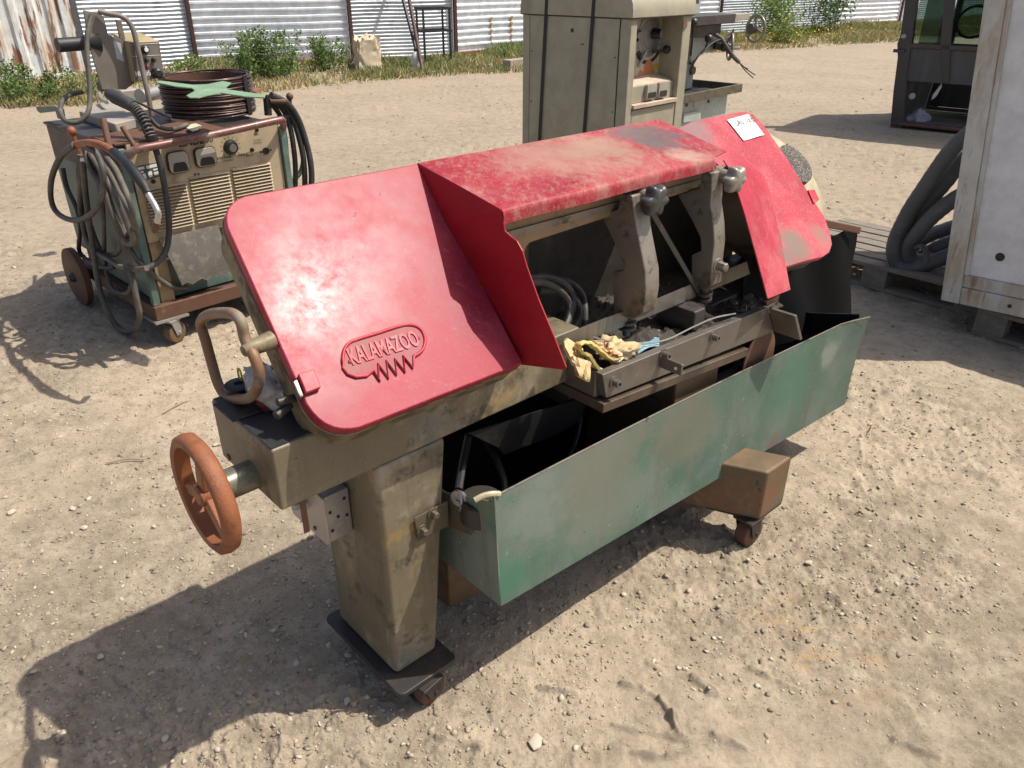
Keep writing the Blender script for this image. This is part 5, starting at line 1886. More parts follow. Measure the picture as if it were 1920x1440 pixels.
# ---- coil of welding wire, one continuous winding, with a green spider bracket on it
cc = zf(396, 212, .96)
R0 = np.linalg.norm(zf(480, 206, .96) - zf(312, 216, .96)) / 2
rg_ = random.Random(3)
pts = []
turns = 48
for i in range(turns * 40):
    a = 2 * math.pi * i / 40
    k = i / 40
    lay = int(k) % 2
    z = .966 + .180 * ((k % 24) / 24 if int(k / 24) % 2 == 0 else 1 - (k % 24) / 24) + .005 * math.sin(a * 1.0 + int(k) * 1.9)
    r = R0 - .009 * (int(k / 24)) + .004 * math.sin(int(k) * 2.3)
    pts.append(np.array([cc[0] + r * math.cos(a), cc[1] + r * math.sin(a), z]))
coil = thing('wire_coil', 'big brown coil of welding wire lying on the welder deck under a green bracket', 'wire coil', Wd.w(cc))
b = MB(Wd)
b.tube(pts, .0046, 5)
b.done('winding', worn("brown_tarnished_wire", (0.105, 0.07, 0.06), [((0.26, 0.20, 0.17), 14, .55, .68, .7)], .35, .08, .6), coil, smooth=80)
b = MB(Wd)
b.lathe((cc[0], cc[1], .96), (0, 0, 1), [(0, R0 - .03), (.18, R0 - .03)], 40, caps=False)
b.done('core_band', M['rust_dark'], coil, smooth=60)
b = MB(Wd)
aa = rad(-62)
c_ = np.array([cc[0] + (R0 + .009) * math.cos(aa), cc[1] + (R0 + .009) * math.sin(aa), .96])
a_ = np.array([-math.sin(aa), math.cos(aa), 0]) * .016
o_ = np.array([math.cos(aa), math.sin(aa), 0]) * .004
b.hexa([c_ - a_, c_ + a_, c_ + a_ + o_, c_ - a_ + o_, c_ - a_ + (0, 0, .19), c_ + a_ + (0, 0, .19), c_ + a_ + o_ + (0, 0, .19), c_ - a_ + o_ + (0, 0, .19)])
b.done('tie_strap', M['bezel'], coil)
zs = 1.158
sp_px = [(292, 156), (300, 153), (362, 161), (388, 160), (418, 154), (434, 157), (424, 165), (428, 170), (498, 180), (496, 185), (460, 183), (414, 176), (390, 180), (372, 185), (356, 185), (350, 181), (366, 172), (360, 167), (330, 164)]
b = MB(Wd)
b.prism([zf(u, v, zs) for u, v in sp_px], (0, 0, .005))
b.done('spider_bracket', worn("pale_green_paint", (0.17, 0.27, 0.155), [((0.30, 0.34, 0.24), 9, .5, .7, .5), (RUST, 18, .64, .71, .7)], .5, .1), None, bevel=.001, label='pale green four armed bracket lying on top of the wire coil', cat='bracket')
b = MB(Wd)
q = [zf(u, v, 1.02) for u, v in ((430, 160), (470, 165), (494, 168), (478, 174), (440, 172))]
b.prism(q, (0, 0, .006))
b.done('rusty_plate', M['rust'], None, label='flat rusty plate lying behind the wire coil', cat='plate')
b = MB(Wd)
q = [zf(u, v, .965) for u, v in ((350, 243), (358, 236), (368, 234), (378, 238), (372, 244), (360, 247))]
b.prism(q, (0, 0, .008))
b.done('wire_scrap', worn("pale_leaf_scrap", (0.5, 0.5, 0.36), (), .6, .1), None, bevel=.002, label='small pale scrap lying on the deck edge below the coil', cat='scrap')
# =================================================================== beige machine cabinet behind the saw
M['beige'] = worn("beige_cabinet_paint", (0.34, 0.31, 0.225), [((0.24, 0.21, 0.15), (5, 5, 1.2), .5, .68, .6), ((0.42, 0.36, 0.27), 9, .55, .7, .4), (GRIME, 50, .69, .73, .8)], .5, .1, 0, (120, .08, .0005))
M['dustytop'] = worn("pinkish_dust_on_paint", (0.46, 0.36, 0.27), [((0.55, 0.42, 0.32), 9, .45, .7, .6), ((0.36, 0.33, 0.25), 5, .55, .7, .5)], .75, .08)
d_ = sight(1173, 200)
t_ = 4.55 / d_[1]
Cb = Fr(d_[0] * t_, 4.55, 46.0)
cw = lambda u, v, w=0.0: Cb.W(u, v, w)
cl = lambda u, v, l=0.0: Cb.Lp(u, v, l)
wB = cl(979.5, 150)[1]                      # depth of the left face
zlid = cl(1176, 34)[2]
lR = cw(1292, 90)[0]                        # width of the front
cab = thing('machine_cabinet', 'tall beige electrical cabinet with rounded lid and recessed control panel behind the saw', 'cabinet', Cb.w((lR / 2, wB / 2, 0)))
l1, l2 = cw(1192, 100)[0], cw(1276, 100)[0]
b = MB(Cb)
b.box(0, lR, .16, wB, 0.05, zlid)
body = b.done('body', M['beige'], cab, bevel=.006)
b = MB(Cb)
b.box(0.001, l1, 0.0, .1599, 0.05, zlid - .001)
b.done('corner_column', M['beige'], cab, bevel=.006, seg=3)
b = MB(Cb)
b.box(l2, lR - .001, 0.0, .1599, 0.05, zlid - .001)
b.done('corner_column', M['beige'], cab, bevel=.006, seg=3)
# left side: one big pressed panel, seams left as gaps
y0, y1 = cl(1158, 120)[1], cl(994, 120)[1]
b = MB(Cb)
b.box(-.004, 0, y0, y1, .12, zlid - .006)
sidep = b.done('side_panel', M['beige'], cab, bevel=.0015)
for y_ in (y0, y1):
    b = MB(Cb)
    b.box(-.0008, -.0001, y_ - .006 if y_ == y0 else y_ + .0005, y_ - .0005 if y_ == y0 else y_ + .006, .12, zlid - .006)
    b.done('seam', M['tray_in'], cab)
for (u, v) in ((997, 96), (996, 190), (1153, 108), (1148, 210), (1090, 83), (1094, 83)):
    q = cl(u, v, -.004)
    b = MB(Cb)
    b.lathe(q, (-1, 0, 0), [(0, .005), (.002, .004)], 8)
    b.done('screw', M['bezel'], sidep)
q = cl(1073, 57, -.004)
b = MB(Cb)
b.lathe(q, (-1, 0, 0), [(0, .012), (.003, .010)], 14)
b.done('plug', M['dark_metal'], sidep)
# lid with rounded front and back edge
rl_ = .16
prof = [(-.015, zlid), (-.015, zlid + .036)]
for k in range(7):
    a = math.pi - k * math.pi / 12
    prof.append((-.015 + rl_ + rl_ * math.cos(a), zlid + .036 + rl_ * .85 * math.sin(a)))
for k in range(7):
    a = math.pi / 2 - k * math.pi / 12
    prof.append((wB + .012 - rl_ + rl_ * math.cos(a), zlid + .036 + rl_ * .85 * math.sin(a)))
prof.append((wB + .012, zlid))
b = MB(Cb)
b.prism([np.array([-.010, p[0], p[1]]) for p in prof], (lR + .022, 0, 0))
b.done('lid', M['beige'], cab, bevel=.004, smooth=40)
b = MB(Cb)
b.box(-.008, lR + .008, -.012, wB + .01, zlid - .005, zlid - .0005)
b.done('seam', M['tray_in'], cab)
# control recess
rp = lambda u, v, w=.158: Cb.W(u, v, w)
zc0, zc1 = rp(1220, 142)[2], zlid - .012
b = MB(Cb)
b.box(l1 + .001, l2 - .001, .148, .1595, zc0 - .05, zc1)
ctl = b.done('control_panel', worn("grey_white_panel", (0.45, 0.44, 0.40), [(DUST, 12, .5, .75, .4)], .5, .1), cab)
cw_ = .1478
pc2 = lambda u, v: Cb.W(u, v, cw_)
b = MB(Cb)
b.prism([pc2(u, v) for u, v in ((1191, 93), (1245, 86), (1242, 138), (1189, 144))], (0, -.0015, 0))
b.done('lower_plate', worn("cream_panel_print", (0.56, 0.49, 0.36), [(DUST, 12, .5, .75, .4)], .5, .1), ctl)


def disc(fr, c, ax, r, h, name, mat, parent, n=28, r2=None):
    b = MB(fr)
    b.lathe(c, ax, [(0, r), (h, r if r2 is None else r2)], n)
    return b.done(name, mat, parent)


q = pc2(1217, 68)
sc_ = abs(pc2(1240, 68)[0] - pc2(1200, 68)[0]) / 40
disc(Cb, q, (0, -1, 0), 21 * sc_, .004, 'scale_disc', M['zinc'], ctl, 36)
for rr_ in (12, 16):
    b = MB(Cb)
    b.tube([q + np.array([rr_ * sc_ * math.cos(a), -.0045, rr_ * sc_ * math.sin(a)]) for a in np.linspace(0, 2 * math.pi, 30, endpoint=False)], .0009, 4, closed=True)
    b.done('scale_ring', M['bezel'], ctl)
q2 = pc2(1224, 63)
k2 = disc(Cb, q2 + (0, -.004, 0), (.2, -1, 0), .030, .05, 'selector_knob', M['bezel'], ctl, 24, .026)
disc(Cb, q2 + (.010, -.0545, 0), (.2, -1, 0), .024, .002, 'knob_cap', M['zinc'], k2, 20)


def arc_patch(c, r0, r1, a0, a1, name, mat, h=.0022, n=12):
    b = MB(Cb)
    V = []
    for i in range(n + 1):
        a = rad(a0 + (a1 - a0) * i / n)
        V += [c + np.array([r0 * math.cos(a), -h, r0 * math.sin(a)]), c + np.array([r1 * math.cos(a), -h, r1 * math.sin(a)])]
    b.add(V, [(2 * i, 2 * i + 1, 2 * i + 3, 2 * i + 2) for i in range(n)])
    return b.done(name, mat, ctl, solid=.0008, smooth=0)


M['orange'] = worn("faded_orange_print", (0.55, 0.20, 0.09), [(DUST, 20, .5, .75, .4)], .5, .1)
M['brown_print'] = worn("dark_brown_print", (0.07, 0.03, 0.025), (), .5, .05)
arc_patch(q, 24 * sc_, 28 * sc_, 215, 325, 'black_arc', M['ink'])
arc_patch(q + (0, 0, -14 * sc_), 22 * sc_, 30 * sc_, 235, 305, 'orange_band', M['orange'], .0024)
arc_patch(q + (0, 0, -14 * sc_), 31 * sc_, 35 * sc_, 230, 310, 'black_arc', M['ink'], .0026)
arc_patch(q + (0, 0, -14 * sc_), 36 * sc_, 44 * sc_, 205, 232, 'orange_band', M['orange'], .0024)
b = MB(Cb)
b.prism([pc2(u, v) for u, v in ((1194, 95), (1205, 94), (1200, 108), (1193, 110))], (0, -.0024, 0))
b.done('brown_patch', M['brown_print'], ctl)
disc(Cb, pc2(1215, 129), (0, -1, 0), 9 * sc_, .0032, 'orange_dial', M['orange'], ctl)
for (u, v, txt_w) in ((1233, 43, 8), (1229, 125, 7)):
    q3 = pc2(u, v)
    b = MB(Cb)
    b.box(q3[0] - txt_w * sc_, q3[0] + txt_w * sc_, cw_ - .003, cw_, q3[2] - 3 * sc_, q3[2] + 3 * sc_)
    b.done('yellow_label', worn("yellow_label", (0.55, 0.40, 0.04), (), .5, .05) if v == 43 else bpy.data.materials["yellow_label"], ctl)
for (u, v, r) in ((1245, 75, .028), (1192, 60, .022), (1247, 58, .012), (1249, 43, .010), (1199, 58, .008), (1195, 75, .010), (1241, 58, .007), (1196, 124, .006), (1243, 132, .009)):
    disc(Cb, pc2(u, v), (0, -1, 0), r, .008, 'selector', M['bezel'], ctl, 16, r * .8)
for (u0, v0, u1, v1) in ((1203, 36, 1202, 84), (1235, 36, 1234, 80), (1202, 84, 1193, 94), (1234, 80, 1241, 87)):
    b = MB(Cb)
    b.tube([pc2(u0, v0) + (0, -.001, 0), pc2(u1, v1) + (0, -.001, 0)], .0014, 4)
    b.done('printed_line', M['bezel'], ctl)
for k in range(9):
    q3 = pc2(1237 + (k % 2), 98 + 4.2 * k)
    b = MB(Cb)
    b.box(q3[0] - .004, q3[0] + .020, cw_ - .0022, cw_ - .0016, q3[2] - .002, q3[2] + .002)
    b.done('printed_mark', M['bezel'], ctl)
b = MB(Cb)
lv0 = pc2(1205, 116)
b.tube([pc2(1206, 97) + (0, -.02, 0), pc2(1192, 124) + (0, -.02, 0)], .010, 6)
b.done('pointer', M['zinc'], ctl)
b = MB(Cb)
a, e = pc2(1219, 97) + (0, -.02, 0), pc2(1235, 92) + (0, -.055, 0)
b.tube([a, e], .008, 8)
lvr = b.done('lever', M['bezel'], ctl)
b = MB(Cb)
b.lathe(e, (.3, -1, 0), [(-.025, .006), (-.018, .018), (0, .024), (.018, .018), (.025, .006)], 16)
b.done('lever_ball', M['bezel'], lvr, smooth=80)
# console below: sloping shelf, two meters, ledge, door
zs0, zs1 = cw(1225, 157, .03)[2], cw(1225, 188, .03)[2]
pts = [(.158, zs0 + .035), (.03, zs0), (.03, zs1), (.158, zs1)]
b = MB(Cb)
b.prism([np.array([l1 + .001, p[0], p[1]]) for p in pts], (l2 - l1 - .002, 0, 0))
con = b.done('console', M['beige'], cab, bevel=.004)
b = MB(Cb)
b.prism([np.array([l1 + .004, p[0], p[1]]) for p in ((.155, zs0 + .0362), (.034, zs0 + .0030), (.034, zs0 + .0016), (.155, zs0 + .0345))], (l2 - l1 - .01, 0, 0))
b.done('shelf_dust', M['dustytop'], con)
b = MB(Cb)
b.box(l1 + .001, l2 - .001, -.012, .15, zs1 - .022, zs1 - .0005)
b.done('ledge', M['dustytop'], con, bevel=.002)
b = MB(Cb)
b.box(l1 + .006, l2 - .006, .004, .15, .10, zs1 - .030)
b.done('door', M['beige'], cab, bevel=.003)
for (u0, u1) in ((1208, 1226), (1230, 1246)):
    a, e = cw(u0, 172, .03), cw(u1, 170, .03)
    zt_, zb2 = cw(u0, 159 if u0 < 1220 else 155, .02)[2], cw(u0, 187 if u0 < 1220 else 184, .02)[2]
    ol = round_poly([(a[0], zb2), (e[0], zb2), (e[0], zt_), (a[0], zt_)], .014, 3)
    b = MB(Cb)
    b.prism([np.array([p[0], .0298, p[1]]) for p in ol], (0, -.022, 0))
    mm = b.done('panel_meter', M['glass_dull'], con, bevel=.003)
    b = MB(Cb)
    ol = round_poly([(a[0] + .006, zb2 + .006), (e[0] - .006, zb2 + .006), (e[0] - .008, zb2 + (zt_ - zb2) * .45), (a[0] + .008, zb2 + (zt_ - zb2) * .45)], .008, 3)
    b.prism([np.array([p[0], .0076, p[1]]) for p in ol], (0, -.0012, 0))
    b.done('meter_mask', M['bezel'], mm)
q = cw(1284, 46, -.002)
disc(Cb, q, (0, -1, 0), .022, .004, 'round_badge', M['rust_handle'], cab, 22)
# two black straps round the cabinet
for (u0, u1, lb_) in ((1025, 1012.5, 'black strap round the beige cabinet near its rear edge'), (1113.5, 1096, 'black strap round the beige cabinet nearer its front column')):
    a, e = cl(u0, 2, -.0105), cl(u1, 240, -.0105)
    b = MB(Cb)
    wd = .011
    a2 = a + (a - e) * 0.14
    lo = e + (e - a) * .9
    lo[2] = max(lo[2], .05)
    b.prism([a2 + (0, -wd, 0), a2 + (0, wd, 0), lo + (0, wd, 0), lo + (0, -wd, 0)], (-.0025, 0, 0))
    b.done('strap', M['black'], None, label=lb_, cat='strap')

# =================================================================== milling machine beyond the cabinet
pm = ground_at(1393, 157, .85)
Ml = Fr(pm[0], pm[1], 47.0)
mw = lambda u, v, w: Ml.W(u, v, w)
M['mgrey'] = worn("pale_grey_green_paint", (0.36, 0.40, 0.36), [((0.24, 0.25, 0.22), 6, .5, .68, .5), (GRIME, 18, .62, .7, .7), (DUST, 8, .6, .75, .4)], .5, .1)
M['oilydark'] = worn("oily_dark_iron", (0.075, 0.065, 0.055), [(GRIME, 8, .45, .65, .7), ((0.2, 0.18, 0.15), 16, .58, .7, .5)], .45, .12, .3)
mill = thing('milling_machine', 'grey green milling machine with drip pan and hand wheels, half hidden by the beige cabinet', 'milling machine', Ml.w((-.6, .4, 0)))
b = MB(Ml)
zt_ = .85
b.hexa([(-1.4, .02, .795), (-.02, .02, .795), (-.02, .90, .795), (-1.4, .90, .795), (-1.4, .02, .80), (-.02, .02, .80), (-.02, .9, .80), (-1.4, .9, .80)])
pan_ = b.done('drip_pan', M['oilydark'], mill)
for bx_ in ((-1.4, 0, 0, .022), (-1.4, 0, .90, .922)):
    b = MB(Ml)
    b.box(bx_[0], bx_[1], bx_[2], bx_[3], .790, .85)
    b.done('pan_rim', M['khaki_dark'], pan_, bevel=.003)
b = MB(Ml)
b.box(-.022, -.0005, .0222, .8998, .790, .849)
b.done('pan_rim', M['khaki_dark'], pan_, bevel=.003)
lb0 = mw(1364, 185, .06)[0]
b = MB(Ml)
b.box(-1.35, lb0, .06, .86, .0, .789)
base_ = b.done('base', M['mgrey'], mill, bevel=.008)
for (u, v, r) in ((1287, 197, .012), (1328, 190, .012)):
    disc(Ml, mw(u, v, .0598), (0, -1, 0), r, .006, 'bolt', M['dark_metal'], base_, 10)
b = MB(Ml)
q = [mw(u, v, .0595) for u, v in ((1301, 190), (1316, 186), (1315, 198), (1300, 201))]
b.prism(q, (0, -.003, 0))
b.done('maker_plate', M['zinc'], base_)
b = MB(Ml)
q = [mw(u, v, .0595) for u, v in ((1277, 213), (1310, 207), (1310, 225), (1277, 230))]
b.prism(q, (0, -.02, 0))
b.done('access_door', M['mgrey'], base_, bevel=.004)
ca_, cb_ = mw(1280, 120, .34), mw(1303, 120, .34)
b = MB(Ml)
b.box(ca_[0] - .35, cb_[0], .34, .80, .80, 1.62)
b.done('mill_column', M['mgrey'], mill, bevel=.012)
for (u, v, r) in ((1296, 112, .035), (1297, 132, .030), (1292, 92, .03)):
    disc(Ml, mw(u, v, .338), (0, -1, 0), r, .02, 'round_cover', M['rust_handle'], mill, 18)
ta, tb_, tc, td = mw(1296, 31, .10), mw(1380, 31, .10), mw(1379, 54, .10), mw(1296, 50, .10)
b = MB(Ml)
b.box(ta[0] - .3, tb_[0], .10, .36, td[2], ta[2])
b.done('mill_table', M['oilydark'], mill, bevel=.006)
q = mw(1406, 32, .12)
b = MB(Ml)
b.box(tb_[0] + .001, q[0], .12, .33, td[2] + .01, ta[2] - .005)
b.done('table_end', worn("bare_beige_casting", (0.30, 0.27, 0.21), [(GRIME, 20, .58, .7, .7)], .5, .1), mill, bevel=.006)
b = MB(Ml)
b.box(ta[0] - .2, mw(1352, 60, .16)[0], .16, .34, mw(1330, 68, .16)[2], td[2] - .001)
b.done('saddle', M['oilydark'], mill, bevel=.01)
b = MB(Ml)
b.prism([mw(u, v, .22) for u, v in ((1296, 68), (1352, 68), (1350, 92), (1338, 97), (1322, 99), (1304, 112), (1296, 118))], (0, .14, 0))
b.done('knee', M['mgrey'], mill, bevel=.012)


def handwheel(fr, c, ax, R, r, mat, parent, name='hand_wheel'):
    ax = np.asarray(ax, float)
    ax = ax / np.linalg.norm(ax)
    u_ = np.cross(ax, (0, 0, 1.0))
    u_ /= np.linalg.norm(u_)
    v_ = np.cross(ax, u_)
    b = MB(fr)
    b.tube([c + (u_ * math.cos(a) + v_ * math.sin(a)) * R for a in np.linspace(0, 2 * math.pi, 32, endpoint=False)], r, 8, closed=True)
    h = b.done(name, mat, parent, smooth=80)
    for k in range(3):
        a = rad(20 + 120 * k)
        b = MB(fr)
        b.tube([c + (u_ * math.cos(a) + v_ * math.sin(a)) * R * .15, c + (u_ * math.cos(a) + v_ * math.sin(a)) * R * .95], r * .7, 6)
        b.done('spoke', mat, h)
    b = MB(fr)
    b.lathe(c - ax * .06, ax, [(0, R * .42), (.045, R * .38), (.05, R * .25), (.075, R * .2)], 18)
    b.done('hub', M['oilydark'], h)
    b = MB(fr)
    hc = c + (u_ * -.85 + v_ * .2) * R
    b.tube([hc, hc + ax * .05, hc + ax * .09], [r * .6, r * 1.1, r * .8], 8)
    b.done('crank_grip', M['zinc'], h)
    return h


M['wheel'] = worn("worn_olive_wheel", (0.22, 0.20, 0.15), [((0.38, 0.35, 0.28), 14, .5, .68, .6)], .4, .1, .3)
cx = mw(1417, 54, .225)
handwheel(Ml, cx, (1, -.35, 0), .098, .014, M['wheel'], mill)
cx2 = mw(1369, 87, .10)
handwheel(Ml, cx2, (.8, -1, 0), .090, .012, M['wheel'], mill)
b = MB(Ml)
b.tube([mw(1340, 84, .2), mw(1362, 86, .14)], .035, 12)
b.done('shaft_boss', M['oilydark'], mill)
for pth, bp in ((((1295, 104), (1301, 42)), True), (((1322, 92), (1329, 72)), True)):
    a, e = mw(*pth[0], .10), mw(*pth[1], .06)
    b = MB(Ml)
    b.tube([a, e], .008, 8)
    lv_ = b.done('lever', M['bezel'], mill)
    b = MB(Ml)
    b.lathe(e, (0, 0, 1), [(-.028, .008), (-.02, .024), (0, .03), (.02, .022), (.027, .006)], 14)
    b.done('lever_ball', M['bezel'], lv_, smooth=80)
fr_c = thing('frayed_cable', 'cut grey cable with frayed bare wires hanging from the milling machine', 'cable', Ml.w(mw(1372, 98, .05)))
b = MB(Ml)
b.tube(smooth_path([mw(1340, 64, .14), mw(1352, 72, .10), mw(1362, 88, .06), mw(1374, 105, .03), mw(1385, 116, .02)], 5), .015, 8)
b.done('sheath', M['cable'], fr_c, smooth=80)
for e in (((1385, 116), (1400, 130), (1416, 141)), ((1385, 116), (1397, 132), (1412, 146)), ((1384, 116), (1396, 126), (1402, 129))):
    b = MB(Ml)
    b.tube(smooth_path([mw(u, v, .02) for u, v in e], 5), .0042, 5)
    b.done('bare_wire', M['black'], fr_c)
b = MB(Ml)
b.tube(smooth_path([mw(1376, 55, .08), mw(1366, 70, .09), mw(1340, 78, .1), mw(1312, 102, .08), mw(1294, 130, .1)], 6), .007, 6)
b.done('mill_hose', M['black'], mill)
b = MB(Ml)
q = mw(1302, 1, .12)
b.box(q[0] - .03, q[0] + .03, .1, .16, q[2] - .02, q[2] + .1)
b.done('spindle_end', M['oilydark'], mill)

# =================================================================== dark vehicle cab
Cc = Fr(4.50, 9.40, -39.0)
kw = lambda u, v, w=0.0: Cc.W(u, v, w)
M['cabdark'] = worn("dark_cab_paint", (0.045, 0.042, 0.042), [(RUSTD, 9, .52, .66, .6), ((0.10, 0.095, 0.095), 6, .55, .7, .4)], .5, .1)
M['cabgrey'] = worn("dark_grey_sheet", (0.055, 0.056, 0.058), [((0.10, 0.10, 0.10), (8, 8, 1), .5, .7, .5), (RUSTD, 9, .6, .7, .4)], .5, .1)


def glass_mat():
    t = NT("green_tinted_glass")
    tr_ = t.n("ShaderNodeBsdfTransparent")
    tr_.inputs[0].default_value = (0.50, 0.58, 0.54, 1)
    gl_ = t.n("ShaderNodeBsdfGlossy")
    gl_.inputs["Roughness"].default_value = 0.05
    mx = t.n("ShaderNodeMixShader")
    fz = t.n("ShaderNodeLayerWeight")
    fz.inputs[0].default_value = 0.25
    t.t.links.new(t.math('MULTIPLY', fz.outputs["Fresnel"], 0.6), mx.inputs[0])
    t.t.links.new(tr_.outputs[0], mx.inputs[1])
    t.t.links.new(gl_.outputs[0], mx.inputs[2])
    t.t.links.new(mx.outputs[0], t.t.nodes["Material Output"].inputs[0])
    return t.m


M['glass'] = glass_mat()
cabv = thing('vehicle_cab', 'dark stripped vehicle cab with green tinted windows standing on the dirt', 'vehicle cab', Cc.w((.8, .7, 0)))
CW, CD, CH = 1.75, 1.5, 2.45


def post(pts, dep, name, mat, w=0.0):
    b = MB(Cc)
    b.prism([kw(u, v, w) for u, v in pts], (0, dep, 0))
    return b.done(name, mat, cabv, bevel=.008)


pA, pB = kw(1697, 0), kw(1719, 0)
pBt = kw(1669, 238)


def up_to(p, q, z):
    return p + (p - q) * ((z - p[2]) / (p[2] - q[2]))


b = MB(Cc)
li, lo_ = kw(1690, 236), kw(1708, 87)
b.prism([pBt, kw(1692, 243), kw(1700, 142), kw(1708, 87), pB, up_to(pB, kw(1708, 87), CH), up_to(pA, pBt, CH), pA, kw(1688, 67), kw(1682, 82), kw(1683, 108), kw(1675, 170)], (0, .10, 0))
b.done('door_post', M['cabdark'], cabv, bevel=.006)
m0, m1 = kw(1770, 0), kw(1790, 0)
b = MB(Cc)
b.prism([kw(1768, 155), kw(1780, 155), kw(1782, 85), m1, up_to(m1, kw(1782, 85), CH), up_to(m0, kw(1763, 80), CH), m0, kw(1763, 80)], (0, .06, 0))
b.done('middle_post', M['cabdark'], cabv, bevel=.006)
zs_ = kw(1730, 90)[2]
zp0, zp1 = kw(1740, 155)[2], kw(1740, 92)[2]
lX = kw(1700, 120)[0]
b = MB(Cc)
b.box(lX, CW, .02, .05, zp0, zp1)
b.done('lower_panel', M['cabgrey'], cabv, bevel=.004)
b = MB(Cc)
b.box(lX, CW, .0, .07, zp1 + .001, zp1 + .05)
b.done('window_sill', M['cabdark'], cabv, bevel=.006)
b = MB(Cc)
zr = kw(1750, 236)[2]
b.box(pBt[0], CW, -.02, .12, max(.03, zr - .07), zr)
b.done('bottom_rail', M['rust_dark'], cabv, bevel=.01)
b = MB(Cc)
b.box(.02, CW, .02, CD, .03, .075)
b.done('cab_floor', M['cabdark'], cabv)
for nm, bx_ in (('side_wall', (.0, .03, .12, CD, .08, zp1)), ('side_wall', (CW - .03, CW, .05, CD, .08, zp1)), ('rear_wall', (.031, CW - .031, CD - .03, CD, .08, zp1 - .03))):
    b = MB(Cc)
    b.box(*bx_)
    b.done(nm, M['cabgrey'], cabv)
for (l_, w_) in ((.04, CD - .06), (CW - .09, CD - .06), (CW - .06, .0), (.9, CD - .06)):
    b = MB(Cc)
    b.box(l_, l_ + .07, w_, w_ + .06, .08, CH)
    b.done('corner_post', M['cabdark'], cabv)
b = MB(Cc)
prof = [(-.02, CH), (.02, CH + .07), (.10, CH + .11), (CD - .1, CH + .11), (CD - .02, CH + .07), (CD + .02, CH)]
b.prism([np.array([-.0, p[0], p[1]]) for p in prof], (CW, 0, 0))
b.done('roof', M['cabdark'], cabv, bevel=.05, seg=4)
for (a, e, w_) in ((kw(1715, 60, .03)[0], kw(1766, 60, .03)[0], .03), (kw(1786, 60, .03)[0], CW - .06, .03), (.12, CW - .1, CD - .035)):
    b = MB(Cc)
    b.box(a - .02, e + .02, w_, w_ + .006, zp1 + .04, CH)
    b.done('window_pane', M['glass'], cabv)
b = MB(Cc)
b.box(.012, .018, .15, CD - .1, zp1 + .0, CH)
b.done('window_pane', M['glass'], cabv)
# seat inside, pale rag and rubble behind the open lower part
b = MB(Cc)
b.box(.75, 1.25, .55, 1.05, .35, .62)
b.done('seat', M['bezel'], cabv, bevel=.06, seg=4)
b = MB(Cc)
b.box(.72, 1.28, 1.02, 1.16, .55, 1.25)
b.done('seat_back', M['bezel'], cabv, bevel=.06, seg=4)
b = MB(Cc)
b.tube([np.array([.45 + .17 * math.cos(a), .55 + .05 * math.sin(a), 1.12 + .16 * math.sin(a)]) for a in np.linspace(0, 2 * math.pi, 22, endpoint=False)], .016, 8, closed=True)
b.done('steering_wheel', M['bezel'], cabv, smooth=80)
b = MB(Cc)
b.prism([kw(u, v, .06) for u, v in ((1765, 157), (1766, 162), (1757, 178), (1752, 184), (1746, 187), (1749, 178), (1755, 170))], (0, .015, 0))
b.done('rag', worn("pale_rag", (0.5, 0.49, 0.46), [(GRIME, 20, .6, .7, .5)], .8, .05), None, label='pale rag hanging in the open lower part of the dark cab', cat='rag')
b = MB(Cc)
V, Fs = crumple('x', Cc, kw(1719, 224, .2), .13, .12, .10, .5, 4, None, 18, 12)
b.add(V, Fs)
b.done('foam_lump', worn("grey_foam_lump", (0.28, 0.28, 0.30), [(GRIME, 9, .5, .7, .5)], .85, .05), None, smooth=60, label='grey crumpled lump lying on the floor of the dark cab', cat='foam lump')
b = MB(Cc)
q = kw(1695, 68, -.004)
b.lathe(q, (0, -1, 0), [(0, .03), (.02, .026), (.03, .012)], 14)
b.done('lock_barrel', M['zinc'], cabv)
b = MB(Cc)
q = kw(1688, 95, -.004)
b.box(q[0] - .07, q[0] + .05, -.03, -.004, q[2] - .02, q[2] + .015)
b.done('latch', M['cabdark'], cabv, bevel=.004)
q = kw(1711, 180, .1)
disc(Cc, q, (0, -1, 0), .035, .02, 'bracket_eye', M['zinc'], cabv, 14)

# =================================================================== white framed container end and the hoses on pallets
Kf = Fr(2.153, 3.609, -47.5)
fw_ = lambda u, v, w=0.0: Kf.W(u, v, w)
M['cwhite'] = worn("white_frame_paint", (0.50, 0.50, 0.46), [((0.36, 0.28, 0.17), (8, 8, 2), .46, .62, .7), (RUST, (22, 22, 3), .58, .66, .7), ((0.55, 0.56, 0.54), 5, .5, .7, .4), (GRIME, 45, .66, .72, .6)], .5, .1)
M['cpanel'] = worn("plain_white_sheet", (0.66, 0.67, 0.68), [((0.58, 0.58, 0.57), 3, .5, .7, .4)], .45, .08, 0, (60, .05, .0005))
O_ = fw_(1763, 563)
vv_ = fw_(1845, 0) - O_
vv_ = vv_ / vv_[2]
hh_ = fw_(1920, 598) - O_
hh_ = hh_ / hh_[0]
cont = thing('container', 'white framed metal container with rust streaks standing on pallets', 'container', Kf.w((.8, .5, .15)))
at_ = lambda a, z, w=0.0: O_ + hh_ * a + vv_ * z + np.array([0, w, 0])
CWd, CHt, CDp = 0.52, 2.25, 1.15
pwid = (fw_(1883, 0) - fw_(1845, 0))[0] + .01


def slab(a0, a1, z0, z1, w0, w1, name, mat, parent, bevel=.004):
    b = MB(Kf)
    b.hexa([at_(a0, z0, w0), at_(a1, z0, w0), at_(a1, z0, w1), at_(a0, z0, w1), at_(a0, z1, w0), at_(a1, z1, w0), at_(a1, z1, w1), at_(a0, z1, w1)])
    return b.done(name, mat, parent, bevel=bevel)


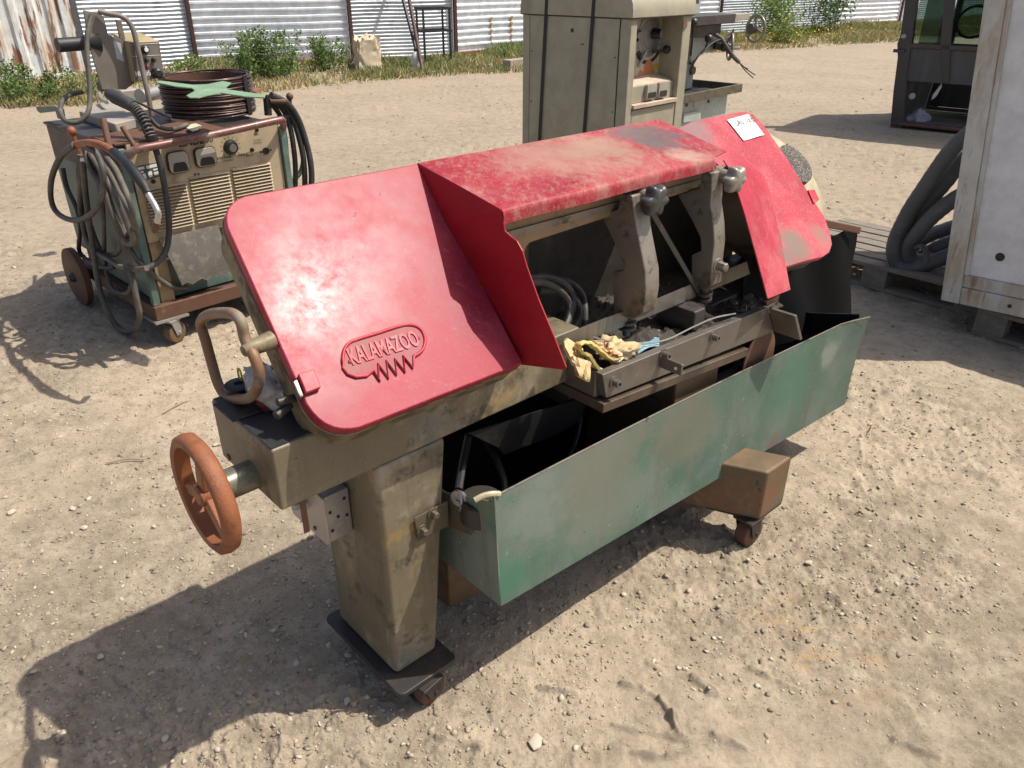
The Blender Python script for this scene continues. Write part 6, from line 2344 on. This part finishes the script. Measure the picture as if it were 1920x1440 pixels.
i0 = fw_(1808, 518) - O_
hz = (i0 - hh_ * i0[0])[2]
slab(0, .085, 0, CHt, 0, .07, 'frame_post', M['cwhite'], cont, .006)
slab(CWd - .085, CWd, 0, CHt, 0, .07, 'frame_post', M['cwhite'], cont, .006)
slab(.0851, CWd - .0851, 0, hz * .58, .004, .07, 'bottom_rail', M['cwhite'], cont, .006)
slab(.0851, CWd - .0851, hz * .58 + .001, hz, .016, .07, 'rail_step', M['cwhite'], cont, .004)
slab(.0851, .105, hz + .001, CHt - .08, .012, .07, 'rail_step', M['cwhite'], cont, .004)
slab(.0851, CWd - .0851, CHt - .08, CHt, .004, .07, 'top_rail', M['cwhite'], cont, .006)
sh = slab(.1051, CWd - .0851, hz + .001, CHt - .081, .030, .045, 'front_sheet', M['cpanel'], cont, 0)
slab(.0, .02, .0, CHt, .071, CDp, 'side_sheet', M['cpanel'], cont, 0)
slab(CWd - .02, CWd, .0, CHt, .071, CDp, 'side_sheet', M['cpanel'], cont, 0)
slab(.021, CWd - .021, CHt - .02, CHt, .071, CDp, 'roof_sheet', M['cpanel'], cont, 0)
slab(.021, CWd - .021, .0, .02, .071, CDp, 'floor_sheet', M['cpanel'], cont, 0)
slab(CWd + .001, 1.9, 0, .60, .01, CDp - .1, 'low_section', M['cwhite'], cont, .01)
q = fw_(1875, 482, .0298)
disc(Kf, q, (0, -1, 0), .0205, .0008, 'vent_hole', M['tray_in'], sh, 26)
q = fw_(1893, 574, .0036)
disc(Kf, q, (0, -1, 0), .0095, .0008, 'drain_hole', M['tray_in'], cont, 18)
M['pallet'] = worn("grey_pallet_wood", (0.17, 0.145, 0.115), [((0.26, 0.22, 0.17), (2, 30, 30), .45, .65, .6), (GRIME, 12, .58, .7, .5)], .85, .05, 0, (90, .3, .002))


def pallet(l0, l1, w0, w1, label):
    pt = thing('pallet', label, 'pallet', Kf.w(((l0 + l1) / 2, (w0 + w1) / 2, 0)))
    n = 7
    wd = (w1 - w0)
    for k in range(n):
        y = w0 + k * (wd - .10) / (n - 1)
        b = MB(Kf)
        b.box(l0, l1, y, y + .098, .121 + .002 * (k % 2), .143 + .002 * (k % 2))
        b.done('board', M['pallet'], pt, bevel=.002)
    for x0 in (l0, (l0 + l1) / 2 - .07, l1 - .14):
        for y in (w0, w0 + wd / 2 - .05, w1 - .1):
            b = MB(Kf)
            b.box(x0 + .001, x0 + .14, y + .001, y + .098, .022, .1205)
            b.done('block', M['pallet'], pt, bevel=.002)
    for y in (w0, w0 + wd / 2 - .05, w1 - .1):
        b = MB(Kf)
        b.box(l0, l1, y, y + .098, .001, .0215)
        b.done('runner', M['pallet'], pt, bevel=.002)
    return pt


pallet(-1.05, .12, .30, 1.10, 'grey wooden pallet under the thick black hoses')
pallet(.16, 1.36, .06, .9, 'grey wooden pallet under the white framed container')
M['hose'] = worn("weathered_black_hose", (0.10, 0.103, 0.107), [((0.13, 0.125, 0.115), (6, 6, 6), .46, .64, .75), ((0.20, 0.19, 0.17), 16, .58, .7, .6)], .6, .1)
hl = lambda lst, w: [fw_(u, v, w + dw) for u, v, dw in lst]
for pts, w_, lab_ in (
        ([(1850, 225, .05), (1800, 265, .0), (1778, 288, .0), (1755, 320, .0), (1730, 357, .0), (1708, 390, .0), (1692, 420, .0), (1680, 447, .0), (1676, 472, .0), (1683, 494, .02), (1702, 503, .03), (1732, 497, .06), (1780, 478, .10), (1830, 455, .14)], .36, 'thickest scuffed black hose, outermost of the loops beside the white container'),
        ([(1850, 262, .1), (1802, 305, .08), (1775, 338, .06), (1750, 368, .05), (1726, 400, .05), (1708, 430, .06), (1698, 462, .09), (1706, 488, .13), (1745, 484, .2)], .40, 'black hose running close behind the outermost hose loop'),
        ([(1850, 340, .05), (1792, 372, .05), (1767, 390, .03), (1742, 412, .02), (1718, 440, .02), (1703, 466, .04), (1710, 488, .08), (1750, 486, .14)], .34, 'black hose of the inner loop, curving into the frame post'),
        ([(1830, 410, .3), (1780, 428, .25), (1742, 442, .2), (1712, 462, .2), (1706, 490, .25)], .55, 'dusty olive hose lying flat behind the inner hose loop'),
        ([(1830, 440, .1), (1790, 452, .1), (1755, 465, .1), (1730, 480, .12)], .42, 'short thick black hose end lying between the loops')):
    b = MB(Kf)
    rr_ = .041 if 'short' not in lab_ else .038
    P = smooth_path(hl(pts, w_), 8)
    b.tube(P, [rr_ * (1 + .02 * math.sin(i * 1.7)) for i in range(len(P))], 16)
    b.done('black_hose', M['hose'], None, smooth=80, label=lab_, cat='hose')
b = MB(Kf)
b.tube(smooth_path([fw_(1716, 466, .33), fw_(1727, 462, .30), fw_(1737, 474, .29), fw_(1738, 490, .30)], 5), .014, 8)
b.done('tie_band', M['cable'], None, smooth=60, label='grey tie band round the hoses on the pallet', cat='band')
# =================================================================== corrugated yard fence
M['sheetwhite'] = worn("white_profiled_sheet", (0.80, 0.82, 0.84), [((0.60, 0.60, 0.58), 3, .5, .7, .4), ((0.40, 0.22, 0.07), (5, 5, .6), .67, .74, .5)], .38, .08, .05, (40, .05, .001))
M['sheetgalv'] = worn("galvanised_corrugated_sheet", (0.54, 0.59, 0.62), [((0.62, 0.64, 0.65), (2, 2, 6), .48, .66, .7), ((0.26, 0.29, 0.31), 3, .5, .68, .6), ((0.36, 0.20, 0.14), (4, 4, 20), .66, .74, .6)], .42, .1, .25, (50, .1, .001))
M['postrust'] = worn("dark_red_post", (0.065, 0.026, 0.022), [(GRIME, 9, .5, .7, .5)], .6, .1)
gz = lambda u, v, z=0.0: ground_at(u, v, z)
bp = [gz(*q) for q in ((-330, 178), (172, 147), (371, 131), (661, 117), (853, 107), (1105, 84), (1344, 67), (1561, 53), (1682, 45), (1990, 26))]
FH = 2.7
fence = thing('yard_fence', 'long fence of white and galvanised corrugated sheets between dark posts behind the yard', 'fence', bp[4])
U = np.array([0, 0, 1.0])


def sheet(a, e, z0, z1, kind, name='corrugated_sheet', mat=None, inset=.03):
    d = (e - a) / np.linalg.norm(e - a)
    nrm = np.array([d[1], -d[0], 0])
    a2, e2 = a + d * inset, e - d * inset
    prof = []
    z = z0
    if kind == 'rib':
        p = .128
        prof.append((z0, 0))
        z = z0 + .10
        while z < z1 - .02:
            prof += [(z, 0), (z + .018, .034), (z + .048, .034), (z + .066, 0)]
            z += p
        prof.append((z1, 0))
    elif kind == 'wave':
        p, amp = .135, .020
        k = 0
        while z < z1:
            prof.append((z, amp * math.sin(2 * math.pi * (z - z0) / p)))
            z += p / 8
    else:
        p, amp = .068, .0105
        while z < z1:
            prof.append((z, amp * math.sin(2 * math.pi * (z - z0) / p)))
            z += p / 6
    n = 14
    G = []
    for zz, off in prof:
        row = []
        for i in range(n + 1):
            t = i / n
            sag = .006 * math.sin(t * 9 + zz * 2) + .004 * math.sin(t * 23 + zz)
            row.append(a2 + (e2 - a2) * t + nrm * (off + .02 + sag) + U * (zz + .004 * math.sin(t * 7)))
        G.append(row)
    b = MB()
    b.grid(G)
    return b.done(name, mat, fence, smooth=25 if kind == 'rib' else 60)


def fpost(p, name='fence_post', mat=None, wd=.035, top=FH, off=.06, d=None):
    d = np.array([.82, .57, 0]) if d is None else d
    nrm = np.array([d[1], -d[0], 0])
    b = MB()
    q = p + nrm * off
    b.hexa([q - d * wd - nrm * .03, q + d * wd - nrm * .03, q + d * wd + nrm * .03, q - d * wd + nrm * .03] + [x + U * top for x in (q - d * wd - nrm * .03, q + d * wd - nrm * .03, q + d * wd + nrm * .03, q - d * wd + nrm * .03)])
    return b.done(name, mat or M['postrust'], fence, bevel=.004)


kinds = ['small', 'rib', 'small', 'rib', 'wave', 'rib', 'small', 'wave', 'small']
bp2 = bp[1:]
for k in range(len(bp2) - 1):
    kd = ['small', 'rib', 'small', 'rib', 'rib', 'small', 'wave', 'small'][k]
    wh = kd != 'small'
    sheet(bp2[k], bp2[k + 1], .10 if wh else .06, FH, kd, mat=M['sheetwhite'] if wh else M['sheetgalv'])
    if wh:
        a, e = bp2[k], bp2[k + 1]
        d = (e - a) / np.linalg.norm(e - a)
        nrm = np.array([d[1], -d[0], 0])
        b = MB()
        A, E_ = a + d * .04 + nrm * .02, e - d * .04 + nrm * .02
        b.hexa([A, E_, E_ + nrm * .05, A + nrm * .05, A + U * .095, E_ + U * .095, E_ + nrm * .05 + U * .095, A + nrm * .05 + U * .095])
        b.done('bottom_rail', M['rust'], fence)
for k, p in enumerate(bp2[1:-1]):
    fpost(p, mat=M['zinc'] if k == 5 else None)
# orange rust runs hanging below bolts on the white sheet
a, e = bp2[3], bp2[4]
d = (e - a) / np.linalg.norm(e - a)
nrm = np.array([d[1], -d[0], 0])


def fence_at(u, v, off=0.0):
    s_ = sight(u, v)
    n3 = nrm
    t = ((a + n3 * (off + .02) - EYE) @ n3) / (s_ @ n3)
    return EYE + s_ * t


M['run'] = worn("orange_rust_run", (0.50, 0.33, 0.15), [((0.42, 0.20, 0.05), 9, .5, .7, .6)], .6, .1)
# the runs follow the ribs: thin films 2 mm proud of each rib face
ribs = [(z_, o_) for z_ in np.arange(.20, 2.6, .128) for o_ in (0,)]


def run(u, v0, v1, wpx):
    p0, p1 = fence_at(u, v0), fence_at(u, v1)
    wd = wpx / F_PX * np.linalg.norm(p0 - EYE) / 2
    s0 = (p0 - a) @ d
    prof = []
    z = .10 + .10
    prof.append((.12, 0))
    while z < 2.6:
        prof += [(z, 0), (z + .018, .034), (z + .048, .034), (z + .066, 0)]
        z += .128
    zlo, zhi = p1[2] - a[2], p0[2] - a[2]
    G = []
    for zz, off in prof:
        if zlo <= zz <= zhi:
            k_ = wd * (1 - .5 * (zhi - zz) / (zhi - zlo))
            sag = 0.016
            G.append([a + d * (s0 - k_) + nrm * (off + .02 + sag) + U * zz, a + d * (s0 + k_) + nrm * (off + .02 + sag) + U * zz])
    b = MB()
    b.grid(G)
    b.done('rust_run', M['run'], fence, smooth=0)


run(919, 30, 84, 5)
run(957, 28, 78, 6)

# ---- rusty shipping container at the left end of the fence
M['ctr'] = worn("rusty_white_container", (0.62, 0.64, 0.62), [((0.50, 0.36, 0.22), (5, 5, .9), .46, .60, .7), (RUST, (7, 7, 1.0), .52, .59, .95), ((0.15, 0.055, 0.035), (11, 11, 1.6), .60, .66, .9)], .5, .1, 0, (50, .15, .001))
c0, c1 = gz(-420, 196), gz(158, 149)
ship = thing('shipping_container', 'rust streaked white shipping container with vertical ribs at the left end of the fence', 'shipping container', (c0 + c1) / 2)
d2_ = (c1 - c0) / np.linalg.norm(c1 - c0)
n2_ = np.array([d2_[1], -d2_[0], 0])
Lc = np.linalg.norm(c1 - c0)
xs, prof = 0.0, []
while xs < Lc - .14:
    prof += [(xs, 0), (xs + .11, 0), (xs + .15, .036), (xs + .235, .036)]
    xs += .275
prof.append((Lc - .13, 0))
G = [[c0 + d2_ * x_ + n2_ * o_ + U * z_ for x_, o_ in prof] for z_ in (.13, .9, 1.8, 2.6)]
b = MB()
b.grid(G)
b.done('side_wall', M['ctr'], ship, smooth=0)
b = MB()
A, E_ = c0 + n2_ * .04, c1 + n2_ * .04
b.hexa([A + U * .02, E_ + U * .02, E_ - n2_ * .1 + U * .02, A - n2_ * .1 + U * .02, A + U * .125, E_ + U * .125, E_ - n2_ * .1 + U * .125, A - n2_ * .1 + U * .125])
b.done('bottom_rail', M['ctr'], ship, bevel=.008)
b = MB()
A, E_ = c1 - d2_ * .125 + n2_ * .045, c1 + n2_ * .045
b.hexa([A + U * .126, E_ + U * .126, E_ - n2_ * .14 + U * .126, A - n2_ * .14 + U * .126, A + U * 2.6, E_ + U * 2.6, E_ - n2_ * .14 + U * 2.6, A - n2_ * .14 + U * 2.6])
b.done('corner_post', M['ctr'], ship, bevel=.008)
b = MB()
A, E_ = c0 - n2_ * .2, c1 - n2_ * .2
b.hexa([A, E_, E_ - n2_ * 2, A - n2_ * 2, A + U * 2.6, E_ + U * 2.6, E_ - n2_ * 2 + U * 2.6, A - n2_ * 2 + U * 2.6])
b.done('container_body', M['cabdark'], ship)
q = gz(168, 143)
b = MB()
A = q + np.array([-.09, .1, 0])
b.hexa([A, A + d2_ * .22, A + d2_ * .22 - n2_ * .1, A - n2_ * .1] + [x + U * 2.6 for x in (A, A + d2_ * .22, A + d2_ * .22 - n2_ * .1, A - n2_ * .1)])
b.done('gate_post', M['ctr'], None, bevel=.006, label='narrow rusty white post between the shipping container and the fence', cat='post')

# ---- things along the fence
dF = np.array([.83, .56, 0])
dF /= np.linalg.norm(dF)
M['blacksteel'] = worn("black_steel_section", (0.020, 0.020, 0.023), [(DUST, 12, .6, .8, .3)], .5, .1)
Fb = Fr(*gz(797, 127)[:2], 24.0)
rack = thing('steel_rack', 'black steel rack with top and middle shelf leaning by the fence', 'rack', Fb.w((.35, .2, 0)))
rw = Fb.W(848, 124, 0)[0]
zt_, zm = Fb.W(800, 14, 0)[2], Fb.W(800, 57, 0)[2]
for (l_, w_) in ((0, 0), (rw - .035, 0), (0, .40), (rw - .035, .40)):
    b = MB(Fb)
    b.box(l_, l_ + .035, w_, w_ + .035, 0, zt_ - .04)
    b.done('leg', M['blacksteel'], rack)
for z_ in (zt_ - .0399, zm - .035):
    b = MB(Fb)
    b.box(-.02, rw + .02, -.004, .04, z_, z_ + .04)
    b.box(-.02, rw + .02, .399, .44, z_, z_ + .04)
    b.done('cross_bar', M['blacksteel'], rack)
    b = MB(Fb)
    b.box(-.018, .02, .0401, .3989, z_, z_ + .04)
    b.box(rw - .02, rw + .018, .0401, .3989, z_, z_ + .04)
    b.done('side_bar', M['blacksteel'], rack)
for (u0, v0, u1, v1, m_, lb_, r) in ((755, -2, 789, 128, 'blacksteel', 'black steel pole leaning steeply against the fence, left of its brown neighbour', .032), (767, -2, 793, 137, 'postrust', 'brown steel pole leaning against the fence beside the black pole', .036)):
    base = gz(u1, v1)
    s_ = sight(u0, v0)
    topd = EYE + s_ * ((base[1] + 1.1) / s_[1])
    top2 = base + (topd - base) * 1.45
    b = MB()
    b.tube([base, top2], r, 10)
    b.done('leaning_pole', M[m_], None, smooth=60, label=lb_, cat='pole')
q = gz(782, 133)
b = MB()
b.lathe(q, (0, 0, 1), [(0, .10), (.22, .105), (.27, .085), (.33, .05), (.335, .04)], 22)
jug = b.done('canister', worn("white_canister_plastic", (0.62, 0.60, 0.55), [(DUST, 9, .5, .7, .6)], .5, .1), None, smooth=40, label='white plastic canister standing in the grass at the foot of the poles', cat='canister')
b = MB()
b.lathe(q + np.array([0, 0, .336]), (0, 0, 1), [(0, .042), (.05, .042)], 16)
b.done('cap', M['bezel'], jug)
M['sack'] = worn("beige_woven_sack", (0.52, 0.43, 0.29), [((0.66, 0.56, 0.40), 6, .48, .66, .7), ((0.30, 0.22, 0.13), 9, .58, .7, .6)], .7, .1, 0, (90, .3, .003))
q = gz(692, 136)
V, Fs = [], []
nn, mm_ = 40, 20
for j in range(mm_ + 1):
    t = j / mm_
    for i in range(nn):
        a_ = 2 * math.pi * i / nn
        ca, sa = math.cos(a_), math.sin(a_)
        rx = .245 * (abs(ca) ** .5) * np.sign(ca) * (1 - .12 * t)
        ry = .15 * (abs(sa) ** .5) * np.sign(sa) * (1 - .1 * t)
        k_ = 1 + .42 * (float(fbm(ca * 2 + t * 3.1, sa * 2 + t * 2 + 4, 4, 6)) - .5) + .10 * (abs(2 * float(vnoise(ca * 3 + t * 5, sa * 3 - t * 4, 13)) - 1) - .4) + (.26 * (float(vnoise(i * .8, t * 6, 3)) - .5) if t > .55 else 0)
        z_ = .56 * t + (.2 * (float(vnoise(i * .55, 3.3, 8)) - .45) if t > .8 else 0)
        V.append(q + (dF * rx + np.array([-dF[1], dF[0], 0]) * ry) * k_ + U * z_)
for j in range(mm_):
    for i in range(nn):
        p_ = (i + 1) % nn
        Fs.append((j * nn + i, j * nn + p_, (j + 1) * nn + p_, (j + 1) * nn + i))
cidx = len(V)
V.append(q + U * .47)
for i in range(nn):
    Fs.append((mm_ * nn + i, mm_ * nn + (i + 1) % nn, cidx))
b = MB()
b.add(V, Fs)
b.done('sack', M['sack'], None, smooth=60, label='crumpled beige woven sack standing against the fence post', cat='sack')
b = MB()
V, Fs = crumple('x', WORLD, gz(664, 133) + U * .09, .12, .10, .12, .5, 5, None, 18, 12)
b.add(V, Fs)
b.done('rubbish_bundle', M['dark_metal'], None, smooth=50, label='small dark crumpled rubbish bundle left of the beige sack', cat='rubbish')
for (u0, v0, u1, v1, hh2, lb_) in ((907, 132, 958, 126, .09, 'long pale timber lying in the grass edge'), (957, 134, 1010, 127, .19, 'short squared timber block at the cabinet edge'), (768, 140, 822, 137, .03, 'thin pale lath lying flat in front of the leaning poles')):
    A, E_ = gz(u0, v0), gz(u1, v1)
    dd = (E_ - A) / np.linalg.norm(E_ - A)
    nn_ = np.array([-dd[1], dd[0], 0]) * max(.06, hh2)
    b = MB()
    b.hexa([A, E_, E_ + nn_, A + nn_, A + U * hh2, E_ + U * hh2, E_ + nn_ + U * hh2, A + nn_ + U * hh2])
    b.done('timber', worn("grey_timber", (0.30, 0.26, 0.20), [(GRIME, 9, .58, .7, .5), ((0.42, 0.37, 0.30), 5, .5, .7, .5)], .85, .05) if hh2 == .09 else bpy.data.materials["grey_timber"], None, bevel=.006, label=lb_, cat='timber')

# =================================================================== weeds, grass and shrubs
def leaf_mat(name, c, tr=.25):
    t = NT(name)
    f = t.noise(5, 3, .6)
    ob = t.n("ShaderNodeObjectInfo")
    col = t.mix(f, tuple(x * .72 for x in c), tuple(min(1, x * 1.3) for x in c))
    t.out(col, .6, 0, None)
    d1 = t.n("ShaderNodeBsdfTranslucent")
    t.t.links.new(t.mix(.5, col, (c[0] * 1.6, c[1] * 1.6, c[2] * .8)), d1.inputs[0])
    mx = t.n("ShaderNodeMixShader")
    mx.inputs[0].default_value = tr
    t.t.links.new(t.b.outputs[0], mx.inputs[1])
    t.t.links.new(d1.outputs[0], mx.inputs[2])
    t.t.links.new(mx.outputs[0], t.t.nodes["Material Output"].inputs[0])
    return t.m


LM = [leaf_mat("leaf_green", (0.10, 0.175, 0.04)), leaf_mat("leaf_pale", (0.17, 0.25, 0.07)), leaf_mat("leaf_dark", (0.055, 0.10, 0.028)), leaf_mat("dry_straw", (0.36, 0.28, 0.14), .15),
      leaf_mat("leaf_lime", (0.20, 0.30, 0.04)), leaf_mat("yellow_petal", (0.70, 0.52, 0.02), .1)]
STEM = worn("green_stem", (0.10, 0.12, 0.045), (), .7, .05)
WOOD = worn("grey_brown_stem", (0.12, 0.09, 0.06), (), .8, .05)


def raw_mesh(name, V, Q, mats, mi, parent=None, **kw):
    V = np.asarray(V, float)
    org = np.array([V[:, 0].mean(), V[:, 1].mean(), V[:, 2].min()])
    m = bpy.data.meshes.new(name)
    m.vertices.add(len(V))
    m.vertices.foreach_set("co", (V - org).ravel())
    Q = np.asarray(Q)
    m.loops.add(Q.size)
    m.loops.foreach_set("vertex_index", Q.ravel())
    m.polygons.add(len(Q))
    m.polygons.foreach_set("loop_start", np.arange(len(Q)) * Q.shape[1])
    m.polygons.foreach_set("loop_total", np.full(len(Q), Q.shape[1]))
    for t in mats:
        m.materials.append(t)
    m.polygons.foreach_set("material_index", np.asarray(mi, np.int32))
    m.update()
    o = bpy.data.objects.new(name, m)
    COL.objects.link(o)
    o.location = org
    ORG[o.name] = org
    attach(o, parent)
    return tag(o, kw.get('label'), kw.get('cat'), kw.get('group'), kw.get('kind'))


def leaves(centres, size, rng, updir=.4):
    """one folded leaf (two triangles sharing a rib -> quad) per centre"""
    n = len(centres)
    dirs = rng.normal(size=(n, 3))
    dirs[:, 2] = dirs[:, 2] * .5 + updir
    dirs /= np.linalg.norm(dirs, axis=1)[:, None]
    sd = np.cross(dirs, rng.normal(size=(n, 3)))
    sd /= np.linalg.norm(sd, axis=1)[:, None]
    nm = np.cross(dirs, sd)
    s = (size * rng.uniform(.55, 1.35, n))[:, None]
    a = centres
    bq = centres + dirs * s * .5 + sd * s * .28 + nm * s * .08
    c = centres + dirs * s
    dq = centres + dirs * s * .5 - sd * s * .28 + nm * s * .08
    V = np.stack([a, bq, c, dq], 1).reshape(-1, 3)
    Q = np.arange(n * 4).reshape(n, 4)
    return V, Q


def bush(name, u, v, wpx, hpx, nst, nlf, lsize, seed, probs, label, cat='weed', lean=0.0, stem=STEM, spiky=.6, at=None, flowers=0):
    rng = np.random.default_rng(seed)
    base = ground_at(u, v) if at is None else at
    dist = np.linalg.norm(base - EYE)
    W2, H2 = wpx / F_PX * dist / 2, hpx / F_PX * dist * 1.08
    root = thing(name, label, cat, base)
    C, st = [], MB()
    for k in range(nst):
        x0 = rng.normal(0, .35) * W2
        y0 = rng.normal(0, .3) * W2
        h = H2 * rng.uniform(.45, 1.0) * (1 - .35 * min(1, abs(x0) / W2))
        tip = np.array([x0 * 1.7 + rng.normal(0, .16) * W2 + lean * h, y0 * 1.4 + rng.normal(0, .1) * W2, h])
        p0 = base + np.array([x0, y0, -.02])
        p2 = base + tip
        p1 = (p0 + p2) / 2 + rng.normal(0, .05, 3) * H2
        st.tube(smooth_path([p0, p1, p2], 3), [.006, .006, .005, .005, .004, .003, .002], 4)
        m = int(nlf / nst * rng.uniform(.6, 1.4))
        t = rng.beta(1.6, 1.1, m)
        pos = (1 - t)[:, None] ** 2 * p0 + (2 * t * (1 - t))[:, None] * p1 + (t ** 2)[:, None] * p2
        rad_ = H2 * .13 * (1 - spiky * t ** 2)
        pos = pos + rng.normal(size=(m, 3)) * rad_[:, None] * np.array([1, 1, .7])
        C.append(pos)
    C = np.vstack(C)
    C[:, 2] = np.maximum(C[:, 2], base[2] + .01)
    V, Q = leaves(C, lsize, rng)
    raw_mesh('foliage', V, Q, LM, rng.choice(len(LM), len(Q), p=probs), root, kind='stuff')
    st.done('stems', stem, root, smooth=80, kind='stuff')
    return root


PG = [.50, .26, .20, .02, .02, 0]
bush('weed_bush', 497, 146, 125, 74, 26, 5200, .050, 1, PG, 'tall green weed bush before the white sheet, left of the smaller one')
bush('weed_bush', 606, 132, 80, 54, 16, 2600, .046, 2, PG, 'smaller green weed bush right of the tall one, beside the sack')
bush('weed_clump', 362, 160, 60, 60, 10, 1200, .046, 3, [.40, .3, .12, .16, .02, 0], 'scrappy green weeds by the first fence post behind the wire feeder')
bush('weed_bush', 52, 192, 150, 56, 22, 2600, .046, 4, [.46, .22, .28, .03, .01, 0], 'wide dark green nettle patch before the shipping container')
bush('weed_clump', 128, 186, 90, 42, 12, 1100, .05, 5, [.22, .2, .1, .46, .02, 0], 'dry yellowish weed clump right of the nettle patch')
bush('vine', 1446, 70, 62, 100, 14, 2200, .085, 6, [.18, .25, .07, 0, .5, 0], 'bright lime green climbing plant on the far fence by the mill wheel', 'vine', 0, STEM, .2)
bush('shrub', 1520, 66, 75, 100, 12, 2200, .075, 7, [.35, .1, .52, .03, 0, 0], 'dark stemmed leaning shrub against the far fence', 'shrub', .22, WOOD, .3)
bush('vine', 1590, 30, 60, 34, 5, 220, .085, 8, [.5, .2, .3, 0, 0, 0], 'thin twig of leaves hanging at the top of the far fence', 'vine', .5, WOOD, .3)
bush('weed_clump', 1475, 82, 85, 36, 16, 1500, .06, 9, [.35, .33, .1, .12, .05, .05], 'low flowering weeds below the lime green climber')

# grass verge along the fence
fpx = [(-330, 205), (0, 158), (172, 148), (371, 132), (661, 118), (853, 108), (1105, 85), (1344, 68), (1561, 54), (1682, 46), (1990, 27)]
vpx = [(-330, 235), (0, 203), (150, 200), (330, 187), (500, 174), (700, 151), (980, 136), (1300, 104), (1450, 94), (1690, 78), (1990, 52)]
fw3 = np.array([ground_at(*q)[:2] for q in fpx])
vw3 = np.array([ground_at(*q)[:2] for q in vpx])


def along(P, s):
    seg = np.linalg.norm(np.diff(P, axis=0), axis=1)
    cum = np.concatenate([[0], np.cumsum(seg)])
    cum /= cum[-1]
    return np.stack([np.interp(s, cum, P[:, 0]), np.interp(s, cum, P[:, 1])], -1)


rng = np.random.default_rng(12)
N = 120000
s = rng.uniform(0, 1, N) ** 1.15
t = rng.beta(1.0, 1.0, N)
pf, pv = along(fw3, s), along(vw3, s)
xy = pf + (pv - pf) * t[:, None]
cl_ = fbm(xy[:, 0] * .9, xy[:, 1] * .9, 3, 41)
edge = 1 - np.clip((t - .80) / .2, 0, 1)
keep = rng.uniform(0, 1, N) < np.clip((cl_ - .33) * 4, .12, 1) * (.25 + .75 * edge)
xy, t, cl_ = xy[keep], t[keep], cl_[keep]
n = len(xy)
h = (.06 + .20 * cl_ * rng.uniform(.4, 1.5, n)) * (1.15 - .6 * t)
wd = rng.uniform(.006, .014, n)
a = rng.uniform(0, 2 * np.pi, n)
bend = rng.normal(0, .38, (n, 2)) * h[:, None]
base = np.concatenate([xy, ground_h(xy[:, 0], xy[:, 1])[:, None] - .01], 1)
sx = np.stack([np.cos(a), np.sin(a), np.zeros(n)], 1) * wd[:, None]
mid = base + np.concatenate([bend * .35, (h * .6)[:, None]], 1)
tip = base + np.concatenate([bend, h[:, None]], 1)
V = np.stack([base - sx, base + sx, mid + sx * .7, mid - sx * .7, tip + sx * .15, tip - sx * .15], 1).reshape(-1, 3)
i6 = (np.arange(n) * 6)[:, None]
Q = np.concatenate([i6 + np.array([[0, 1, 2, 3]]), i6 + np.array([[3, 2, 4, 5]])], 1).reshape(-1, 4)
dryp = np.clip(.36 + .5 * (fbm(xy[:, 0] * .5 + 9, xy[:, 1] * .5, 3, 61) - .4) * 2 + .25 * t, .05, .85)
mi = np.where(rng.uniform(0, 1, n) < dryp, 3, rng.choice([0, 1, 2, 4], n, p=[.45, .38, .14, .03]))
gr = raw_mesh('grass', V, Q, LM, np.repeat(mi, 2), None, kind='stuff')
# yellow flowers and dry litter in the grass
N = 260
sp_ = rng.normal(0, 1, (N, 2))
fc = ground_at(1490, 78)
fd = np.stack([fc[0] + sp_[:, 0] * 1.5 + sp_[:, 1] * .4, fc[1] + sp_[:, 0] * 1.1 - sp_[:, 1] * .5, rng.uniform(.10, .30, N)], -1)
V, Q = leaves(fd, .055, rng, .1)
raw_mesh('yellow_flowers', V, Q, LM, np.full(len(Q), 5), None, kind='stuff')
N = 1500
s = rng.uniform(.10, .75, N)
pf, pv = along(fw3, s), along(vw3, s)
t = rng.uniform(.25, 1.06, N)
xy = pf + (pv - pf) * t[:, None]
a = rng.uniform(0, np.pi, N)
ln = rng.uniform(.05, .22, N)
d3 = np.stack([np.cos(a) * ln, np.sin(a) * ln, rng.uniform(-.02, .06, N)], 1)
p0 = np.concatenate([xy, ground_h(xy[:, 0], xy[:, 1])[:, None] + .015], 1)
sd = np.stack([-np.sin(a), np.cos(a), np.full(N, .5)], 1) * .006
V = np.stack([p0 - sd, p0 + sd, p0 + d3 + sd, p0 + d3 - sd], 1).reshape(-1, 3)
Q = np.arange(N * 4).reshape(N, 4)
raw_mesh('straw_litter', V, Q, LM, np.full(N, 3), None, kind='stuff')
